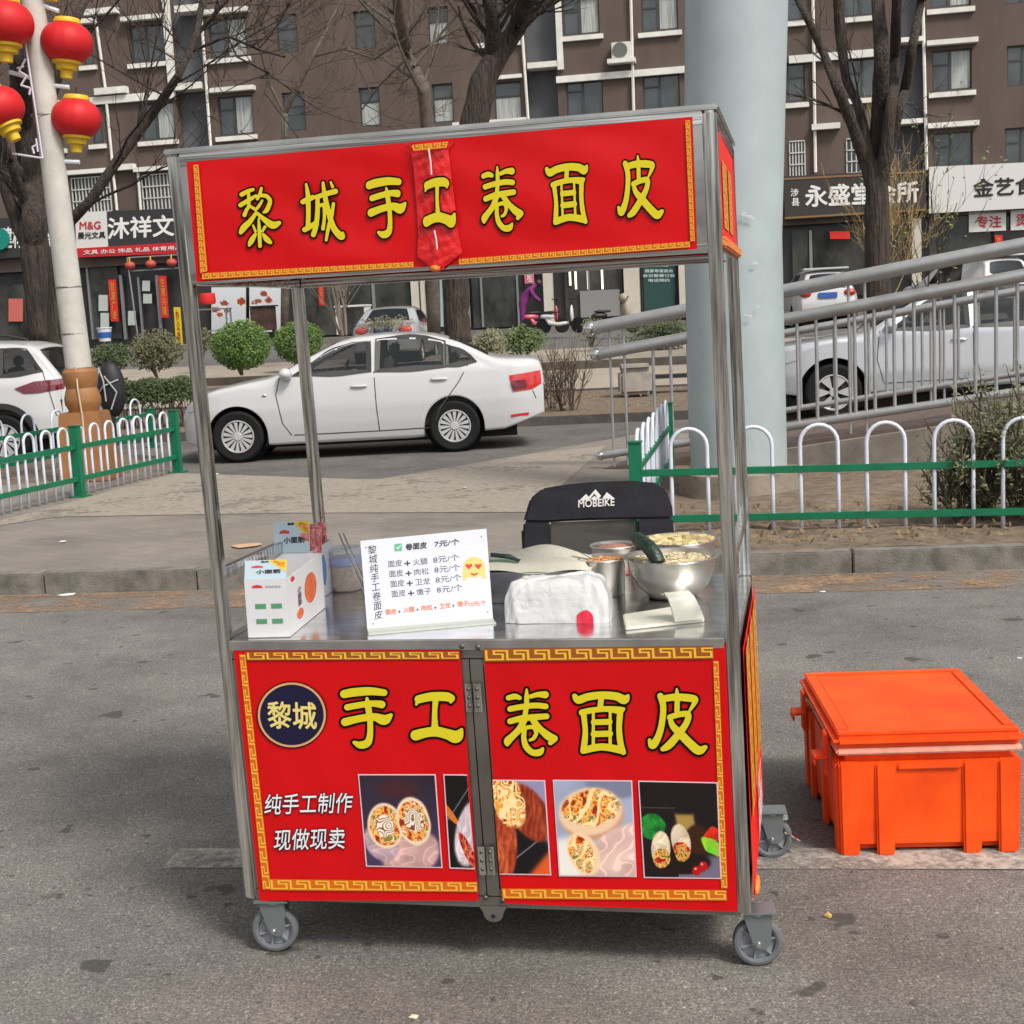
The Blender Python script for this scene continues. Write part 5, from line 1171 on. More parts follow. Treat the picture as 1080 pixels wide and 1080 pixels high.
# glyph strokes traced from the lower banner (4x crops) and the upper banner
GL={
'shou':[[(532,128,34),(570,121,36),(640,116,34),(700,122,28)],[(545,184,26),(600,174,26),(650,168,26),(690,172,32)],[(536,246,34),(600,231,30),(660,225,32),(702,237,42),(730,216,14)],[(628,146,12),(633,180,26),(641,240,24),(641,300,26),(630,334,32),(600,343,30),(574,332,14)]],
'gong':[[(846,150,34),(900,139,36),(960,139,38),(982,146,34)],[(842,160,18),(836,172,10)],[(985,150,16),(982,162,12)],[(918,150,26),(914,200,22),(914,250,26),(916,285,34)],[(834,302,44),(880,290,40),(925,287,42),(970,298,44),(1006,308,50),(1028,277,12)]],
'juan':[[(145,144,22),(172,138,24),(192,144,18)],[(240,138,18),(270,130,22),(300,131,30)],[(222,108,8),(222,140,20),(221,180,20),(214,222,22)],[(152,191,24),(200,182,24),(260,176,24),(302,180,24)],[(152,243,24),(200,231,26),(260,225,26),(306,222,24)],[(212,235,28),(192,275,28),(162,306,28),(142,326,32),(140,342,14)],[(250,240,26),(280,276,26),(316,307,34),(342,316,22),(322,334,20)],[(212,280,20),(210,315,22),(220,350,26),(246,374,26),(276,374,28),(290,358,12)],[(218,270,16),(250,268,18),(262,290,18),(252,314,16),(236,322,12)]],
'mian':[[(424,136,20),(440,153,32),(480,140,32),(540,133,32),(600,138,34),(634,152,36),(650,134,12)],[(536,150,24),(532,184,24)],[(455,206,26),(500,196,24),(560,191,24),(612,196,30),(632,190,12)],[(462,212,24),(469,280,22),(466,330,26),(460,368,24)],[(616,205,26),(612,270,24),(617,330,26),(630,374,22)],[(466,364,30),(540,351,30),(620,364,32)],[(503,205,12),(503,345,14)],[(574,205,12),(574,345,14)],[(505,247,24),(572,245,24)],[(505,297,26),(573,295,26)]],
'pi':[[(786,136,26),(798,180,26),(794,240,26),(780,300,28),(754,344,32),(740,322,14)],[(798,148,28),(850,141,30),(910,145,32),(934,152,24),(920,182,16),(904,206,8)],[(855,106,8),(857,140,20),(856,200,22)],[(826,226,24),(866,214,24),(902,214,26),(896,250,26),(862,298,30),(822,344,32),(796,360,20)],[(826,228,18),(838,262,26),(872,297,34),(912,338,36),(948,366,36),(976,352,18)]],
'li':[[(62,146,20),(88,132,18),(112,124,14)],[(57,192,20),(90,172,18),(124,152,14)],[(92,134,12),(93,180,16),(92,205,12)],[(74,236,18),(84,212,16),(92,200,10)],[(98,196,12),(116,208,14)],[(148,118,12),(141,146,16),(130,166,12)],[(150,150,16),(172,154,18),(186,176,18),(172,214,20),(158,224,10)],[(152,172,10),(138,196,14),(122,214,12)],[(125,226,14),(100,262,22),(72,290,28),(58,312,18)],[(130,228,14),(162,256,22),(198,280,32),(226,270,18)],[(136,252,8),(139,300,16),(142,372,16)],[(112,282,10),(122,306,12)],[(122,320,14),(104,350,24),(94,370,10)],[(164,288,14),(152,308,10)],[(156,320,12),(172,342,24),(188,356,16)]],
'cheng':[[(344,100,10),(352,150,20),(354,230,20),(352,285,20)],[(330,178,22),(352,168,24),(374,158,20)],[(338,300,22),(360,288,22),(384,270,16)],[(388,158,20),(430,144,22),(472,132,24)],[(394,158,18),(394,220,20),(388,280,22),(376,322,22)],[(402,196,14),(422,194,16),(424,250,14),(418,296,16)],[(418,94,12),(426,150,20),(442,220,22),(464,290,26),(498,330,30),(504,314,12)],[(452,92,10),(460,112,14)],[(464,186,14),(456,240,16),(442,290,16),(432,346,12)]],
}
GF={}
def gfield(k):
    if k not in GF: GF[k]=stroke_field(GL[k],2.4)
    return GF[k]
def glyph(k,mp,offy,offb,par,out=9.5):
    X,Y,D=gfield(k)
    for nm_,dd,m,off in (('character_outline',D-out,M_gb,offb),('character',D,M_yg,offy)):
        V,Fc=march(X,Y,dd); mb=MB(); mb.add([SC_(*mp(x,y),off) for x,y in V],[f[::-1] for f in Fc]); mb.build(nm_,m,par)
def bbox(k):
    X,Y,D=gfield(k); m=D<9; return X[m].min(),X[m].max(),Y[m].min(),Y[m].max()
# ---- lower left banner
LQ=((246,683),(485,682),(505,950),(274,950)); RQ=((509.5,683),(765,679),(778,961.5),(530,953))
LB=flatq(SC_,LQ,M_red,'banner_sheet',cart,.0045,30,30,.0012); RB=flatq(SC_,RQ,M_red,'banner_sheet',cart,.0045,30,30,.0012)
key(SC_,((259,687.5),(484,687),(485,695.5),(260,696.5)),11,LB,M_kbase,M_kline,.0075)
key(SC_,((284,927),(503,930),(504,941),(285,939)),11,LB,M_kbase2,M_kline,.0075)
key(SC_,((252,690),(259,690),(286,938),(277,938)),16,LB,M_kbase2,M_kline,.0072,False)
key(SC_,((510,684.5),(752,681.5),(753,695),(511,698)),11,RB,M_kbase,M_kline,.0075)
key(SC_,((529,937),(766,938.5),(767,950),(530,948)),11,RB,M_kbase2,M_kline,.0075)
key(SC_,((752,697),(758,697),(767.5,937),(760.5,937)),16,RB,M_kbase2,M_kline,.0072,False)
for k,ox,par in (('shou',230,LB),('gong',230,LB),('juan',500,RB),('mian',500,RB),('pi',500,RB)):
    glyph(k,lambda x,y,ox=ox:(ox+x/4,700+y/4),.0068,.0063,par)
def ellq(mb,cx,cy,rx,ry,off,n=48,S=SC_): flat(mb,S,[(cx+rx*math.cos(2*math.pi*i/n),cy+ry*math.sin(2*math.pi*i/n)) for i in range(n)],off)
M_navy=mat('logo_navy',(.006,.005,.035),.35); M_tan=mat('logo_tan',(.62,.36,.17),.4)
for m,r_,o in ((M_gb,37.2,.0080),(M_tan,36,.0084),(M_navy,33.6,.0088)):
    q=MB(); ellq(q,307.8,754,r_,r_*.95,o); lg=q.build('round_logo',m,LB)
q=MB(); text(q,SC_,'黎城',((282,740),(333,741),(334,769),(283,768)),.0094,.022); q.build('logo_lettering',mat('logo_yellow',(.75,.62,.2),.4),LB)
for s,qd in (('纯手工制作',((278,838),(372,836),(373,857),(279,859))),('现做现卖',((288,875),(363,873),(365,895),(289,897)))):
    for m,bd,o in ((M_navy,.055,.0084),(mat('letter_bright',(.8,.8,.8),.4),.012,.0090)):
        q=MB(); text(q,SC_,s,qd,o,bd,.18); q.build('slogan',m,LB)
# ---- printed food photographs
rs_=np.random.RandomState(2)
def vnoise(U,V,fx,fy,seed):
    r_=np.random.RandomState(seed); g=r_.rand(int(fy)*3+4,int(fx)*3+4); x=np.clip(U*fx,0,3*fx);y=np.clip(V*fy,0,3*fy); i=x.astype(int);j=y.astype(int); a=x-i;b=y-j; a=a*a*(3-2*a); b=b*b*(3-2*b)
    return (g[j,i]*(1-a)+g[j,i+1]*a)*(1-b)+(g[j+1,i]*(1-a)+g[j+1,i+1]*a)*b
def fb(U,V,f,seed): return (vnoise(U,V,f,f,seed)+.6*vnoise(U,V,f*2,f*2,seed+1)+.4*vnoise(U,V,f*4,f*4,seed+2))/2
def put(c,mask,colr): 
    a=np.clip(mask,0,1)[...,None]; return c*(1-a)+np.array(colr)*a if not isinstance(colr,np.ndarray) else c*(1-a)+colr*a
def soft(d,k=12): return 1/(1+np.exp(np.clip(d*k,-40,40)))
def ED(U,V,cx,cy,rx,ry,a=0):
    x=(U-cx);y=(V-cy); return np.hypot((x*math.cos(a)+y*math.sin(a))/rx,(-x*math.sin(a)+y*math.cos(a))/ry)-1
def filling(U,V,seed,pal,f=16):
    n=fb(U,V,f,seed); idx=np.clip((n-.28)/.45,0,.999)*len(pal); i=idx.astype(int); P=np.array(pal); return P[i]
FILL=[(.55,.18,.06),(.86,.36,.12),(.93,.62,.22),(.96,.80,.45),(.80,.25,.12),(.97,.88,.66),(.55,.5,.2)]
def rollcut(c,U,V,cx,cy,rx,ry,a,seed):
    wb=(vnoise(U,V,7,7,seed+3)-.5)*.12
    d=ED(U,V,cx,cy,rx,ry,a)+wb*.5; c=put(c,soft(d,60),(.90,.78,.66)); c=put(c,soft(d+.05,50),(.95,.87,.77)); c=put(c,soft(ED(U,V,cx,cy,rx*.86,ry*.86,a)+wb,60),filling(U,V,seed,FILL,13))
    x=U-cx;y=V-cy; rr=np.hypot(x/rx,y/ry); th=np.arctan2(y,x); sw=1.2*np.sin(vnoise(U,V,9,9,seed+5)*34+rr*9+2*vnoise(U,V,20,20,seed+6)); core=np.where((sw>-.55)[...,None],np.array([.96,.91,.83]),np.array([.50,.27,.20]))
    return put(c,soft(ED(U,V,cx,cy,rx*.52,ry*.52,a)+(vnoise(U,V,9,9,seed)-.5)*.5,40),core)
def wrapc(U,V,f,seed,base): # creased film
    n=vnoise(U+V*.3,V,f,f*2,seed); l=np.abs(np.sin((U*1.4+V)*f*2+6*n)); return (np.array(base)*(.80+.22*n+.12*(l>.93))[...,None])
def p1(U,V):
    c=np.ones(U.shape+(3,))*np.array([.17,.13,.19])+ (V[...,None]*.12)*np.array([.8,.6,1.2])+.05*(fb(U,V,4,77)[...,None]-.5); c=put(c,soft(ED(U,V,.5,.15,.25,.1),6)*.5,(.35,.12,.1))
    c=put(c,soft(ED(U,V,.60,.86,.40,.25,-.25),30),wrapc(U,V,6,4,(.85,.68,.66)))
    c=put(c,soft(ED(U,V,.22,.74,.24,.20,.5),30),wrapc(U,V,6,5,(.78,.66,.70)))
    c=rollcut(c,U,V,.29,.56,.235,.25,.15,11); return rollcut(c,U,V,.67,.5,.225,.27,-.25,23)
def p2a(U,V):
    c=np.ones(U.shape+(3,))*.05; c=put(c,soft(ED(U,V,.0,.38,.5,.06,.3),30),(.85,.45,.12)); c=put(c,soft(np.abs(V-.42+(U-.2)*.35)-.008,300),(.5,.5,.55))
    c=put(c,soft(ED(U,V,.98,.62,.78,.32,-.25),35),wrapc(U,V,5,3,(.92,.84,.88))); c=put(c,soft(ED(U,V,.80,.84,.42,.11,.5),40),filling(U,V,7,[(.50,.08,.05),(.75,.22,.12),(.85,.5,.4),(.4,.06,.05)],12))
    return c
def p2b(U,V):
    c=np.ones(U.shape+(3,))*np.array([.06,.05,.07]); c=put(c,soft((V-.32)-(U-.62)*.9,40),(.58,.56,.70)); c=put(c,soft(.86-V-(U-.9)*.75*-1+.0,40)*(U>.35),(.90,.36,.13)*1) if False else put(c,soft(1.38-V-U*.62,50),(.88,.36,.13))
    c=put(c,soft(np.abs(V-.98+U*.42)-.006,300),(.6,.6,.65))
    n=fb(U,V,9,5); st=np.sin((U*2.2+V*.6)*26+7*vnoise(U,V,6,6,8)); tex=np.array([.50,.13,.06])*(1-n[...,None])+np.array([.90,.48,.28])*n[...,None]; tex=tex*(.85+.18*(st>0))[...,None]
    c=put(c,soft(ED(U,V,.66,.34,.46,.27,.45),35),tex*np.array([.88,.72,.72])); c=put(c,soft(ED(U,V,.13,.68,.26,.40,.12),35),tex*np.array([1.05,1,1]))
    x=(U-.26)*1.2;y=(V-.2); r_=np.hypot(x,y); sw=np.sin(r_*24+26*vnoise(U,V,8,8,3)); fil=filling(U,V,13,[(.93,.62,.22),(.98,.82,.5),(.8,.35,.12),(.95,.75,.4),(.6,.25,.08)],11)
    return put(c,soft(ED(U,V,.27,.20,.36,.27,.6)+(vnoise(U,V,9,9,2)-.5)*.15,40),np.where((sw>.35)[...,None],np.array([.99,.88,.66]),fil))
def p3(U,V):
    c=np.ones(U.shape+(3,))*np.array([.64,.67,.78])+.15*(fb(U,V,3,2)[...,None]-.5); c=put(c,soft(ED(U,V,.80,.0,.4,.18),20),(.48,.50,.60)); c=put(c,soft(ED(U,V,.2,.98,.5,.38,.1),20),(.93,.91,.88))
    nood=lambda s:(lambda f,w:np.where((np.sin(w*30+9*vnoise(U,V,8,8,s))>.55)[...,None],np.array([.98,.88,.64]),f))(filling(U,V,s,FILL,13),U+.6*V)
    c=put(c,soft(ED(U,V,.47,.37,.42,.25,-.12),40),(.80,.60,.48)); c=put(c,soft(ED(U,V,.45,.32,.42,.25,-.12),40),(.94,.80,.66)); c=put(c,soft(ED(U,V,.46,.28,.37,.19,-.12)+(vnoise(U,V,8,8,6)-.5)*.15,45),nood(31))
    c=put(c,soft(ED(U,V,.82,.80,.60,.30,-.42),35),wrapc(U,V,5,8,(.95,.80,.76))); c=put(c,soft(ED(U,V,.33,.77,.25,.19,.95),40),(.96,.82,.66)); return put(c,soft(ED(U,V,.31,.77,.205,.145,.95)+(vnoise(U,V,8,8,9)-.5)*.2,45),nood(41))
def p4(U,V):
    c=np.ones(U.shape+(3,))*np.array([.075,.05,.055])+.03*(fb(U,V,4,1)[...,None]); c=put(c,soft(.80-V-(U-.6)*.1,60)*(U>.45),(.44,.42,.50)); c=put(c,soft(ED(U,V,.52,.84,.36,.13),30),(.10,.05,.05)); c=put(c,soft(np.abs(V-.27)-.004,400)*(U<.45),(.35,.3,.3))
    c=put(c,soft(ED(U,V,.12,.46,.17,.13)+(vnoise(U,V,9,9,5)-.5)*.5,35),np.stack([.04+.15*fb(U,V,14,2),.22+.5*fb(U,V,14,2),.10+.15*fb(U,V,14,2)],-1)); c=put(c,soft(np.maximum(np.abs(U-.57-(V-.4)*.15)-.12,np.abs(V-.42)-.085),120),(.66,.54,.28)); c=put(c,soft(ED(U,V,.72,.60,.16,.16),25),(.22,.11,.06))
    for cx,cy,a in ((.23,.70,.15),(.50,.62,-.25)):
        c=put(c,soft(ED(U,V,cx,cy,.125,.185,a),50),wrapc(U,V,8,int(cy*50),(.95,.86,.74))); c=put(c,soft(ED(U,V,cx+.01,cy+.10,.108,.105,a)+(vnoise(U,V,12,12,4)-.5)*.3,50),filling(U,V,int(cx*99),[(.6,.12,.08),(.85,.3,.15),(.95,.75,.4),(.30,.40,.10),(.9,.6,.3)],17))
    c=put(c,soft(ED(U,V,.93,.54,.12,.075)+(vnoise(U,V,12,12,3)-.5)*.5,40),np.stack([.55+.5*fb(U,V,14,6),.10+.15*fb(U,V,14,7),.08+0*U],-1)); c=put(c,soft(ED(U,V,.92,.67,.16,.085,.35)+(vnoise(U,V,9,9,13)-.5)*.5,40),np.stack([.35+.4*fb(U,V,10,16),.62+.3*fb(U,V,10,17),.18+0*U],-1))
    for cx,cy in ((.69,.93),(.78,.88)): c=put(c,soft(ED(U,V,cx,cy,.058,.052),60),(.72,.04,.06)); c=put(c,soft(ED(U,V,cx-.015,cy-.02,.014,.012),60),(.95,.6,.6))
    return c
cm=MATS.get('print') or colmat('print',.35)
cmg=colmat('print_gloss',.3)
for qd,fn_,par,nx,ny in ((((377.5,816.5),(459.5,816.5),(466.8,915.5),(386,914)),p1,LB,150,180),(((467.5,816.5),(492.5,816.8),(501,916.8),(474,916)),p2a,LB,46,180),(((519.5,822.2),(575,822.8),(581.4,923.2),(527,922.4)),p2b,RB,105,180),(((583,822.4),(666.7,823),(671.5,925),(589.6,924.2)),p3,RB,150,180),(((673,823.3),(757,825),(761,927),(679,926)),p4,RB,150,180)):
    e=flatq(SC_,qd,M_pink,'photo_print',par,.0075)
    (ax_,ay),(bx_,by),(cx_,cy_),(dx_,dy_)=qd; L0=1.3 if fn_ is not p2b else -.2; R0=1.3 if fn_ is not p2a else 0
    pic(SC_,((ax_+L0,ay+1.3),(bx_-R0,by+1.3),(cx_-R0,cy_-1.3),(dx_+L0,dy_-1.3)),fn_,nx,ny,'photo_image',cmg,e,.0082)
# red folded corners of the sheets
# hinges, rivets, hasp
for i,(cx,cy) in enumerate(((498,736),(511.5,908))):
    for s in (-1,1):
        hp=flatq(SC_,((cx+(s<0)*-8+ (s>0)*1,cy-15),(cx+(s<0)*-1+(s>0)*9,cy-15),(cx+(s<0)*1+(s>0)*11,cy+15),(cx+(s<0)*-6+(s>0)*3,cy+15)),M_st,'hinge_plate',cart,.0078)
        q=MB()
        for k in (-9,0,9): q.ell(SC_(cx+s*4.5+1+k*.07,cy+k,.009),.0048,.003,.0048,10,6)
        q.build('rivet',MATS.setdefault('rivet_dark',mat('rivet_dark',(.12,.11,.10),.4,metal=.7)),hp,smooth=True)
for (cx,cy) in ((487,682),(504,683),(512,947),(530,950)):
    q=MB(); q.ell(SC_(cx,cy,.006),.007,.004,.007,10,6); q.build('screw_head',MATS['rivet_dark'],cart,smooth=True)
q=MB(); n=20; pc=SC_(520,960,.004); pts=[(pc.x-.036,pc.z+.010),(pc.x-.027,pc.z-.004)]+[(pc.x+.024*math.cos(a),pc.z-.012+.019*math.sin(a)) for a in [math.pi+math.pi*k/14 for k in range(15)]]+[(pc.x+.027,pc.z-.004),(pc.x+.036,pc.z+.010)]
q.add([(x,pc.y,z) for x,z in pts]+[(x,pc.y+.004,z) for x,z in pts],[tuple(range(len(pts))),tuple(range(len(pts),2*len(pts)))[::-1]]+[(i,i+len(pts),(i+1)%len(pts)+len(pts),(i+1)%len(pts)) for i in range(len(pts))]); hs_=q.build('hasp',M_std,cart)
q=MB(); q.lathe([(0,0),(.0055,0),(.0055,.002),(0,.002)],(pc.x,pc.y-.0005,pc.z-.016),16,Matrix.Rotation(R(90),4,'X')); q.build('hasp_hole',M_blk,hs_)
# ---- upper banner
UQ=((196.5,171),(730,123),(735,262.5),(207.5,297.5))
UB=flatq(SC_,UQ,M_red,'banner_sheet',cart,.003,60,24,.0022)
key(SC_,((203.5,174),(209.5,173.5),(219,286),(211,288)),16,UB,M_kbase2,M_kline,.0072,False)
key(SC_,((213,288),(436,276),(436.5,282),(213,295)),27,UB,M_kbase2,M_kline,.0072)
key(SC_,((484,273),(727.5,254.5),(728,261),(484,279.5)),29,UB,M_kbase2,M_kline,.0072)
key(SC_,((722.5,127),(728,126.5),(733,254),(728,255)),18,UB,M_kbase2,M_kline,.0072,False)
for k in ('li','cheng'): glyph(k,lambda x,y:(240+x/4.154,170+y/4.154),.0068,.0063,UB,7.5)
for k,(x0,x1,y0,y1) in dict(shou=(385.2,430.2,184.9,253),gong=(444,481.5,185.6,243),juan=(505.6,553,172.9,246.8),mian=(574.3,622.9,170.5,239.5),pi=(648.9,700.6,161.5,234.3)).items():
    bx0,bx1,by0,by1=bbox(k); sk=(x1-x0)*.035; lx=(y1-y0)*.02
    qd=((x0-lx,y0+sk),(x1-lx,y0-sk),(x1+lx,y1-sk),(x0+lx,y1+sk)); o=.0 if k!='gong' else .016
    glyph(k,lambda x,y:bil(qd,(x-bx0)/(bx1-bx0),(y-by0)/(by1-by0)),.0068+o,.0063+o,UB,7.8)
# crumpled wrap over the seam
Lp=[(425,152),(433,160),(436,176),(438,200),(440,225),(441,250),(440,270),(456,285)]; Rp=[(479,149),(473,158),(475,174),(478,200),(481,225),(484,250),(488,266),(463,287)]
def wrapf(u,v):
    t=v*7;i=min(6,int(t));f=t-i; a=Vector(Lp[i]).lerp(Vector(Lp[i+1]),f);b_=Vector(Rp[i]).lerp(Vector(Rp[i+1]),f); p=a.lerp(b_,u)
    cr1=.0014*math.sin(u*9+v*21)+.0012*math.sin(u*31-v*37+1)+.0012*math.sin(v*70+u*9)+.001*math.sin(u*60+v*13); e=min(1,6*u,6*(1-u)); return SC_(p.x,p.y,.0105+.007*math.sin(u*math.pi)*.6+cr1*e*.55)
q=MB(); q.grid(18,60,lambda u,v:wrapf(u,1-v)); sw=q.build('seam_wrap',mat('wrap_red',(.66,.012,.015),.22,bump=.5,bs=30),cart,smooth=True)
q=MB()
for a,b_ in (((452,157),(455,184)),((458,243),(461,263))): q.tube([SC_(a[0],a[1],.026),SC_((a[0]+b_[0])/2+.6,(a[1]+b_[1])/2,.027),SC_(b_[0],b_[1],.026)],.0022,5)
q.build('tape_gap',mat('tape_white',(.6,.6,.62),.3),sw)
key(SC_,((434,152.5),(473,149),(471,156),(436,159.5)),4,sw,M_kbase2,M_kline,.024)
q=MB(); q.ell(SC_(459,283,.012),.014,.006,.008,10,6); q.build('knot',mat('knot_orange',(.75,.2,.03),.5,bump=1,bs=80),sw,smooth=True)
# side banner on the top box and on the cabinet
def SL(x,y,off): return lean((CW+off,x,y))
def sbanner(y0,y1,z0,z1,strips,nm='side_banner',off0=.004,wob=.004):
    q=MB(); q.grid(14,14,lambda u,v:SL(y0+(y1-y0)*u,z0+(z1-z0)*v,off0+wob*math.sin(u*6+v*5)*min(1,6*u,6*(1-u),6*v,6*(1-v)))); b_=q.build(nm,M_red2,cart,smooth=True)
    for (a0,a1,c0,c1,n,hz) in strips: key(SL,((a0,c1),(a1,c1),(a1,c0),(a0,c0)),n,b_,M_kbase2,M_kline,off0+wob+.002,hz)
    return b_
b_=sbanner(.034,CD-.034,1.740,1.988,[(.16,.36,1.775,1.93,5,False),(.42,.58,1.775,1.93,6,False)],off0=-.004,wob=.0)
q=MB(); q.box(CW-.004,CW+.010,.034,CD-.01,1.725,1.75); cb_(q,'folded_hem',mat('hem_orange',(.75,.22,.04),.5,bump=1,bs=60),b_,bevel=.004)
b_=sbanner(.034,CD+.03,.165,.80,[(.06,.24,.37,.79,9,False),(.28,.46,.37,.79,9,False),(.49,.70,.37,.79,14,False)],off0=.006,wob=.003)
q=MB(); text(q,SL,'手\n工\n卷\n面\n皮',((.36,.35),(.64,.35),(.64,.20),(.36,.20)),.011,.03); q.build('lettering',MATS['letter_bright'],b_)
q=MB(); q.ell(lean((CW+.012,.10,.185)),.008,.05,.02,10,6); q.build('folded_hem',mat('hem_orange',(.75,.16,.01),.5,bump=1,bs=60),b_,smooth=True)
# left side and rear of the top box: plain banners
for nm_,f in (('rear_banner',lambda u,v:lean((CW*.03+CW*.94*u,CD+.003,1.735+.25*v))),('side_banner',lambda u,v:lean((-.003,.04+(CD-.08)*u,1.735+.25*v)))):
    q=MB(); q.grid(4,2,f); q.build(nm_,M_red,cart)
# casters
M_cgrey=mat('caster_rubber',(.12,.127,.14),.6,bump=.2,bs=50); M_chub=mat('caster_hub',(.22,.235,.26),.5); M_fork=mat('caster_fork',(.26,.29,.31),.35,metal=.7)
def caster(lx,ly,brake,turn,ztop,parent):
    wr=.0605; M0=Matrix.Translation((lx,ly,wr))@Matrix.Rotation(turn,4,'Z'); MX=M0@Matrix.Rotation(R(90),4,'X')
    def tf(mb): mb.v=[tuple(M0@Vector(v)) for v in mb.v]; return mb
    q=MB(); q.box(-.045,.045,-.035,.035,ztop-wr-.007,ztop-wr-.001); pl=tf(q).build('caster',M_fork,parent,bevel=.002)
    q=MB(); q.lathe([(.026,ztop-wr-.018),(.028,ztop-wr-.012),(.026,ztop-wr-.008)],(.0,0,0),20); 
    for s in (-1,1): 
        y=s*.021
        pts=[(-.033,ztop-wr-.012),(.033,ztop-wr-.012),(.035,.035),(.012,-.012),(-.012,-.012),(-.020,.02)]
        pts=[(-.034,ztop-wr-.014),(.034,ztop-wr-.014),(.034,ztop-wr-.03),(.034-.004,.0),(.016,-.013),(.002,-.012),(-.012,.0)]
        k=len(pts); q.add([(x,y,z) for x,z in pts]+[(x,y+s*.003,z) for x,z in pts],[tuple(range(k)),tuple(range(k,2*k))[::-1]]+[(i,(i+1)%k,k+(i+1)%k,k+i) for i in range(k)])
    q.box(-.034,.034,-.024,.024,ztop-wr-.0145,ztop-wr-.0115); tf(q).build('fork',M_fork,pl)
    q=MB(); q.lathe([(.043,-.0125),(.050,-.0155),(.057,-.014),(wr,-.008),(wr,.008),(.057,.014),(.050,.0155),(.043,.0125)],(0,0,0),40,Matrix.Rotation(R(90),4,'X'),False); tf(q).build('wheel',M_cgrey,pl,smooth='auto')
    q=MB(); q.lathe([(.0435,-.0115),(.0435,.0115)],(0,0,0),40,Matrix.Rotation(R(90),4,'X'),False); q.lathe([(.010,-.017),(.016,-.016),(.016,.016),(.010,.017)],(0,0,0),20,Matrix.Rotation(R(90),4,'X')); q.lathe([(0.014,-.004),(.042,-.004),(.042,.004),(.014,.004)],(0,0,0),40,Matrix.Rotation(R(90),4,'X'),False)
    for j in range(6):
        a=2*math.pi*j/6+.3; d=Vector((math.cos(a),0,math.sin(a))); q.bar(d*.014,d*.043,.024,.0045,(0,1,0)) if False else q.bar(d*.014,d*.0425,.005,.024,(0,1,0))
    tf(q).build('hub',M_chub,pl,smooth='auto')
    q=MB(); q.lathe([(0,-.032),(.006,-.031),(.0075,-.027),(.0075,.027),(.006,.031),(0,.032)],(0,0,0),12,Matrix.Rotation(R(90),4,'X')); tf(q).build('axle_bolt',MATS.setdefault('bolt',steel('bolt',(.7,.7,.68),.2,(1,1,1),.1)),pl,smooth='auto')
    if brake:
        q=MB(); q.box(.02,.075,-.016,.016,.032,.038,Matrix.Rotation(.55,4,'Y')); q.box(.0,.05,-.018,.018,.055,.062); tf(q).build('brake_lever',M_st,pl,bevel=.002)
def cl(px,py): v=CI@G(px,py,0); return v.x,v.y
a=cl(291,1003.5); caster(a[0],a[1]+.01,False,.12,ZB,cart)
a=cl(799.5,1018.5); caster(a[0],a[1]+.01,False,.12,ZB,cart)
a=cl(814,903.5); caster(a[0],a[1],True,.12,ZB,cart); caster(.09,.74,True,.12,ZB,cart)
# ================================================================ THINGS ON THE COUNTER
ZW=ZC+.0035
def CP(px,py,dz=0): 
    p=G(px,py,ZW+TI*.6+dz); l=CI@p; z=ZC+TI*max(0,l.x)+dz+.0008; return G(px,py,z)
def boxprint(S,par,items):
    for (s,qd,m,bd) in items:
        q=MB()
        if s is None: flat(q,S,qd,.0012)
        else: text(q,S,s,qd,.0016,bd)
        q.build('print',m,par)
M_card=mat('carton_white',(.62,.62,.65),.45); M_cardb=mat('carton_pale_blue',(.42,.53,.60),.45); M_cy=mat('carton_yellow',(.72,.50,.03),.45); M_grn=mat('print_green',(.08,.27,.13),.5); M_org=mat('print_orange',(.62,.13,.04),.5,var=.35,vs=90); M_rd=mat('print_red',(.55,.03,.03),.5); M_pkt=mat('packet_red',(.55,.05,.07),.3,var=.6,vs=60,c2=(.75,.4,.4),bump=1,bs=70)
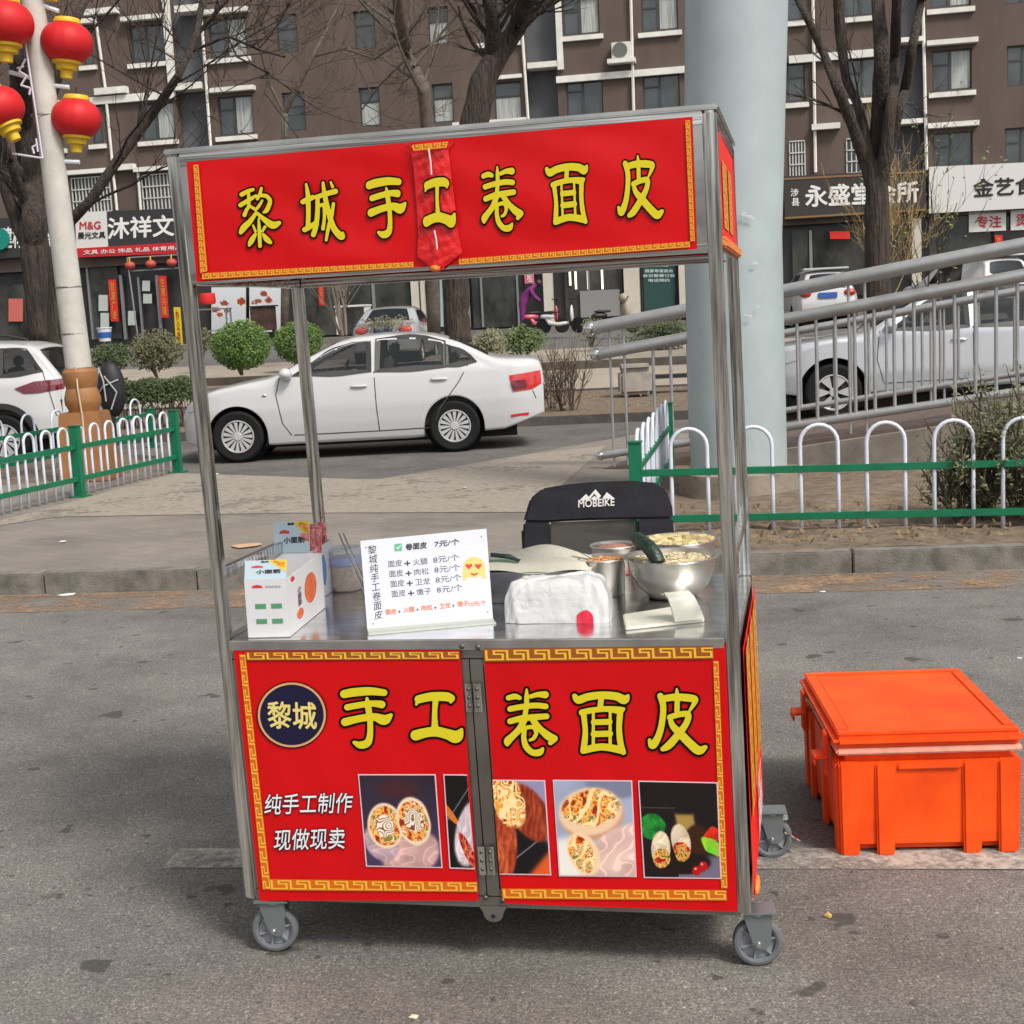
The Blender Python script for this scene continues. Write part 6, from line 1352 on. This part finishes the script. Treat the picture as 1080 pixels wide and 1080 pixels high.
def disp_box(label,A,B,C,h,flap_h,front,flap,grp,pk,yel):
    """open snack display carton: A front left, B front right, C rear right (all on the counter)"""
    A,B,C=Vector(A),Vector(B),Vector(C); Dp=A+(C-B); t_=thing('snack_box',label,'snack box',A,0,grp); up_=Vector((0,0,1))
    q=MB(); th=.0022
    ins=((B-A).normalized()+(C-B).normalized())*th
    a1,b1,c1,d1=A,B,C,Dp; hF=h*.97
    fr=(b1-a1).normalized(); sd=(c1-b1).normalized()
    q.slab(a1,b1,b1+up_*hF,a1+up_*hF,sd*th); q.slab(b1+sd*th,c1,c1+up_*h,b1+sd*th+up_*hF,-fr*th); q.slab(c1-fr*th,d1,d1+up_*h,c1-fr*th+up_*h,-sd*th); q.slab(d1-sd*th,a1+sd*th,a1+sd*th+up_*hF,d1-sd*th+up_*h,fr*th); q.slab(a1,b1,c1,d1,up_*.002)
    q.build('carton',M_card,t_,world=True)
    q=MB(); f0=a1+up_*(hF+.0005)+sd*.003; f1=b1+up_*(hF+.0005)+sd*.003; tilt=sd*.016; q.slab(f0,f1,f1+up_*flap_h+tilt,f0+up_*flap_h+tilt,sd*.0018); fl=q.build('header_flap',M_cardb,t_,world=True)
    inv=ROOTM[t_.name].inverted()
    SFf=lambda x,y,o:inv@(f0.lerp(f1,x)+(up_*flap_h+tilt)*y-sd*o)
    q=MB(); flat(q,SFf,[(.55,1),(1,1),(1,.35)][::-1],.0006); q.build('yellow_corner',M_cy,fl)
    q=MB(); flat(q,SFf,[(.66,.93),(.72,.99),(.95,.9),(.97,.6),(.86,.66)][::-1],.0010); q.build('noodle_picture',mat('noodle_orange',(.6,.25,.02),.5,var=.5,vs=120),fl)
    q=MB(); flat(q,SFf,[(.15,.62),(.18,.70),(.3,.74),(.42,.70),(.45,.62)][::-1],.0010); q.build('logo',M_rd,fl)
    q=MB(); text(q,SFf,'小面筋',((.28,.50),(.86,.52),(.86,.32),(.28,.30)),.0010,.04); flat(q,SFf,[(.38,.93),(.42,.98),(.48,.94),(.54,.98),(.58,.90),(.40,.88)][::-1],.0010); q.build('print',M_blk,fl)
    Sa=lambda x,y,o:inv@(a1.lerp(b1,x)+up_*hF*(y)-sd*o)
    Sb=lambda x,y,o:inv@(b1.lerp(c1,x)+up_*h*y+fr*o)
    def qq(x0,y0,x1,y1): return ((x0,y1),(x1,y1),(x1,y0),(x0,y0))
    if front:
        q=MB(); 
        for x0,y0 in ((.22,.50),(.60,.50),(.22,.24),(.60,.24)): q=MB(); flat(q,Sa,qq(x0,y0,x0+.26,y0+.085),.0006); q.build('green_label',M_grn,t_)
        q=MB(); flat(q,Sa,[(.16,.86),(.2,.90),(.3,.915),(.4,.90),(.44,.86)][::-1],.0006); flat(q,Sb,[(.10,.90),(.14,.95),(.2,.93),(.22,.88),(.16,.85)],.0006); q.build('logo',M_rd,t_)
        q=MB(); ellq(q,.62,.55,.17,.26,.0006,24,lambda x,y,o:Sb(x,y,o)); ellq(q,.30,.25,.09,.09,.0006,16,lambda x,y,o:Sb(x,y,o)); o_=q.build('food_picture',M_org,t_)
        q=MB(); text(q,Sb,'小\n面\n筋',((.26,.70),(.36,.72),(.36,.40),(.26,.38)),.0008,.03); q.build('print',mat('print_purple',(.18,.05,.15),.5),t_)
        q=MB(); text(q,Sa,'非油炸食品',((.50,.90),(.86,.90),(.86,.86),(.50,.86)),.0008,.01); q.build('print',mat('print_grey',(.35,.36,.4),.5),t_)
    else:
        q=MB(); ellq(q,.55,.5,.10,.3,.0006,20,lambda x,y,o:Sb(x,y,o)); q.build('blue_picture',mat('print_blue',(.12,.25,.5),.5),t_)
    if pk:
        rg=random.Random(3); q=MB()
        for i in range(16):
            c=b1.lerp(c1,.06+.05*i)-fr*rg.uniform(.010,.055)+up_*h*.2; q.bar(c,c+up_*(h*.8+flap_h*.55+rg.uniform(-.014,.014))+fr*rg.uniform(.0,.022),.024,.006,tuple(sd))
        q.build('red_packets',M_pkt,t_,world=True)
        q=MB(); c=a1.lerp(d1,.7)+fr*.02+up_*h*.3; q.bar(c,c+up_*h*1.0,.03,.012); q.build('dark_packet',mat('packet_dark',(.12,.01,.04),.3),t_,world=True)
    return t_
A1=CP(262,673);B1=CP(306,672); C1=CP(343,641)
disp_box('front white snack carton with four green labels and a yellow header corner','' or A1,B1,C1,.152,.045,True,True,'snack cartons on the counter',False,True)
A2_=CP(302,640);B2=CP(330,637);C2=CP(354,622)
A2_=B2-(B1-A1)*.95
disp_box('rear snack carton full of red packets with a taller pale blue header',A2_,B2,C2,.150,.085,False,True,'snack cartons on the counter',True,True)
# plastic tub of fried threads
jb=CP(366,622); t_=thing('plastic_tub','clear round plastic tub of pale fried dough threads with a blue rim','tub',jb)
M_clear=mat('clear_plastic',(.75,.8,.85),.08,trans=.0,alpha=.28,spec=.6); M_thr=mat('dough_threads',(.42,.29,.19),.7,var=.45,vs=70,bump=1,bs=90)
q=MB(); q.lathe([(0,.002),(.038,.002),(.042,.01),(.044,.07),(.040,.076),(0,.080)],(0,0,0),28); q.build('threads',M_thr,t_,smooth='auto')
rg=random.Random(1); q=MB()
for i in range(130):
    a=rg.uniform(0,6.28); z=rg.uniform(.01,.082); r_=.043 if z<.076 else rg.uniform(0,.04); c=Vector((r_*math.cos(a),r_*math.sin(a),z)); b_=Vector((-math.sin(a),math.cos(a),rg.uniform(-.6,.6)))*rg.uniform(.006,.012); q.tube([c-b_,c+Vector((0,0,.002)),c+b_],.0016,4)
q.build('thread_strands',mat('dough_strand',(.55,.38,.24),.7),t_)
q=MB(); q.lathe([(.040,0),(.0455,.01),(.0475,.075),(.0485,.115),(.050,.118)],(0,0,0),32); q.build('tub_wall',M_clear,t_,smooth=True)
q=MB(); q.lathe([(.0482,.076),(.0489,.082),(.0489,.094),(.0482,.098)],(0,0,0),32); q.build('blue_band',mat('band_blue',(.38,.45,.72),.3,alpha=.8),t_,smooth=True)
q=MB(); q.lathe([(.051,.116),(.052,.122),(.048,.126),(0,.128)],(0,0,0),32); q.build('lid',mat('lid_plastic',(.6,.66,.75),.2,alpha=.5),t_,smooth='auto')
# steel tongs leaning behind the price board
tp0=CP(385,630); t_=thing('steel_tongs','thin steel tongs leaning beside the price board','tongs',tp0)
q=MB(); e=G(357,560,1.0); 
for o in (0,.012): q.bar(tp0+Vector((o,0.02,.004)),Vector((0,0,0))+AY(357+o*400,562,tp0.y+.03),.011,.0018)
q.build('arms',M_stc,t_,world=True)
# price board
BL=CP(388,667);BR=CP(521,655); nrm=Vector((-(BR-BL).y,(BR-BL).x,0)).normalized()
def onpl(px,py,n2): return plane_hit(px,py,BL,n2)
n2=(nrm-Vector((0,0,.22))).normalized()    # leaning back
TLp=onpl(380,570.5,n2); TRp=onpl(513,557.5,n2)
pbt=thing('price_board','white acrylic price board on a stand with printed menu lines','price board',BL,0)
inv=ROOTM[pbt.name].inverted()
SP=lambda x,y,o:inv@(onpl(x,y,n2)-n2*o)
M_brd=mat('board_white',(.58,.60,.70),.3,coat=.2); q=MB(); q.slab(SP(380,570.5,0),SP(513,557.5,0),SP(520,653,0),SP(387.5,664,0),n2*.004); q.build('board',M_brd,pbt)
q=MB(); q.slab(inv@BL,inv@BR,SP(520,652,.001),SP(387.5,663,.001),n2*-.003) ; q.slab(inv@(BL-nrm*.035),inv@(BR-nrm*.035),inv@BR,inv@BL,Vector((0,0,.003))); q.slab(inv@(BL+nrm*.075),inv@(BR+nrm*.075),inv@BR,inv@BL,Vector((0,0,.003)));
q.build('acrylic_foot',mat('acrylic_edge',(.62,.66,.62),.15,alpha=.6),pbt)
M_ink=mat('ink_black',(.02,.02,.025),.5); M_ink2=mat('ink_grey',(.07,.07,.085),.5); M_ino=mat('ink_orange',(.78,.22,.10),.5)
def ct(x,y): return (370+x/6.75,550+y/6.75)
def btx(s,x0,y0,x1,y1,m,bold=.0,dy=None,shear=0,nm_='print'):
    sk=-(x1-x0)*.105; q4=(ct(x0,y0),ct(x1,y0+sk),ct(x1+(y1-y0)*.1,y1+sk),ct(x0+(y1-y0)*.1,y1)); q=MB(); text(q,SP,s,q4,.0008,bold,shear); return q.build(nm_,m,pbt)
btx('卷面皮',388,160,538,205,M_ink,.035,shear=.1); btx('7元/个',595,140,770,183,M_ink,.025,shear=.1)
for i,s in enumerate(('火腿','肉松','卫龙','馓子')):
    x=262+i*8.5; y=280+i*71; btx('面皮',x,y,x+100,y+48,M_ink2,.0); btx('+',x+118,y+2,x+160,y+38,M_ink,.02); btx(s,x+178,y-12,x+282,y+34,M_ink2,0); btx('8元/个',x+322,y-30,x+506,y+18,M_ink2,-.0)
x=245
for i,s in enumerate(('面皮','火腿','肉松','卫龙','馓子')):
    y=622-(x-245)*.0-i*14; btx(s,x,y+4,x+78,y+42,M_ino,.03); x+=128
    if i<4: btx('+',x-38,y+12,x-18,y+30,M_ink,.02)
    if i==4: x-=8
btx('10元/个',838,572,960,608,M_ino,.03)
q=MB(); text(q,SP,'黎\n城\n纯\n手\n工\n卷\n面\n皮',(ct(116,174),ct(180,167),ct(230,688),ct(168,702)),.0008,.0,.1); q.build('print',M_ink,pbt)
q=MB(); flat(q,SP,[ct(310,162),ct(362,155),ct(364,208),ct(312,213)],.0008); ck=q.build('check_mark',mat('check_green',(.08,.38,.22),.5),pbt)
q=MB(); 
flat(q,SP,[ct(322,184),ct(328,180),ct(336,192),ct(336,200)],.0012); flat(q,SP,[ct(336,192),ct(352,166),ct(357,169),ct(336,200)],.00125); q.build('tick',M_w,ck)
M_em=mat('emoji_yellow',(.80,.50,.16),.5); q=MB(); ellq(q,*ct(878,325),11.6,10.8,.0008,32,SP)
for pts in ([(800,350),(792,385),(803,428),(840,395)],[(945,330),(957,330),(955,380),(968,405),(935,405),(925,370)]): flat(q,SP,[ct(*p) for p in pts],.0007)
em=q.build('smiling_face',M_em,pbt)
q=MB()
for cx in (840,907): flat(q,SP,[ct(cx-24,318),ct(cx-22,305),ct(cx-10,302),ct(cx,310),ct(cx+10,300),ct(cx+22,303),ct(cx+24,314),ct(cx,342)],.0012)
q.build('heart_eyes',M_rd,em); q=MB(); flat(q,SP,[ct(848,365),ct(878,372),ct(908,362),ct(898,380),ct(878,386),ct(858,382)],.0012); q.build('mouth',mat('emoji_brown',(.3,.1,.04),.5),em)
q=MB()
for x,y in ((108,185),(930,107),(160,728),(975,645)): q.ell(SP(*ct(x,y),.001),.0016,.0016,.0016,8,6)
q.build('screw',M_ink2,pbt)
# steel tray with cream cloth
tb=CP(566,628); t_=thing('steel_tray','rectangular steel tray covered by a cream cloth behind the price board','tray',tb,CYAW)
q=MB(); w_,d_,h_=.13,.10,.085; q.box(-w_,w_,-d_,-d_+.003,0,h_); q.box(-w_,w_,d_-.003,d_,0,h_); q.box(-w_,-w_+.003,-d_+.003,d_-.003,0,h_); q.box(w_-.003,w_,-d_+.003,d_-.003,0,h_); q.box(-w_+.003,w_-.003,-d_+.003,d_-.003,0,.003); q.box(-w_-.012,w_+.012,-d_-.012,-d_,h_-.003,h_+.001); q.box(-w_-.012,w_+.012,d_,d_+.012,h_-.003,h_+.001); q.build('tray',M_stc,t_)
ct_=thing('cream_cloth','cream cloth with small green dots draped over the steel tray','cloth',tb+Vector((0,0,h_)),CYAW)
M_clo=mat('cloth_cream',(.62,.60,.50),.9,bump=.3,bs=60)
def clf(u,v):
    x=-.15+.32*u; y=-.115+.25*v; z=.012+.030*math.exp(-((u-.45)/.3)**2-((v-.6)/.4)**2)+.006*math.sin(u*9+v*3)+.005*math.sin(v*11); 
    if u<.06 or u>.94 or v<.06: z-=.012
    return Vector((x,y,z))
q=MB(); q.grid(40,30,clf); ob=q.build('cloth',M_clo,ct_,smooth=True)
q=MB()
for i in range(15):
    for j in range(5): 
        p=clf(.06+.022*i,.12+.045*j)+Vector((0,0,.0012)); q.box(p.x-.0018,p.x+.0018,p.y-.003,p.y+.003,p.z-.0006,p.z+.0005)
q.build('green_dots',M_grn,ct_)
t_=thing('dark_green_spatula','short dark green handle lying on the cream cloth','spatula',tb+Vector((-.10,-.07,h_+.035)),.2); q=MB(); q.tube([(-.02,0,.012),(.03,-.01,.004),(.055,-.018,-.008)],[.006,.007,.004],8); q.build('handle',mat('handle_green',(.012,.045,.035),.4),t_,smooth=True)
# clear plastic bag bundle
M_bag=mat('plastic_bag',(.72,.73,.75),.16,bump=.5,bs=45,alpha=.74)
bg_=CP(590,652); t_=thing('plastic_bag','bundle of clear white plastic bags with a red printed patch at the counter front','plastic bags',bg_,CYAW)
def bagf(u,v):
    a=2*math.pi*u; t=v*math.pi*.5; e=.38
    cx_=math.copysign(abs(math.cos(a))**e,math.cos(a)); sy_=math.copysign(abs(math.sin(a))**e,math.sin(a)); s=math.cos(t)**.22*(1-.10*v)
    x=.135*cx_*s; y=.062*sy_*s; z=.108*math.sin(t)**.62; n_=.0016*math.sin(a*9+z*40)+.0012*math.sin(a*17-z*50+2)+.0010*math.sin(x*140+3*math.sin(z*40))+.0008*math.sin(x*260+z*60)
    return Vector((x*(1+n_*6),y*(1+n_*9),z+ (n_*1.2+.005*math.sin(x*22)) *(v>.1)))
q=MB(); q.grid(120,34,bagf); q.build('bags',M_bag,t_,smooth=True)
for k_ in range(5): q=MB(); q.box(-.108+.003*(k_%2),.106-.004*(k_%3),-.046,.046,.006+.017*k_,.020+.017*k_); q.build('paper_bag_stack',mat('bag_paper',(.72,.71,.68),.8,var=.1,vs=20),t_,bevel=.004)
q=MB(); q.grid(14,8,lambda u,v:(lambda p:Vector((p.x,p.y-.002,p.z)))(bagf(.765+.05*u,.0+.10*v*math.sin(math.pi*(.15+.7*u))))); q.build('red_patch',mat('bag_red',(.6,.02,.05),.3),t_,smooth=True)
# pots and bowls
M_pot=steel('steel_pot',(.62,.60,.56),.3,(2,2,1),.12,.02)
def pot(nm,label,base,r0,r1,h,fill,grp,cat,fh,chunks,cm_,handle=False):
    t_=thing(nm,label,cat,base,0,grp)
    q=MB(); 
    if r0==r1 or r0>r1*.85: pr=[(0,.0),(r0*.96,0),(r0,.004),(r1,h-.004),(r1+.006,h),(r1+.005,h+.003),(r1-.001,h),(r0-.003,.006),(0,.004)]
    else: pr=[(0,0),(r0,0),(r0*1.15,.006),(r0+(r1-r0)*.62,h*.30),(r0+(r1-r0)*.90,h*.65),(r1-.001,h*.9),(r1,h*.98),(r1+.010,h),(r1+.011,h+.003),(r1-.001,h+.002),(r0+(r1-r0)*.88,h*.62),(r0+(r1-r0)*.60,h*.31),(r0*1.1,.009),(0,.004)]
    q.lathe(pr,(0,0,0),48); q.build('vessel',M_pot,t_,smooth='auto')
    rg=random.Random(int(r1*1e4)); rf=r1*.93; q=MB(); q.lathe([(0,h*fh+.012),(rf*.6,h*fh+.009),(rf,h*fh)],(0,0,0),32); q.build('food_bed',fill,t_,smooth=True)
    if chunks:
        q=MB()
        for i in range(chunks[0]):
            a=rg.uniform(0,6.28); rr_=rf*math.sqrt(rg.random())*.95; z=h*fh+.012*(1-(rr_/rf))+rg.uniform(0,.006); s=chunks[1]*rg.uniform(.6,1.3); M=Matrix.Translation((rr_*math.cos(a),rr_*math.sin(a),z))@Matrix.Rotation(rg.uniform(0,3),4,'Z')@Matrix.Rotation(rg.uniform(-.6,.6),4,'X'); q.box(-s,s,-s*chunks[2],s*chunks[2],-s*chunks[2]*.8,s*chunks[2]*.8,M)
        q.build('food_pieces',cm_,t_)
    return t_
b1=CP(637,626); pot('steel_pot','tall steel pot of orange brown filling behind the plastic bags','' or b1,.058,.062,.098,mat('filling_orange',(.38,.16,.06),.7,var=.5,vs=90,bump=1,bs=90),'steel vessels on the counter','pot',.86,(160,.006,.4),mat('filling_piece',(.6,.3,.14),.6,var=.4,vs=40))
b2=CP(648,604); pot('steel_pot','steel pot of pinkish filling with a handle behind the other pot',b2,.058,.064,.082,mat('filling_pink',(.36,.17,.12),.6,var=.3,vs=60,bump=1,bs=60),'steel vessels on the counter','pot',.88,None,None)
b3=CP(709,628); pot('steel_bowl','wide steel mixing bowl of chopped filling at the counter right end',b3,.062,.118,.106,mat('filling_cream',(.45,.38,.24),.7,var=.4,vs=80,bump=1,bs=80),'steel vessels on the counter','bowl',.88,(340,.0065,.35),mat('filling_shred',(.62,.54,.36),.6,var=.4,vs=40))
b4=CP(717,600); pot('steel_bowl','steel bowl of pale yellow chunks behind the wide mixing bowl',b4,.062,.108,.088,mat('filling_yellow',(.5,.4,.18),.7,var=.3,vs=60),'steel vessels on the counter','bowl',.90,(80,.013,.6),mat('potato_chunk',(.68,.56,.30),.5,var=.2,vs=30))
t_=thing('cucumber_piece','dark green cucumber resting on the rim of the mixing bowl','cucumber',b3+Vector((-.052,-.05,.106)),0)
q=MB(); pth=[Vector((-.045,.10,.050)),Vector((-.035,.06,.052)),Vector((-.01,.02,.035)),Vector((.006,-.005,.012)),Vector((.012,-.015,-.005))]; q.tube(pth,[.011,.018,.020,.020,.018],16); q.build('cucumber',mat('cucumber_green',(.008,.030,.018),.4,var=.5,vs=60,bump=.4,bs=90),t_,smooth='auto')
for i,(x0,y0,x1,y1,lab,yy) in enumerate(((577,588,617,596,'flat steel spoon handle reaching over the cream cloth from the front pot',.0),(607,580,622,588,'short dark ladle handle beside the rear pot',.0))):
    a=AY(x0,y0,b1.y-.0);b_=AY(x1,y1,b1.y+.01); t_=thing('spoon',lab,'spoon',b_,0,'spoons in the pots'); q=MB(); q.bar(a,b_,.014,.002); q.bar(b_,b_+Vector((.03,0,-.03)),.012,.002); q.build('handle',M_pot if i==0 else MATS['rivet_dark'],t_,world=True)
# white board and curled white sheet
M_ivory=mat('ivory_plastic',(.66,.65,.56),.4)
a=CP(660,665);b_=CP(743,656);c=CP(728,640);d=CP(657,651); t_=thing('cutting_board','small ivory cutting mat lying at the counter right front','board',a)
q=MB(); q.slab(a,b_,c,d,Vector((0,0,.008))); q.build('mat',M_ivory,t_,world=True,bevel=.002)
a2_=CP(712,656,.009);b2_=CP(743,653,.009); dirx=(b2_-a2_); dp=Vector((-dirx.y,dirx.x,0)).normalized()
t_=thing('ivory_scraper','curled ivory plastic scraper standing on the cutting mat','scraper',a2_)
q=MB(); prof=[(0.0,.0),(.004,.030),(.014,.055),(.030,.068),(.045,.062)]
def scf(u,v):
    k=v*4;i=min(3,int(k));f=k-i; y,z=[prof[i][j]*(1-f)+prof[i+1][j]*f for j in (0,1)]; return a2_+dirx*(u*(1-.22*v)-.0*v)-dirx*.32*v*.9+dp*y+Vector((0,0,z))
q.grid(6,16,scf); q.grid(6,16,lambda u,v:scf(1-u,v)+dp*.006*(1)+Vector((0,0,-.004*v)));
w0=[scf(1,i/16) for i in range(17)]; q.add(w0+[p+dp*.006+Vector((0,0,-.004*i/16)) for i,p in enumerate(w0)],[(i,i+1,18+i,17+i) for i in range(16)])
w1=[scf(1,1),a2_+dirx+dp*.05,a2_+dirx]; q.build('scraper',M_ivory,t_,world=True,smooth='auto')
# ================================================================ FOLDING CHAIR
cb0=AY(630,515,4.95); t_=thing('camping_chair','black folding camping chair with a mesh back standing behind the cart','folding chair',(cb0.x,4.95,0),-.04)
M_fab=mat('chair_fabric',(.010,.011,.018),.75,var=.3,vs=12,bump=.5,bs=14); cz=cb0.z
inv=ROOTM[t_.name].inverted(); SB=lambda x,y,o:inv@AY(x,y,4.95-o)
def backo(side):  # outline points
    return None
outl=[(550,600),(551,575),(553,545),(559,526),(572,515),(600,510.5),(630,508),(665,507),(690,509),(703,517),(709,535),(712,560),(713,600)]
hole=[(581,603),(581,551),(600,549.5),(630,548.5),(655,548),(672,547.5),(672,603)]
mb=MB(); 
def pane(pts,off,th,nm_,m,par,bev=.004):
    q=MB(); n=len(pts); q.add([SB(x,y,off) for x,y in pts]+[SB(x,y,off-th) for x,y in pts],[tuple(range(n))[::-1],tuple(range(n,2*n))]+[(i,(i+1)%n,n+(i+1)%n,n+i) for i in range(n)]); return q.build(nm_,m,par,bevel=bev)
top_=[(553,546),(559,526),(572,515),(600,510.5),(630,508),(665,507),(690,509),(703,517),(709,535),(710,547),(672,547.5),(655,548),(630,548.5),(600,549.5),(581,551),(552,551)]
bk=pane(top_,.0,.035,'backrest',M_fab,t_,.008)
pane([(552,551),(581,551),(582,640),(549,640)],.0,.03,'back_wing',M_fab,t_,.006); pane([(672,547.5),(710,547),(714,640),(673,640)],.0,.03,'back_wing',M_fab,t_,.006)
mesh_m=bpy.data.materials.new('chair_mesh'); mesh_m.use_nodes=True; tt,bb_=nodes(mesh_m); bb_.inputs['Base Color'].default_value=(.035,.035,.035,1); bb_.inputs['Alpha'].default_value=.88; bb_.inputs['Roughness'].default_value=.8
q=MB(); q.quad(SB(581,551,-.015),SB(672,547.5,-.015),SB(673,640,-.015),SB(582,640,-.015)); q.build('mesh_panel',mesh_m,t_)
for i,k in enumerate((553,708)):
    q=MB(); a=SB(k,560,-.03); q.tube([a,Vector((a.x*1.0,.05,.45)),Vector((a.x*.9,.0,.02))],.011,8); q.build('upright',M_blk,t_)
q=MB(); q.box(-.25,.25,-.40,.03,.42,.44); q.build('seat',M_fab,t_,bevel=.006)
for s in (-1,1): 
    q=MB(); q.tube([(s*.25,-.38,.01),(s*.22,.04,.42)],.011,8); q.build('leg',M_blk,t_)
    q=MB(); q.bar((s*.29,-.38,.62),(s*.29,.0,.64),.05,.02); q.tube([(s*.29,-.36,.62),(s*.26,-.36,.42)],.01,6); q.build('armrest',M_blk,t_)
q=MB(); text(q,SB,'MOBEIKE',((610,527.5),(648,525.5),(648,533.2),(610,535.2)),.003,.035); q.build('lettering',MATS['letter_bright'],bk)
q=MB()
for pts in ([(611,528),(618,521),(621,524),(628,516),(634,523),(631,526.5),(627,520.5),(621,527.5)],[(635,526),(640,519),(648,525.5),(643,526)]): flat(q,SB,pts,.003)
flat(q,SB,[(622,527),(627,523),(632,526.6)],.0032); q.build('mountain_logo',MATS['letter_bright'],bk)
# ================================================================ ORANGE COOLER BOX
M_ob=mat('cooler_orange',(.70,.055,.004),.5,spec=.3,var=.12,vs=5,c2=(.93,.10,.006),detail=8); M_band=mat('cooler_band',(.74,.36,.27),.5,var=.2,vs=12)
HB=.372; A=G(880,775,HB);B=G(1079,765,HB); ang=-.068; Wb=(B-A).length-.005; Db=.715
print('cooler',Wb,Db,ang)
t_=thing('cooler_box','orange insulated plastic cooler box on the asphalt right of the cart','cooler box',(A.x,A.y,0),ang)
q=MB(); ins=.012
def rb(x0,x1,y0,y1,z0,z1,t=0,m=None): # tapered box
    q_=[(x0+t,y0+t,z0),(x1-t,y0+t,z0),(x1-t,y1-t,z0),(x0+t,y1-t,z0),(x0,y0,z1),(x1,y0,z1),(x1,y1,z1),(x0,y1,z1)]; return q_,[(3,2,1,0),(4,5,6,7),(0,1,5,4),(1,2,6,5),(2,3,7,6),(3,0,4,7)]
q.add(*rb(ins,Wb-ins,ins,Db-ins,.012,HB-.068,.012)); bd=q.build('body',M_ob,t_,bevel=.022)
for (x0,x1) in ():
    if x0>.1 and x0<Wb-.2 or x0>Wb-.2 and x0<Wb-.1 : pass
    q=MB(); q.add(*rb(x0,x1,  .002,.03,.0,HB-.085 if x0<.06 or x0>Wb-.06 else HB-.10,.008)); q.build('front_rib',M_ob,bd,bevel=.007)
q=MB(); q.add(*rb(.115,.175,.004,.03,.0,HB-.090,.005)); q.add(*rb(Wb-.175,Wb-.115,.004,.03,.0,HB-.090,.005)); q.add(*rb(.012,.075,.006,.03,.0,HB-.088,.005)); q.add(*rb(Wb-.075,Wb-.012,.006,.03,.0,HB-.088,.005)); q.add(*rb(.1755,Wb-.1755,.004,.03,HB-.114,HB-.0905,.0)); q.build('front_panel_frame',M_ob,bd,bevel=.006)
for y0 in (.02,.26,.50,Db-.10):
    q=MB(); q.add(*rb(.004,.03,y0,y0+.07,.0,HB-.09,.005)); q.build('side_rib',M_ob,bd,bevel=.006); q=MB(); q.add(*rb(Wb-.03,Wb-.004,y0,y0+.07,.0,HB-.09,.005)); q.build('side_rib',M_ob,bd,bevel=.006)
q=MB(); q.box(.006,Wb-.006,.006,Db-.006,HB-.066,HB-.046); q.build('rim_band',M_band,t_,bevel=.006)
q=MB(); q.add(*rb(.0,Wb,.0,Db,HB-.045,HB-.006,-.002)); lid=q.build('lid',M_ob,t_,bevel=.016)
q=MB()
for (x0,x1,y0,y1) in ((.012,Wb-.012,.012,.05),(.012,Wb-.012,Db-.05,Db-.012),(.012,.05,.051,Db-.051),(Wb-.05,Wb-.012,.051,Db-.051)): q.box(x0,x1,y0,y1,HB-.01,HB)
q.build('lid_rim',M_ob,lid,bevel=.004)
q=MB(); q.box(.0495,Wb-.0495,.0495,Db-.0495,HB-.01,HB-.0035); q.build('lid_panel',M_ob,lid,bevel=.002)
for y in (.10,Db-.16):
    q=MB(); q.box(-.045,.0,y,y+.07,HB-.105,HB-.095); q.box(-.045,-.038,y,y+.07,HB-.125,HB-.105); q.box(-.012,.0,y+.01,y+.06,HB-.16,HB-.03); q.build('latch',M_ob,t_,bevel=.003)
# ================================================================ LITTER ON THE ROAD
def bit(nm,label,cat,px,py,s,m,seed,flatness=.3,z=0):
    p=G(px,py,z+.005); rg=random.Random(seed); t_=thing(nm,label,cat,p); q=MB(); n=9; ps=[(s*rg.uniform(.6,1.2)*math.cos(i*.698),s*rg.uniform(.5,1)*math.sin(i*.698)) for i in range(n)]
    q.add([(x,y,flatness*s*rg.uniform(0,.5)) for x,y in ps]+[(0,0,flatness*s)]+[(x*.9,y*.9,-.003) for x,y in ps],[(i,(i+1)%n,n) for i in range(n)]+[(i,n+1+i,n+1+(i+1)%n,(i+1)%n) for i in range(n)]); q.build('piece',m,t_)
M_pet=mat('petal_cream',(.62,.55,.40),.8); M_nug=mat('nugget_yellow',(.55,.36,.12),.8); M_pap=mat('paper_scrap',(.6,.6,.6),.8)
bit('petal','cream petal scrap at the bottom centre of the road','litter',437,1072,.013,M_pet,1); bit('crumb','small yellow brown crumb right of the front right caster','litter',873,966,.010,M_nug,2,1.2)
bit('paper_scrap','white paper scrap lying by the kerb at the far left','litter',72,627,.06,M_pap,3,.15); bit('paper_scrap','white scrap on the asphalt left of the cooler box latch','litter',851,717,.012,M_pap,4,.3)
bit('paper_scrap','white scrap on the asphalt right of the cart near the kerb','litter',868,624,.016,M_pap,5,.3); bit('paper_scrap','tiny white scrap near the right edge below the kerb','litter',1075,694,.012,M_pap,6,.3)
bit('paper_scrap','white scrap on the paving left of the front left cart post','litter',66,571,.035,M_pap,7,.2,.135); bit('paper_scrap','flat brown and white wrapper on the paving seen left of the rear left cart post','litter',262,575,.13,mat('wrapper_tan',(.4,.34,.26),.8,var=.5,vs=8,c2=(.55,.3,.15)),8,.05,.135)
bit('paper_scrap','tiny white scrap on the back road right of the sedan front wheel','litter',227,500,.05,M_pap,9,.2,0)
bit('paper_scrap','tiny white scrap on the paving behind the sedan','litter',490,514,.03,M_pap,10,.2,.14)
